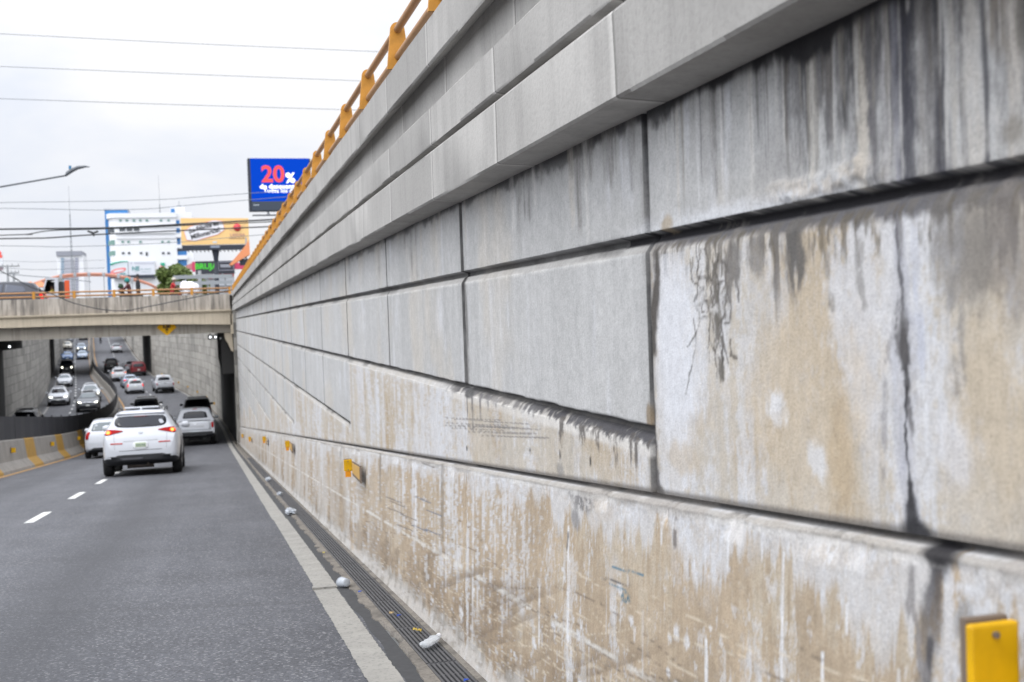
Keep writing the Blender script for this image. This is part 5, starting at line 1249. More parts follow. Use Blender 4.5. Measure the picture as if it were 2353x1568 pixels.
for xx0, xx1 in ((.98, 1.10), (-13.25, -13.12)):
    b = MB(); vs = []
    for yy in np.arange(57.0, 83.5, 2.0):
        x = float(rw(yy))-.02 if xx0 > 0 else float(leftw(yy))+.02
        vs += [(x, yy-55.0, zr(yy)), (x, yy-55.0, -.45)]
    b.add(vs, [(2*i, 2*i+1, 2*i+3, 2*i+2) for i in range(len(vs)//2-1)]); b.build('shade_lining', mat('soot_lining', (.03, .0295, .029), .95), br)  # dark sheets standing in for shade on the walls under the deck
b2 = overpass('second concrete bridge over the trench far beyond the first one', 161.0, 183.0, -24.0, -6.5, .66, 1.3)
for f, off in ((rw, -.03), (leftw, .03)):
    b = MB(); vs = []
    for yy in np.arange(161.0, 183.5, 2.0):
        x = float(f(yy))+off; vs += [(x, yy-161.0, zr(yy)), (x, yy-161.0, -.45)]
    b.add(vs, [(2*i, 2*i+1, 2*i+3, 2*i+2) for i in range(len(vs)//2-1)]); b.build('shade_lining', mat('soot_lining', (.03, .0295, .029), .95), b2)  # shade under the second bridge, put in as near-black sheets
for ch in b2.children:
    if ch.name.split('.')[0] in ('fascia_beam', 'girder', 'parapet', 'cornice'):
        pass
# railing on the bridge
brr = empty('guard_rail', 'ochre two pipe railing along the edge of the road bridge', 'railing', (0, 55.12, 1.385))
pb = MB(); pb.prism([(-.06, 0), (.06, 0), (.055, .33), (-.055, .33)], -.07, .07, 'xz'); pmesh = pb.mesh('post', M['rail_y'])
for k in range(-6, 6):
    o = link('post', pmesh, brr); o.location = (-7.55+1.715*k*1.0, 0, 0)
for zz in (.10, .275):
    b = MB(); b.tube([(x, 0, zz) for x in np.arange(-17, 1.3, 3)], .042, 10); b.build('pipe', M['rail_b'], brr, True)
# clearance sign
sg = empty('clearance_sign', 'amber diamond height sign hung under the bridge fascia', 'sign', (-1.885, 55.40, 0))
b = MB(); b.prism([(-.03, -.455), (.03, -.455), (.425, -.115), (.425, -.07), (.33, .04), (-.33, .04), (-.425, -.07), (-.425, -.115)], 0, .03, 'xz'); o = b.build('sign_plate', plain('sign_amber', (.80, .42, .005), .5, spec=.2), sg)
M['ink'] = plain('sign_ink', (.03, .02, .01), .6)
put_text('lettering', '5.00', .20, M['ink'], sg, (-.0, -.006, -.055), bold=.012); put_text('lettering', 'M', .14, M['ink'], sg, (0, -.006, -.20), bold=.01)
b = MB(); b.prism([(-.05, -.29), (.05, -.29), (0, -.36)], -.006, .0, 'xz'); b.build('arrow', M['ink'], sg)
# lamps under the bridge
M['lamp_on'] = plain('lit_floodlamp', (.9, .93, 1), .3, emit=4.5, ecol=(.92, .96, 1)); M['lamp_box'] = plain('lamp_housing', (.05, .05, .05), .6)
for (x, y), X, Y, lb in [((483, 775), .02, 59, 'leftmost of the three white lamps lit under the bridge by the right wall'), ((495, 775), .3, 59, 'middle one of the three white lamps under the bridge by the right wall'),
                         ((508, 778), .55, 59, 'rightmost of the three white lamps under the bridge by the right wall'), ((22, 797), 0, 61, 'single white lamp lit under the bridge in the dark left corner'), ((124, 777), 0, 165, 'tiny white lamp under the second bridge by the left wall')]:
    p = on_y(x, y, Y); s = 1.0 if Y < 100 else 1.3
    r = empty('flood_lamp', lb, 'lamp', p, group='lamps under the bridges'); r.scale = (s, s, s)
    b = MB(); b.lathe([(0, .0), (.045, .0), (.045, .012), (0, .02)], 'y', 14)
    for i, v in enumerate(b.v): b.v[i] = (v[0], -v[1], v[2])
    b.build('lens', M['lamp_on'], r)
    b = MB(); b.box((-.11, .004, -.11), (.11, .10, .11)); b.box((-.02, .02, .11), (.02, .06, .5)); b.build('housing', M['lamp_box'], r)

# ------------------------------------------------------------------ on the bridge: car, truck, riders
ST = .66
def street_car():
    me, bvh = shell('hatch'); s = 1.12
    rear = on_y(108, 690, 60.2)
    root = empty('dark_car', 'dark blue grey car with a red tail light crossing the bridge at the left edge', 'car', (rear.x-.72*s, 60.2, ST), (0, 0, R(90))); root.scale = (s, s, s)
    bm_ = me.copy(); bm_.materials[0] = paint('slate', (.022, .025, .038), .45); bm_.materials[1] = M['trim']; link('body', bm_, root)
    gl = plain('smoked_glass', (.10, .11, .14), .2, spec=.3)
    def part(pn, poly, side, m, rnd=0, off=.008): link(pn, patch_mesh(bvh, rounded(poly, rnd) if rnd else poly, side, pn, m, off), root)
    for side in ('left', 'right'):
        part('side_window', [(.0, 1.06), (.12, 1.30), (.85, 1.42), (.88, 1.05)], side, gl)
        part('side_window', [(.98, 1.05), (.96, 1.42), (1.35, 1.39), (1.85, 1.05)], side, gl)
        part('tail_light', [(-.67, .86), (-.52, .87), (-.52, 1.0), (-.64, 1.0)], side, M['tail_on'], 1, .012)
        for yy in (0, 2.6): part('wheel_arch', [(yy+.38*math.cos(a), max(.35, .325+.38*math.sin(a))) for a in [2*math.pi*i/20 for i in range(20)]], side, M['trim'], 0, .004)
    part('rear_window', [(-.52, 1.38), (.52, 1.38), (.60, 1.12), (.58, 1.06), (-.58, 1.06), (-.60, 1.12)], 'rear', M['glass'], 1)
    part('windscreen', [(-.50, 1.42), (.50, 1.42), (.72, 1.06), (-.72, 1.06)], 'front', M['glass'], 1)
    tl = [(.62, 1.02), (.74, 1.05), (.80, .92), (.82, .74), (.70, .74), (.68, .88)]
    for q in (tl, mirror_poly(tl)): part('tail_light', q, 'rear', M['tail_on'], 1, .012)
    t, r = cached(('wheel', 'hatch'), lambda: wheel_meshes(.325, .21))
    for yy in (0, 2.6):
        for s_ in (-1, 1):
            w = empty('wheel', None, None, (s_*.782, yy, .325)); w.parent = root
            a = link('tyre', t, w); c = link('rim', r, w)
            if s_ < 0: a.rotation_euler = c.rotation_euler = (0, 0, math.pi)
street_car()

def skin_body(name, J, E_, parent, colour_of, root='pelvis'):
    names = list(J); me = bpy.data.meshes.new(name)
    me.from_pydata([J[n][0] for n in names], [(names.index(a), names.index(c)) for a, c in E_], [])
    o = link(name, me); o.modifiers.new('s', 'SKIN'); ss = o.modifiers.new('u', 'SUBSURF'); ss.levels = 2; ss.render_levels = 2
    for i, n in enumerate(names):
        sv = me.skin_vertices[0].data[i]; sv.radius = (J[n][1], J[n][1] if len(J[n]) < 3 else J[n][2]); sv.use_root = (n == root)
    bpy.context.view_layer.update(); dg = bpy.context.evaluated_depsgraph_get(); dg.update()
    m2 = bpy.data.meshes.new_from_object(o.evaluated_get(dg)); bpy.data.objects.remove(o)
    mats = []; m2.materials.clear()
    pos = [(n, Vector(J[n][0])) for n in names]
    for p in m2.polygons:
        n = min(pos, key=lambda q: (q[1]-p.center).length)[0]; m = colour_of(n)
        if m not in mats: mats.append(m); m2.materials.append(m)
        p.material_index = mats.index(m); p.use_smooth = True
    r = link(name, m2, parent); return r
M['skin'] = plain('brown_skin', (.16, .085, .055), .6)
def person(label, loc, facing, shirt, trousers, pose='ride', head=None, group=None, arms=None, sleeve=None, rz=None):
    """facing +1 looks towards +X"""
    r = empty('person', label, 'person', loc, (0, 0, rz if rz is not None else 0 if facing > 0 else math.pi), group)
    if pose == 'ride':
        J = {'pelvis': ((0, 0, .80), .15, .13), 'waist': ((.03, 0, .98), .14, .11), 'chest': ((.08, 0, 1.20), .17, .12), 'neck': ((.11, 0, 1.38), .055), 'head': ((.14, 0, 1.50), .085), 'crown': ((.13, 0, 1.59), .075)}
        for s, sy in (('l', 1), ('r', -1)):
            J['shoulder'+s] = ((.09, .19*sy, 1.31), .06); J['elbow'+s] = ((.28, .26*sy, 1.12), .045); J['wrist'+s] = ((.50, .26*sy, 1.06), .033); J['hand'+s] = ((.58, .25*sy, 1.05), .035)
            J['hip'+s] = ((.03, .11*sy, .77), .10); J['knee'+s] = ((.42, .20*sy, .70), .07); J['ankle'+s] = ((.28, .18*sy, .30), .045); J['toe'+s] = ((.46, .19*sy, .25), .04)
    elif pose == 'sit':
        J = {'pelvis': ((0, 0, .80), .15, .13), 'waist': ((0, 0, .98), .14, .11), 'chest': ((.0, 0, 1.20), .17, .12), 'neck': ((.02, 0, 1.38), .055), 'head': ((.04, 0, 1.50), .085), 'crown': ((.03, 0, 1.59), .075)}
        for s, sy in (('l', 1), ('r', -1)):
            J['shoulder'+s] = ((.0, .19*sy, 1.31), .06); J['elbow'+s] = ((.16, .25*sy, 1.08), .045); J['wrist'+s] = ((.36, .17*sy, 1.14), .033); J['hand'+s] = ((.43, .15*sy, 1.16), .035)
            J['hip'+s] = ((.03, .11*sy, .77), .10); J['knee'+s] = ((.42, .16*sy, .78), .07); J['ankle'+s] = ((.46, .16*sy, .40), .045); J['toe'+s] = ((.60, .16*sy, .36), .04)
    else:
        J = {'pelvis': ((0, 0, .93), .14, .11), 'waist': ((0, 0, 1.08), .13, .10), 'chest': ((0, 0, 1.30), .16, .11), 'neck': ((.01, 0, 1.49), .055), 'head': ((.02, 0, 1.62), .085), 'crown': ((.01, 0, 1.71), .075)}
        for s, sy in (('l', 1), ('r', -1)):
            J['shoulder'+s] = ((0, .19*sy, 1.42), .06); J['elbow'+s] = ((-.02, .25*sy, 1.14), .045); J['wrist'+s] = ((.05, .26*sy, .90), .033); J['hand'+s] = ((.07, .25*sy, .82), .035)
            J['hip'+s] = ((0, .10*sy, .90), .095); J['knee'+s] = ((.05*sy, .11*sy, .50), .065); J['ankle'+s] = ((-.02+.05*sy, .11*sy, .09), .042); J['toe'+s] = ((.14+.05*sy, .12*sy, .05), .038)
    E_ = [('pelvis', 'waist'), ('waist', 'chest'), ('chest', 'neck'), ('neck', 'head'), ('head', 'crown')]
    for s in 'lr': E_ += [('chest', 'shoulder'+s), ('shoulder'+s, 'elbow'+s), ('elbow'+s, 'wrist'+s), ('wrist'+s, 'hand'+s), ('pelvis', 'hip'+s), ('hip'+s, 'knee'+s), ('knee'+s, 'ankle'+s), ('ankle'+s, 'toe'+s)]
    def c(n):
        if n.startswith(('head', 'crown', 'neck', 'hand')): return M['skin']
        if n.startswith(('elbow', 'wrist')): return sleeve or shirt
        if n.startswith('toe'): return M['trim']
        if n.startswith(('pelvis', 'hip', 'knee', 'ankle')): return trousers
        return shirt
    skin_body('body', J, E_, r, c)
    hp = Vector(J['head'][0])
    if head:
        kind, m = head; b = MB()
        if kind == 'helmet':
            b.lathe([(0, .165), (.06, .155), (.11, .115), (.135, .04), (.13, -.04), (.115, -.07), (.10, -.06)], 'z', 16, hp+Vector((-.005, 0, .02)))
            o = b.build('helmet', m, r, True)
            b = MB(); b.prism([(hp.x+.08, hp.z+.03), (hp.x+.135, hp.z+.02), (hp.x+.125, hp.z-.05), (hp.x+.08, hp.z-.05)], -.09, .09, 'xz'); b.build('visor', M['glass'], r)
        else:
            b.lathe([(0, .135), (.06, .13), (.095, .095), (.108, .04), (.10, .03)], 'z', 16, hp+Vector((-.005, 0, .01))); b.build('cap', m, r, True)
            b = MB(); b.prism([(hp.x+.06, -.07), (hp.x+.19, -.05), (hp.x+.20, .05), (hp.x+.06, .07)], hp.z+.045, hp.z+.06, 'xy'); b.build('cap_peak', m, r)
    else:
        b = MB(); b.lathe([(0, .125), (.06, .115), (.092, .07), (.098, .0), (.09, -.02)], 'z', 14, hp+Vector((-.015, 0, .015))); b.build('hair', M['trim'], r, True)
    b = MB(); b.cyl(hp+Vector((.085, 0, -.005)), hp+Vector((.115, 0, -.025)), .012, .018, 8); b.build('nose', M['skin'], r)
    return r
def motorbike(label, loc, facing, tank, group, rz=None):
    r = empty('motorbike', label, 'motorbike', loc, (0, 0, rz if rz is not None else 0 if facing > 0 else math.pi), group)
    t = MB(); t.lathe([(.20, -.045), (.29, -.045), (.31, 0), (.29, .045), (.20, .045), (.20, -.045)], 'y', 20); tm = t.mesh('wheel', M['tyre'], True)
    for x in (-.62, .66):
        o = link('wheel', tm, r); o.location = (x, 0, .31)
    b = MB(); b.tube([(-.62, 0, .31), (-.1, 0, .38), (.15, 0, .42), (.42, 0, .85)], .045, 8); b.tube([(.66, -.07, .31), (.50, -.07, .75), (.42, -.05, .98)], .025, 8); b.tube([(.66, .07, .31), (.50, .07, .75), (.42, .05, .98)], .025, 8); b.build('frame', M['trim'], r, True)
    b = MB(); b.lathe([(0, -.30), (.07, -.26), (.13, -.1), (.135, .1), (.07, .28), (0, .3)], 'x', 12, (.18, 0, .78)); b.build('fuel_tank', tank, r, True)
    b = MB(); b.box((-.62, -.12, .72), (.02, .12, .81)); o = b.build('seat', M['trim'], r); bv = o.modifiers.new('b', 'BEVEL'); bv.width = .03; bv.segments = 3
    b = MB(); b.box((-.08, -.13, .30), (.28, .13, .60)); o = b.build('engine', M['rim'], r); bv = o.modifiers.new('b', 'BEVEL'); bv.width = .03; bv.segments = 2
    b = MB(); b.tube([(.50, -.33, 1.04), (.44, -.12, .99), (.44, .12, .99), (.50, .33, 1.04)], .016, 8); b.build('handlebar', M['chrome'], r, True)
    b = MB(); b.lathe([(0, .07), (.07, .05), (.085, 0), (.05, -.08), (0, -.09)], 'x', 12, (.54, 0, .86)); b.build('headlight', M['head'], r, True)
    return r
SH = lambda n, c: plain(n, c, .8)
def bx(px, Y): return on_y(px, 680, Y).x
jeans = SH('dark_trousers', (.02, .022, .03))
gm_ = 'motorbikes crossing the bridge'; gp_ = 'riders crossing the bridge'
x = bx(687/1.7408, 60); loc = Vector((x, 60, ST+.10))
person('person in a pale cap and red vest riding behind a white sack', loc, 1, SH('red_vest', (.38, .015, .02)), jeans, 'ride', ('cap', SH('pale_cap', (.62, .57, .50))), gp_, sleeve=SH('brown_sleeve', (.10, .055, .045)))
motorbike('motorbike under the person in the red vest on the bridge', loc+Vector((0, 0, -.02)), 1, SH('red_tank', (.35, .02, .02)), gm_)
bm = bmesh.new(); bmesh.ops.create_icosphere(bm, subdivisions=4, radius=1)
for v in bm.verts:
    kx = 1+.16*math.sin(4.1*v.co.x+1)*math.cos(3*v.co.z)+.10*math.sin(9*v.co.x+5*v.co.y); v.co = Vector((v.co.x*.52, v.co.y*.36, v.co.z*.36*(1.15-.45*abs(v.co.x)**2)))*kx
me = bpy.data.meshes.new('white_sack'); bm.to_mesh(me); bm.free(); me.polygons.foreach_set('use_smooth', [True]*len(me.polygons)); me.materials.append(SH('white_sack_cloth', (.78, .79, .82)))
o = link('white_sack', me); o.location = (bx(757/1.7408, 60), 60, ST+1.15); tag(o, 'bulging white sack carried in front of the rider in the red vest', 'sack')
x = bx(522/1.7408, 60.5); loc = Vector((x, 60.5, ST+.14))
person('person in a teal helmet riding a motorbike on the bridge', loc, -1, SH('maroon_shirt', (.09, .025, .03)), jeans, 'ride', ('helmet', SH('teal_helmet', (.02, .22, .20))), gp_)
motorbike('motorbike under the rider in the teal helmet on the bridge', loc+Vector((0, 0, -.02)), -1, SH('black_tank', (.02, .02, .025)), gm_)
x = bx(496/1.7408, 61.5); loc = Vector((x, 61.5, ST-.12))
person('person in a dark green helmet riding ahead of the teal helmeted one', loc, -1, SH('black_shirt', (.02, .02, .025)), jeans, 'ride', ('helmet', SH('green_helmet', (.02, .05, .02))), gp_)
motorbike('motorbike ahead of the rider in the teal helmet on the bridge', loc+Vector((0, 0, -.02)), -1, SH('white_tank', (.5, .5, .52)), gm_)
x = bx(554/1.7408, 61); person('person in dark clothes standing behind the riders on the bridge', Vector((x, 61, ST+.26)), -1, SH('charcoal_shirt', (.025, .027, .032)), jeans, 'stand', None, None)

g_ = ground(*z8(262, 237)); hz = heading(g_.y)+R(90)
person('person in dark clothes riding away far up the right lanes by the median', g_, 1, SH('dark_jacket', (.015, .016, .02)), jeans, 'ride', ('helmet', SH('black_helmet', (.012, .012, .014))), None, rz=hz)
motorbike('dark motorbike far up the right lanes beside the median', g_, 1, SH('dark_tank', (.02, .02, .02)), None, rz=hz)

def flatbed():
    x0, x1 = bx(97, 62), bx(140, 62)      # nose and back of the cab, heading left
    w = x1-x0
    r = empty('flatbed_truck', 'white small flatbed truck with its driver showing, behind the dark sedan on the bridge', 'truck', (x0, 62, ST))
    wm = PAINT['white']; h0, h1 = .45, 1.93
    y0, y1 = -.9, .9
    b = MB(); b.prism([(0, h0), (w, h0), (w, 1.12), (.10, 1.12), (.02, .95)], y0, y1, 'xz'); o = b.build('cab', wm, r)
    b = MB(); b.prism([(.36*w, h1), (w, h1), (w, h1-.10), (.34*w, h1-.10)], y0, y1, 'xz'); b.build('roof', wm, r)
    b = MB(); b.box((.80*w, y0, 1.12), (w, y1, h1-.10)); b.build('cab_back', wm, r)
    for yy in (y0, y1-.07):
        b = MB(); b.prism([(.08*w, 1.121), (.18*w, 1.121), (.42*w, h1-.101), (.34*w, h1-.101)], yy, yy+.07, 'xz'); b.build('windscreen_pillar', wm, r)
    b = MB(); b.prism([(.085*w, 1.122), (.095*w, 1.122), (.35*w, h1-.102), (.34*w, h1-.102)], y0+.071, y1-.071, 'xz'); b.build('windscreen', M['glass_l'], r)
    b = MB(); b.box((.10*w, y1-.16, 1.0), (.80*w-.01, y1-.08, h1-.15)); b.build('cab_lining', M['trim'], r)  # dark panel put in for the dim inside of the cab
    b = MB(); b.box((w+.08, y0, .72), (w+3.0, y1, .86)); b.build('flatbed', M['trim'], r)
    b = MB(); b.box((w+.05, y0, .86), (w+.22, y1, 1.72)); b.build('headboard', M['trim'], r)
    b = MB(); b.box((w+.30, y0, .861), (w+.52, y0+.10, 1.78)); b.build('stake', SH('orange_stake', (.65, .10, .03)), r)
    t, rm = cached(('wheel', 'suv'), lambda: wheel_meshes(.36, .235))
    for xx in (.55*w, w+2.2):
        for yy in (y0+.1, y1-.1):
            e = empty('wheel', None, None, (xx, yy, .36), (0, 0, R(-90 if yy < 0 else 90))); e.parent = r; link('tyre', t, e); link('rim', rm, e)
    p = person('person in a yellow shirt driving the white flatbed truck', Vector((x0+.62*w, 62-.35, ST+.02)), -1, SH('yellow_shirt', (.62, .46, .10)), jeans, 'sit', None, None)
flatbed()
# ------------------------------------------------------------------ the city beyond the bridge
def T(*a): return on_y(*a)
def xz(px, py, Y): p = on_y(px/1.7408, py/1.7408, Y); return p.x, p.z      # from pixels of the 4096 wide photograph
ROLLC = 0
def bd(b, x0, z0, x1, z1, y0, y1): b.box((min(x0, x1), y0, min(z0, z1)), (max(x0, x1), y1, max(z0, z1)))
W_ = plain('white_render', (.72, .73, .75), .8, var=.05, vscale=.3); BL = plain('blue_panel', (.03, .17, .42), .4, var=.2, vscale=.15); DK = plain('dark_window', (.03, .04, .05), .1, spec=.8)
GRN = plain('green_glass', (.16, .28, .25), .15); DKB = plain('navy_steel', (.022, .028, .042), .6)

def clinic():
    Y = 260
    def q(zx, zy): return xz(400+zx/4.9, 800+zy/4.9, Y)
    L0, ztop = q(290, 275); R0, _ = q(1482, 275)
    r = empty('office_building', 'white multi storey office building with blue side tower and small windows', 'building', (0, Y, 0))
    yb = 16
    # body with a rounded left corner
    pl = [(R0, 0), (R0, yb), (L0-1.6, yb)] + [(L0-1.75+1.75*(1-math.cos(t)), 5*(1-math.sin(t))) for t in [R(a) for a in (0, 15, 30, 45, 60, 75, 90)]]
    b = MB(); b.prism(pl, STREET, ztop-.9, 'xy'); smooth_angle(b.build('wall', W_, r), 30)
    pl2 = [(x-.35 if x < L0 else x+.1, y-.35 if y < 8 else y) for x, y in pl]
    b = MB(); b.prism(pl2, ztop-.898, ztop+.1, 'xy'); b.build('roof_slab', W_, r)
    def panel(name, x0, y0, x1, y1, m, d=.12, yo=0):
        a = q(x0, y0); c = q(x1, y1); b = MB(); bd(b, a[0], a[1], c[0], c[1], yo-d, yo+.05); return b.build(name, m, r)
    for yy, xs, m in [(405, (400, 525, 665, 790, 920, 1195, 1345), GRN), (825, (445, 560, 795, 1225, 1345), GRN), (1045, (455, 570, 805, 1240, 1345), DK)]:
        for x in xs:
            o = panel('window', x-26, yy-20, x+26, yy+20, m); 
    panel('window', 895, 1025, 940, 1095, DK)
    for k in range(3): panel('window', 380+k*140, 560-4*k, 495+k*140, 620-4*k, DK)
    panel('ledge', 300, 625, 1480, 650, W_, .5); panel('ledge', 300, 520, 1480, 535, W_, .4); panel('ledge', 330, 740, 1480, 752, W_, .25)
    for (y0, y1, m) in [(560, 640, DK), (790, 880, GRN), (1000, 1090, GRN)]:
        for k in range(3):
            a = q(205+k*42, y0+14-k*8); c = q(240+k*42, y1+14-k*8); t = [.22, .5, .78][k]*math.pi/2
            xx = L0-1.75+1.75*(1-math.cos(t)); yv = 5*(1-math.sin(t))
            b = MB(); b.box((-.45, -.08, min(a[1], c[1])), (.45, .05, max(a[1], c[1]))); o = b.build('window', m, r); o.location = (xx-.05, yv-.05, 0); o.rotation_euler = (0, 0, -(math.pi/2-t)*.8)
    # blue tower behind the left corner and the blue panelled stair on the right
    a = q(65, 178); c = q(517, 178); b = MB(); b.box((a[0], 3.0, STREET), (c[0], 12, a[1])); b.build('blue_tower', BL, r)
    b = MB(); b.box((a[0]-.15, 2.9, a[1]), (c[0]+.15, 12.1, a[1]+.35)); b.build('parapet', plain('grey_cap', (.4, .42, .45), .7), r)
    a = q(1372, 120); c = q(1660, 150); b = MB(); b.box((a[0], 1.5, q(0, 275)[1]), (c[0], 8, a[1])); b.build('stair_head', W_, r)
    panel('blue_window', 1385, 165, 1460, 262, BL, .3, 1.5)
    a = q(1482, 300); c = q(1580, 300); b = MB(); b.box((a[0], .6, STREET), (c[0]+2.4, 9, q(0, 250)[1])); b.build('stair_tower', W_, r)
    for (x0, y0, x1, y1) in [(1488, 398, 1560, 470), (1484, 552, 1566, 640), (1510, 752, 1576, 868), (1518, 962, 1700, 1080), (1528, 1180, 1705, 1285)]:
        o = panel('blue_window', x0, y0, x1, y1, BL, .12, .6)
    for (x0, y0, x1, y1) in [(1490, 680, 1590, 735), (1500, 885, 1600, 945), (1510, 1090, 1720, 1165)]: panel('balcony', x0, y0, x1, y1, W_, .9, .6)
    a = q(1665, 215); c = q(1730, 340); b = MB(); bd(b, a[0], a[1], c[0], c[1], 3, 5); b.build('roof_unit', plain('unit_grey', (.25, .27, .28), .6), r)
    b = MB(); m0 = q(1540, 95); b.cyl((m0[0], 4, m0[1]-2), (m0[0], 4, m0[1]+1.2), .07); b.box((m0[0]-.5, 3.9, m0[1]-.3), (m0[0]+.5, 4.1, m0[1]+.3)); b.build('roof_antenna', plain('unit_grey2', (.3, .32, .34), .6), r)
    # signboards on the lower storeys
    SB = plain('pale_sign', (.60, .66, .70), .5); o = panel('sign_board', 200, 1215, 555, 1490, SB, .4)
    panel('sign_board', 558, 1205, 1082, 1490, plain('pale_sign2', (.62, .64, .69), .5), .4)
    gr = plain('sign_green', (.02, .35, .22), .5); pk = plain('sign_red', (.72, .22, .22), .5); tl = plain('sign_teal', (.10, .27, .28), .5)
    b = MB(); pts = []
    for t in np.linspace(0, 1, 9):
        p = q(205+345*t, 1272-62*math.sin(min(1, t*1.25)*math.pi/2)); pts.append((p[0], -.45, p[1]))
    b.tube(pts, [.18-.09*t for t in np.linspace(0, 1, 9)], 8); b.build('green_arc', gr, r)
    c0 = q(365, 1390); pmx = rounded([(-1.55, -.42), (1.35, .22), (1.55, .66), (-1.35, .12)], 2)
    b = MB(); b.prism([(c0[0]+x, c0[1]-.1+z) for x, z in rounded([(-2.0, -.85), (1.35, -.18), (1.65, .85), (-1.25, .42)], 2)], -.46, -.40, 'xz'); b.build('red_emblem', pk, r)
    b = MB(); b.prism([(c0[0]+.05+x*.8, c0[1]-.05+z*.72) for x, z in rounded([(-1.5, -.55), (1.2, -.08), (1.35, .5), (-1.1, .2)], 2)], -.49, -.462, 'xz'); b.build('emblem_field', plain('emblem_pale', (.72, .66, .68), .5), r)
    panel('teal_stroke', 395, 1440, 505, 1462, tl, .47)
    put_text('lettering', 'NE', 1.25, tl, r, (q(702, 1352)[0], -.43, q(702, 1352)[1]), bold=.05)
    for (x0, y0, x1, y1, m) in [(800, 1345, 1025, 1372, 'sg1'), (680, 1400, 1000, 1420, 'sg2'), (600, 1225, 1070, 1262, 'sg3')]:
        n = 12
        for i in range(n):
            if random.random() < .2: continue
            xa = x0+(x1-x0)*i/n; panel('faint_letter', xa, y0+3*random.random(), xa+(x1-x0)/n*.7, y1, mat(m, {'sg1': (.33, .42, .44), 'sg2': (.45, .52, .54), 'sg3': (.44, .45, .52)}[m], .6), .44)
    panel('awning', 200, 1492, 540, 1540, DKB, 1.2); panel('awning', 542, 1482, 1090, 1530, DKB, 1.2)
    b = MB(); a = q(1185, 1400); c = q(1215, 1290); bd(b, a[0], a[1], c[0], c[1], -.5, 0); b.build('red_banner', pk, r)
    b = MB(); a = q(1190, 1290); c = q(1270, 1235); bd(b, a[0], a[1], c[0], c[1], -.5, 0); b.build('green_banner', gr, r)
clinic()

def grey_tower():
    Y = 400
    def q(zx, zy): return xz(zx/2.6125, 600+zy/2.6125, Y)
    r = empty('tower_block', 'distant white and grey tower block with a dark grey cap', 'building', (0, Y, 0))
    a = q(592, 1105); c = q(868, 1105); b = MB(); b.box((a[0], 0, STREET), (c[0], 14, a[1])); b.build('wall', W_, r)
    a = q(588, 1062); c = q(856, 1105); b = MB(); bd(b, a[0], a[1], c[0], c[1], -.6, 14.5); b.build('roof_cap', plain('cap_grey', (.26, .27, .31), .7), r)
    a = q(672, 1140); c = q(785, 1500); b = MB(); bd(b, a[0], a[1], c[0], STREET+.1, -.35, .1); b.build('grey_bay', plain('bay_grey', (.42, .43, .48), .7), r)
    for x0, x1, m in ((636, 670, plain('bluish_glass', (.24, .33, .42), .2)), (784, 820, plain('greyish_glass', (.30, .31, .38), .2))):
        for k in range(14):
            a = q(x0, 1130+27*k); c = q(x1, 1130+27*k+20); b = MB(); bd(b, a[0], a[1], c[0], c[1], -.2, .1); b.build('window', m, r)
    for k in range(10):
        a = q(674, 1160+36*k); c = q(783, 1164+36*k); b = MB(); bd(b, a[0], a[1], c[0], c[1], -.42, -.30); b.build('floor_line', plain('line_grey', (.33, .34, .38), .7) if k == 0 else bpy.data.materials['line_grey'], r)
    return r
grey_tower()

def mast(label, px, py0, py1, Y):
    a = on_y(px/1.7408, py0/1.7408, Y); c = on_y(px/1.7408, py1/1.7408, Y)
    r = empty('antenna_mast', label, 'mast', (c.x, Y, STREET))
    h = a.z-STREET; b = MB()
    w0, w1 = .42, .10
    legs = [(math.cos(t), math.sin(t)) for t in (0, 2.09, 4.19)]
    for cx, cy in legs: b.cyl((cx*w0, cy*w0, 0), (cx*w1, cy*w1, h*.8), .07, .05, 5)
    n = 26
    for i in range(n):
        za, zb_ = h*.8*i/n, h*.8*(i+1)/n; wa = w0+(w1-w0)*i/n; wb = w0+(w1-w0)*(i+1)/n
        for j in range(3): p, s = legs[j], legs[(j+1) % 3]; b.cyl((p[0]*wa, p[1]*wa, za), (s[0]*wb, s[1]*wb, zb_), .035, n=4)
    b.build('lattice', plain('mast_grey', (.22, .24, .26), .6) if 'mast_grey' not in bpy.data.materials else bpy.data.materials['mast_grey'], r)
    b = MB(); b.cyl((0, 0, h*.79), (0, 0, h), .06, .03, 6); b.build('tip', bpy.data.materials['mast_grey'], r)
mast('tall lattice antenna mast standing over the distant tower block', 292, 745, 1160, 300)
mast('faint lattice mast rising behind the white office building', 652, 700, 1150, 330)

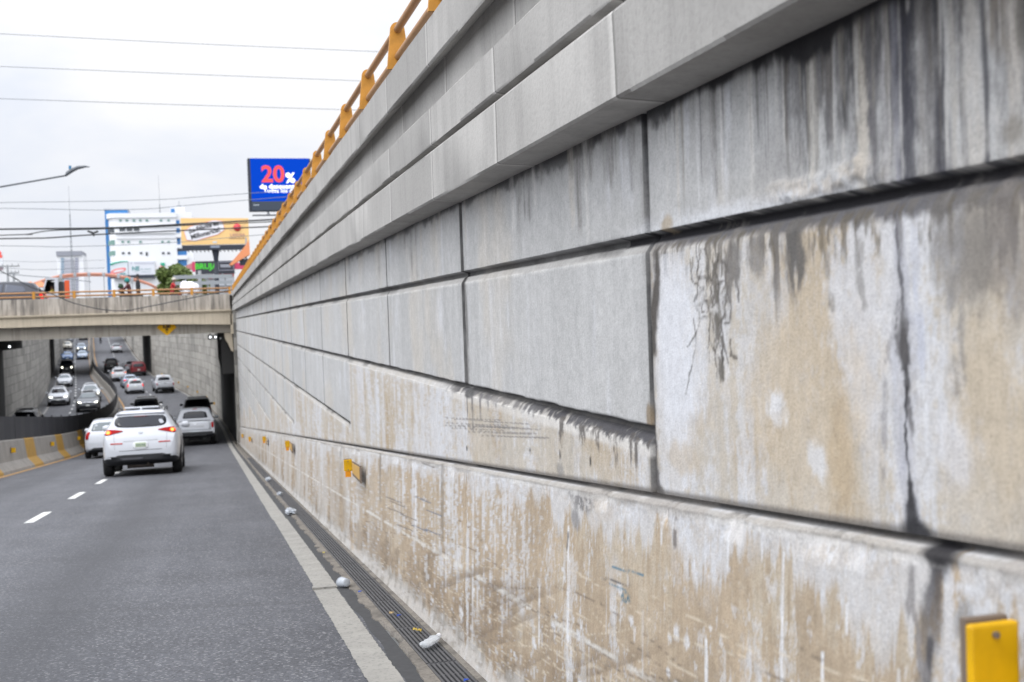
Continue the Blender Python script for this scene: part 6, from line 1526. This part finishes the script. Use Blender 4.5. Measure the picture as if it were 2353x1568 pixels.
def billboards():
    # lit screen
    Y = 150; r = empty('led_billboard', 'large blue lit billboard announcing a 20% discount, rising behind the wall', 'billboard', (0, Y, 0))
    a = on_y(572, 364, Y); c = on_y(707, 462, Y); x0, x1, zt, zb = a.x+.15, c.x+.35, a.z, c.z
    b = MB(); b.box((x0, .0, zb), (x1, .06, zt)); b.build('screen', plain('blue_screen', (.0, .01, .06), .7, spec=.05, emit=.75, ecol=(0.0, .075, .80), var=.03), r)
    b = MB(); b.box((x0-.35, .062, zb-1.25), (x1+.2, 1.4, zt-.05)); b.box((x0-.30, .0, zb), (x0-.004, .061, zt)); b.build('cabinet', DKB, r)
    b = MB(); b.box((x0, -.02, zb-1.2), (x1, .061, zb-.004)); b.build('base_board', plain('base_navy', (.03, .045, .07), .5), r)
    em = plain('screen_red', (.2, .02, .02), .6, spec=.05, emit=.95, ecol=(1.0, .115, .12)); ew = plain('screen_white', (.9, .9, .9), .4, emit=.9, ecol=(.9, .92, 1))
    def at(fx, fz): return (x0+(x1-x0)*fx, -.02, zt-(zt-zb)*fz)
    put_text('lettering', '20', 2.95, em, r, at(.375, .385), bold=.08, sx=1.0)
    put_text('lettering', '%', 1.75, ew, r, at(.67, .47), bold=.05)
    put_text('lettering', 'de descuento', .80, ew, r, at(.47, .66), bold=.022, sx=1.12)
    put_text('lettering', 'Todos los días', .72, ew, r, at(.50, .76), bold=.012, sx=1.05)
    for i in range(4):
        b = MB(); b.box((x0+.2+.18*i, -.03, zb-.55), (x0+.33+.18*i, -.021, zb-.42)); b.build('maker_letter', plain('maker_pale', (.45, .5, .55), .5) if i == 0 else bpy.data.materials['maker_pale'], r)
    b = MB(); b.box((x0, -.9, zb-1.9), (x1, 0, zb-1.8)); b.tube([(x0+1.8, -.4, zb-1.8), (x0+2.2, .3, zb-1.2)], .06, 6); b.tube([(x0+2.2, -.4, zb-1.8), (x0+1.8, .3, zb-1.2)], .06, 6); b.build('catwalk', DKB, r)
    b = MB(); b.cyl(((x0+x1)/2+1, .8, STREET), ((x0+x1)/2+1, .8, zb-1.2), .5, n=16); b.build('pole', DKB, r, True)
    # yellow board
    Y = 130; r = empty('billboard', 'yellow billboard with a tilted white label and a red ball emblem on a dark pole', 'billboard', (0, Y, 0))
    def q(zx, zy): return xz(700+zx/7.59, 860+zy/7.59, Y)
    a = q(165, 100); c = q(2225, 70); d = q(2235, 880); e = q(205, 925)
    b = MB(); b.add([(a[0], 0, a[1]), (c[0], 0, c[1]-.12), (c[0], 0, d[1]), (a[0], 0, e[1]+.02), (a[0], .3, a[1]), (c[0], .3, c[1]-.12), (c[0], .3, d[1]), (a[0], .3, e[1]+.02)], [(0, 1, 2, 3), (4, 7, 6, 5), (0, 4, 5, 1), (1, 5, 6, 2), (2, 6, 7, 3), (3, 7, 4, 0)])
    b.build('board', plain('board_yellow', (.80, .53, .22), .6, var=.04), r)
    cx, cz = q(895, 475); ang = R(15.2)
    def rot(p): return (cx+p[0]*math.cos(ang)-p[1]*math.sin(ang), cz+p[0]*math.sin(ang)+p[1]*math.cos(ang))
    def lab(w, h, y0, y1, m, nm): b = MB(); b.prism([rot(p) for p in rounded([(-w, -h), (w, -h), (w, h), (-w, h)], 1)], y0, y1, 'xz'); b.build(nm, m, r)
    lab(2.16, .86, -.04, -.005, plain('label_rim', (.80, .33, .24), .6), 'label_rim'); lab(2.10, .79, -.06, -.041, plain('label_white', (.74, .74, .78), .6), 'label')
    inkm = plain('label_ink', (.035, .035, .04), .6)
    for t, dz, s in (('¡La Fábrica de', .36, .60), ('Millonarios!', -.34, .70)):
        p = rot((0, dz)); put_text('lettering', t, s, inkm, r, (p[0], -.075, p[1]), (R(90), -ang, 0), bold=.022, sx=.98)
    p = q(1890, 385); b = MB(); b.lathe([(0, -.30), (.2, -.26), (.35, -.16), (.43, 0)], 'y', 20, (p[0], -.005, p[1])); b.build('red_ball', plain('ball_red', (.55, .035, .05), .35), r, True)
    b = MB(); b.tube([(p[0]-.9, -.03, p[1]-.25), (p[0]-.3, -.08, p[1]-.32), (p[0]+.5, -.03, p[1]+.1), (p[0]+.8, -.03, p[1]+.35)], .018, 5); b.build('ball_swoosh', plain('swoosh', (.42, .32, .3), .6), r)
    p = q(1900, 610); put_text('lettering', 'LEIDSA', .42, plain('emblem_ink', (.45, .25, .22), .6), r, (p[0], -.03, p[1]), bold=.005, sx=1.25)
    p = q(1890, 715)
    for i in range(13):
        b = MB(); b.box((p[0]-.86+i*.135, -.02, p[1]-.07), (p[0]-.76+i*.135, -.004, p[1]+.05+.04*(i % 3))); b.build('small_letter', plain('small_ink', (.36, .22, .12), .6) if i == 0 else bpy.data.materials['small_ink'], r)
    p = q(1210, 830); b = MB(); b.box((p[0]-.22, -.03, p[1]-.1), (p[0]+.22, -.004, p[1]+.1)); b.build('small_tag', plain('tag_pale', (.6, .62, .62), .6), r)
    p = q(215, 935); s = q(2240, 890); m_ = q(400, 1080); b = MB(); b.box((p[0], -.5, m_[1]), (s[0]-.1, .6, p[1]-.02)); b.build('catwalk', DKB, r)
    for i in range(15):
        t = p[0]+.6+(s[0]-p[0]-1.2)*i/14; b = MB(); b.tube([(t, 0, m_[1]), (t+.12, 0, m_[1]-.22)], .05, 5); b.build('bracket', DKB, r)
    p = q(1215, 935); b = MB(); b.box((p[0]-.5, -.52, p[1]-.26), (p[0]+.5, -.501, p[1]-.06)); b.build('maker_plate', plain('maker_blue', (.25, .29, .36), .5), r)
    b = MB(); b.cyl((p[0]+.05, .3, STREET), (p[0]+.05, .3, m_[1]), .23, n=14); b.lathe([(.23, m_[1]-1.3), (.28, m_[1]-.8), (.42, m_[1]-.02)], 'z', 14, (p[0]+.05, .3, 0)); b.build('pole', DKB, r, True)
    p0 = q(80, 1050); b = MB(); b.box((p0[0], -.9, q(0, 1120)[1]), (p0[0]+1.2, -.6, p0[1])); b.build('floodlight_arm', DKB, r)
    # sign cut by the left edge
    Y = 170; r = empty('pole_sign', 'white pole sign with a red letter cut off by the left edge', 'sign', (0, Y, 0))
    a = xz(10, 1005, Y); c = xz(-60, 1082, Y); b = MB(); bd(b, a[0], a[1], c[0], c[1], 0, .4); b.build('board', plain('sign_white', (.68, .70, .73), .6), r)
    p = xz(-6, 1014, Y); put_text('lettering', 'a', 1.9, plain('letter_red', (.75, .10, .08), .5), r, (p[0]+.05, -.02, p[1]), bold=.07)
    a = xz(12, 1066, Y); c = xz(-60, 1083, Y); b = MB(); bd(b, a[0], a[1], c[0], c[1], -.05, -.002); b.build('base_band', plain('band_mauve', (.22, .16, .18), .6), r)
    c = xz(-28, 1083, Y); b = MB(); b.cyl((c[0], .2, STREET), (c[0], .2, c[1]), .2); b.build('pole', DKB, r)
billboards()

def shops():
    Y = 140; r = empty('shop_building', 'red and dark shop with a green lettered sign board under the yellow billboard', 'building', (0, Y, 0))
    def q(zx, zy): return xz(780+zx/13.07, 1030+zy/13.07, Y)
    red = plain('shop_pink', (.55, .05, .13), .6); sl = plain('fascia_slate', (.035, .038, .055), .5)
    a = q(10, 225); c = q(2060, 150); b = MB(); b.box((a[0], 0, q(0, 890)[1]), (c[0], .6, q(1000, 190)[1])); b.build('fascia', sl, r)
    a = q(-480, 330); c = q(0, 225); e = q(0, 640); b = MB(); b.prism([(a[0], q(0, 420)[1]), (c[0]-.01, c[1]), (c[0]-.01, e[1]), (a[0], e[1])], .1, 1.2, 'xz'); b.build('pink_wing', plain('pink_pale', (.52, .20, .22), .6), r)
    a = q(-160, 225); b = MB(); b.box((a[0], -.05, q(0, 760)[1]), (q(-2, 0)[0]-.012, .09, q(0, 230)[1])); b.build('pink_panel', red, r)
    a = q(2065, 330); b = MB(); b.box((a[0], .05, q(0, 660)[1]), (a[0]+2.2, .8, q(0, 330)[1])); b.build('pink_panel', red, r)
    a = q(30, 900); c = q(2060, 1300); b = MB(); b.box((a[0], .7, STREET), (c[0], 8, a[1])); b.build('wall', plain('shop_wall', (.35, .37, .40), .7), r)
    for (x0, y0, x1, y1, m) in [(150, 905, 450, 1120, 'shop_red'), (670, 900, 890, 1100, 'shop_red'), (150, 1150, 290, 1307, 'shop_red'), (1240, 850, 1420, 990, 'shop_red'), (1500, 840, 2050, 990, 'shop_red'), (1240, 1000, 2040, 1450, 'shop_pale'), (10, 920, 130, 1200, 'shop_white')]:
        p = q(x0, y0); s = q(x1, y1); b = MB(); bd(b, p[0], p[1], s[0], s[1], .5, .69); b.build({'shop_red': 'red_panel', 'shop_pale': 'shop_window', 'shop_white': 'white_panel'}[m], mat(m, {'shop_red': (.62, .06, .07), 'shop_pale': (.52, .55, .60), 'shop_white': (.66, .66, .70)}[m], .5, var=.25, vscale=1.2), r)
    g = plain('sign_lime', (.05, .42, .04), .4, emit=.25, ecol=(.12, .8, .05)); p = q(580, 480); put_text('lettering', 'BRUJA', .92, g, r, (p[0], -.03, p[1]), bold=.035, sx=1.0)
    p0 = q(1190, 230); p1 = q(2050, 690); fr = plain('sign_frame', (.22, .23, .28), .5)
    b = MB()
    for (u0, v0, u1, v1) in ((p0[0], p0[1]-.1, p1[0], p0[1]), (p0[0], p1[1], p1[0], p1[1]+.1), (p0[0], p1[1]+.101, p0[0]+.1, p0[1]-.101), (p1[0]-.1, p1[1]+.101, p1[0], p0[1]-.101)): bd(b, u0, v0, u1, v1, -.08, -.002)
    b.build('sign_frame', fr, r)
    for i in range(7):
        xa = 1330+i*75; p = q(xa, 360+12*(i % 2)); s = q(xa+56, 530); b = MB(); bd(b, p[0], p[1], s[0], s[1], -.06, -.002); b.build('sign_letter', plain('letter_grey2', (.42, .44, .50), .5) if i == 0 else bpy.data.materials['letter_grey2'], r)
    # orange awning poking out by the wall
    Y = 118; r = empty('orange_awning', 'sloping orange awning showing just left of the wall top', 'awning', (0, Y, 0))
    p = [xz(*v, Y) for v in ((918, 1058), (926, 1062), (975, 1032), (1000, 1018), (997, 960), (968, 1000))]
    b = MB(); b.prism([(u, v) for u, v in p], 0, 2.0, 'xz'); b.build('canopy', plain('awning_orange', (.72, .27, .12), .7), r)
    p = xz(985, 950, Y); s = xz(978, 1040, Y); b = MB(); b.cyl((s[0], .5, STREET), (p[0], .5, p[1]), .09); b.build('post', plain('post_grey', (.35, .36, .38), .6), r)
    a = xz(960, 1040, Y); b = MB(); b.box((a[0], .3, a[1]-.5), (a[0]+1.6, 1.6, a[1]+.1)); b.build('dark_frame', DKB, r)
shops()

def pole(label, px, py0, Y, arms, w=.14, name='utility_pole'):
    t = on_y(px/1.7408, py0/1.7408, Y); r = empty(name, label, 'pole', (t.x, Y, STREET)); h = t.z-STREET; g = mat('pole_grey', (.24, .25, .26), .8)
    b = MB(); b.cyl((0, 0, 0), (0, 0, h), w, w*.7, 10); b.build('shaft', g, r, True)
    for k, (dz, ln) in enumerate(arms):
        b = MB(); b.box((-ln, -.06, h-dz-.06), (ln, .06, h-dz+.06)); b.build('crossarm', g, r)
        for s in (-.9, -.4, .4, .9):
            b = MB(); b.cyl((s*ln, 0, h-dz+.061), (s*ln, 0, h-dz+.28), .05, .03, 6); b.build('insulator', g, r)
pole('grey utility pole with a crossarm near the left edge', 29, 1060, 120, [(.15, 1.1)])
pole('shorter utility pole just right of the one near the left edge', 54, 1088, 120, [(.12, .5)], .16)
pole('grey lamp post in front of the shop and tree', 798, 1083, 100, [], .2, 'lamp_post')

def arch():
    Y = 220; r = empty('arch_bridge', 'orange steel arch with thin hangers far behind the road bridge', 'bridge', (0, Y, 0))
    def q(zx, zy): return xz(zx/3.7333, 980+zy/3.7333, Y)
    tab = [(340, 640), (480, 590), (680, 520), (900, 465), (1100, 442), (1300, 435), (1520, 437), (1700, 455), (1900, 490), (2100, 540), (2240, 590), (2330, 640)]
    pts = [q(*t) for t in tab]; om = plain('arch_orange', (.48, .21, .14), .6); gy = plain('hanger_grey', (.35, .37, .4), .6)
    for yy in (0, 5):
        b = MB(); b.tube([(x, yy, z) for x, z in pts], .24, 10); b.build('arch_rib', om, r, True)
    zs_ = [q(x, 0)[0] for x in (680, 890, 1100, 1310, 1530, 1750, 1950)]
    for x in zs_:
        z = float(np.interp(x, [p[0] for p in pts], [p[1] for p in pts])); b = MB(); b.cyl((x, 0, 2.5), (x, 0, z-.3), .09, n=6); b.build('hanger', gy, r)
        b = MB(); b.box((x-.25, -.3, z-.35), (x+.25, .3, z+.28)); b.build('clamp', gy, r)
    b = MB(); b.box((pts[0][0]-3, -.5, 1.2), (pts[-1][0]+3, 5.5, 2.5)); b.build('walkway', W_, r)
arch()

# ---- plants
def foliage_mat(name, c0, c1):
    m, nt, b = new_mat(name); f = noise_val(nt, 1.3, 4, .6, posvec(nt)); g = N(nt, 'ShaderNodeNewGeometry')
    c = mix(nt, g.outputs['Random Per Island'], c0, c1); c = mix(nt, ramp(nt, f, [(.35, 0), (.65, .7)]), c, tuple(x*.45 for x in c0))
    L(nt, c, b.inputs['Base Color']); b.inputs['Roughness'].default_value = .6; b.inputs['Specular IOR Level'].default_value = .3
    return m
LEAF = foliage_mat('tree_leaves', (.11, .165, .04), (.20, .25, .075)); LEAF2 = foliage_mat('hedge_leaves', (.05, .09, .015), (.13, .16, .03)); BARK = plain('bark', (.12, .09, .06), .9)
def leaves(b, n, clumps, size, rr):
    for i in range(n):
        c, rad = rr.choice(clumps); d = Vector((rr.gauss(0, 1), rr.gauss(0, 1), rr.gauss(0, 1))).normalized()*(rr.random()**.45)
        p = Vector(c)+Vector((d.x*rad[0], d.y*rad[1], d.z*rad[2])); a = Vector((rr.gauss(0, 1), rr.gauss(0, 1), rr.gauss(0, .7))).normalized(); s = a.orthogonal().normalized(); k = size*(.6+.8*rr.random())
        b.add([p-a*k, p+s*k*.45, p+a*k, p-s*k*.45], [(0, 1, 2, 3)])
def tree(label, x, Y, h, w, n, seed, size=.16):
    rr = random.Random(seed); r = empty('tree', label, 'tree', (x, Y, STREET)); b = MB()
    b.tube([(0, 0, 0), (.1, 0, h*.25), (0, .1, h*.55)], [.28, .22, .12], 8)
    cl = []
    for i in range(34):
        z = h*(.16+.70*rr.random()); a = rr.random()*6.28; k = w*.80*math.sqrt(rr.random())*math.sqrt(max(.05, 1-((z/h-.42)/.52)**2))
        c = (k*math.cos(a), k*math.sin(a)*.8, z); cl.append((c, (w*.27, w*.27, h*.13))); b.tube([(0, .05, h*.3), (c[0]*.5, c[1]*.5, (z+h*.3)/2), c], [.10, .06, .03], 6)
    b.build('trunk', BARK, r, True); b = MB(); leaves(b, n, cl, size, rr); b.build('crown', LEAF, r)
p = on_y(405, 690, 112); tree('round green tree left of the dark shop sign', p.x, 112, on_y(405, 604, 112).z-STREET, 2.4, 24000, 4)
p = on_y(455, 690, 106); tree('low green shrub tree in front of the red shop panels', p.x+.3, 106, on_y(455, 640, 106).z-STREET, 1.35, 6000, 8, .13)
p = on_y(10, 690, 130); tree('small green tree crown at the far left above the bridge railing', p.x, 130, on_y(10, 655, 130).z-STREET, 1.9, 6000, 6)
def hedge(label, x0, x1, Y, h, n, seed, m, d=.5):
    rr = random.Random(seed); r = empty('hedge', label, 'hedge', ((x0+x1)/2, Y, STREET)); b = MB(); w = (x1-x0)/2
    cl = [((-w+2*w*i/29, 0, h*.5*(.8+.4*rr.random())), (w/12, d, h*.5)) for i in range(30)]
    leaves(b, n, cl, .10, rr); b.build('crown', m, r); b = MB()
    for c, _ in cl[::3]: b.cyl((c[0], 0, 0), (c[0]+.05, 0, h*.6), .04, .02, 5)
    b.build('stem', BARK, r)
hedge('low yellow green hedge beyond the bridge between the truck and the wall', bx(150, 86), bx(500, 86), 86, 1.35, 9000, 11, foliage_mat('lime_hedge', (.14, .16, .02), (.34, .30, .03)))
p0, p1 = bx(30, 125), bx(52, 125)
b = MB(); b.box((p0, 125, STREET), (p1, 127, on_y(40, 660, 125).z)); tag(b.build('market_stall', plain('green_sheet', (.02, .13, .07), .7)), 'dark green sheet roofed stall behind the sedan on the bridge', 'stall')
r = empty('orange_tent', 'small orange and white tents behind the cab of the white truck', 'tent', (bx(66, 115), 115, STREET), group='orange tents'); 
for k, px in enumerate((64, 88)):
    x = bx(px, 115)-r.location.x; b = MB(); z = on_y(px, 647, 115).z-STREET
    b.add([(x-.9, -1, z-.55), (x+.9, -1, z-.55), (x+.9, 1, z-.55), (x-.9, 1, z-.55), (x+.3, 0, z)], [(0, 1, 4), (1, 2, 4), (2, 3, 4), (3, 0, 4), (3, 2, 1, 0)]); b.build('canopy', plain('tent_orange', (.55, .20, .09), .7) if k == 0 else bpy.data.materials['tent_orange'], r)
    b = MB(); [b.cyl((x+sx_*.85, sy_*.95, 0), (x+sx_*.85, sy_*.95, z-.55), .04) for sx_ in (-1, 1) for sy_ in (-1, 1)]; b.build('legs' if False else 'pole_frame', W_, r)
# grey railing in front of the tree
r = empty('street_railing', 'grey steel railing in front of the round tree', 'railing', (0, 92, STREET)); gs = plain('galvanised', (.30, .32, .34), .5, .3)
for py in (1108, 1133):
    a = xz(693, py+2, 92); c = xz(930, py-6, 92); b = MB(); b.box((a[0], -.05, a[1]-STREET-.14), (c[0], .05, a[1]-STREET+.14)); b.build('rail', gs, r)
for px in (742, 830, 900):
    a = xz(px, 1100, 92); b = MB(); b.cyl((a[0], .1, 0), (a[0], .1, a[1]-STREET), .07); b.build('post', gs, r)

# ------------------------------------------------------------------ street lamp and overhead lines
def street_lamp():
    Y = 58; r = empty('street_lamp', 'dark street lamp head on a long arm reaching in from the left', 'street lamp', (-15.5, Y, ST)); g = plain('lamp_grey', (.10, .11, .125), .6)
    a = on_y(0, 430, Y); c = on_y(150, 404, Y); e = on_y(207, 384, Y); o = Vector((-15.5, Y, ST))
    arm0 = Vector((-15.5, Y, a.z-(c.z-a.z)/(c.x-a.x)*(a.x+15.5)))
    b = MB(); b.cyl((0, 0, 0), arm0-o, .11, .07, 12); b.build('pole', g, r, True)
    b = MB(); b.tube([arm0-o, (arm0+c)/2-o, c-o], [.06, .045, .04], 10); b.build('arm', g, r, True)
    d = (e-c); n = 12; b = MB(); vs = []; prof = [(-.02, .06, .10), (.05, .22, .15), (.25, .22, .17), (.5, .17, .16), (.8, .10, .11), (1.0, .015, .03)]
    for t, hh, ww in prof:
        q = c + d*t - o + Vector((0, 0, .14*math.sin(math.pi*t)))
        for k in range(n):
            an = 2*math.pi*k/n; vs.append((q.x, q.y+ww*math.cos(an), q.z+hh*(.7*max(0, math.sin(an))+.35*min(0, math.sin(an)))))
    fs = [(i*n+k, i*n+(k+1) % n, (i+1)*n+(k+1) % n, (i+1)*n+k) for i in range(len(prof)-1) for k in range(n)]
    b.add(vs, fs+[tuple(range(n)), tuple(range((len(prof)-1)*n, len(prof)*n))]); b.build('lamp_head', g, r, True)
    q = c+d*.2-o+Vector((0, 0, .22)); b = MB(); b.cyl(q, q+Vector((0, 0, .17)), .06, n=10); b.build('photocell', plain('cell_blue', (.02, .16, .32), .4), r)
street_lamp()
WM = plain('wire_black', (.03, .033, .036), .6); WG = plain('wire_grey', (.16, .18, .20), .6)
def wire(label, pts, Y, rad, m, dy=0, ext=(18, 30), sag=0):
    P_ = [on_y(x, y, Y) for x, y in pts]
    a = P_[0]-(P_[1]-P_[0]).normalized()*ext[0]; e = P_[-1]+(P_[-1]-P_[-2]).normalized()*ext[1]
    pp = ([a] if ext[0] else [])+P_+([e] if ext[1] else []); q = []
    for i in range(len(pp)-1):
        p0, p1, p2, p3 = pp[max(i-1, 0)], pp[i], pp[i+1], pp[min(i+2, len(pp)-1)]
        for k in range(6):
            t = k/6; q.append(.5*((2*p1)+(p2-p0)*t+(2*p0-5*p1+4*p2-p3)*t*t+(3*p1-p0-3*p2+p3)*t**3))
    q.append(pp[-1]); b = MB(); b.tube(q, rad, 6); o = b.build('overhead_wire', m, None, True); return tag(o, label, 'wire', 'overhead wires')
wire('topmost thin wire across the upper sky', [(0, 78), (430, 100), (865, 119)], 46, .010, WG); wire('second thin wire from the top across the sky', [(0, 153), (410, 170), (820, 186)], 46, .010, WG); wire('third thin wire from the top across the sky', [(0, 227), (380, 240), (775, 252)], 46, .010, WG)
wire('thin wire passing just over the blue tower and behind the lit billboard', [(0, 466), (340, 460), (568, 445)], 90, .022, WG); wire('thin wire just under the one over the blue tower', [(0, 479), (300, 482), (568, 460)], 90, .022, WG)
wire('thick black cable crossing the white building and the yellow billboard', [(0, 527), (248, 524), (430, 515), (625, 505)], 70, .05, WM); wire('second thick cable dipping to join the black one', [(0, 541), (60, 539), (120, 530), (248, 526), (625, 510)], 70, .03, WM)
wire('black cable hanging lowest of the thick bundle', [(0, 549), (110, 547), (210, 540), (420, 530), (600, 522)], 70, .04, WM); wire('thin cable just below the thick bundle', [(0, 565), (160, 567), (390, 558), (600, 540)], 75, .018, WG)
wire('faint low wire left of the distant tower block', [(0, 616), (90, 620), (240, 616)], 110, .02, WG, ext=(18, 0)); wire('faint wire running down from the utility poles', [(24, 630), (60, 634), (150, 641), (210, 648)], 118, .035, WG, ext=(6, 0))
wire('dark cable slanting down from the upper left and hanging in front of the bridge parapet', [(0, 622), (27, 636), (69, 659), (117, 675), (164, 695), (215, 708), (258, 714), (300, 713), (350, 703)], 54, .022, WM, ext=(10, 12))
wire('thin wire low in the sky at the left edge', [(0, 600), (90, 602), (240, 598)], 110, .015, WG, ext=(18, 0))
b = MB(); p = on_y(214, 536, 69.9); b.tube([p+Vector((-.3, 0, .12)), p, p+Vector((.28, 0, .1))], .06, 6); b.tube([p+Vector((-.1, 0, .1)), p+Vector((.05, 0, -.18))], .05, 6); tag(b.build('cable_clamp', WM), 'dark clamp on the thick cable bundle left of the blue tower', 'clamp')
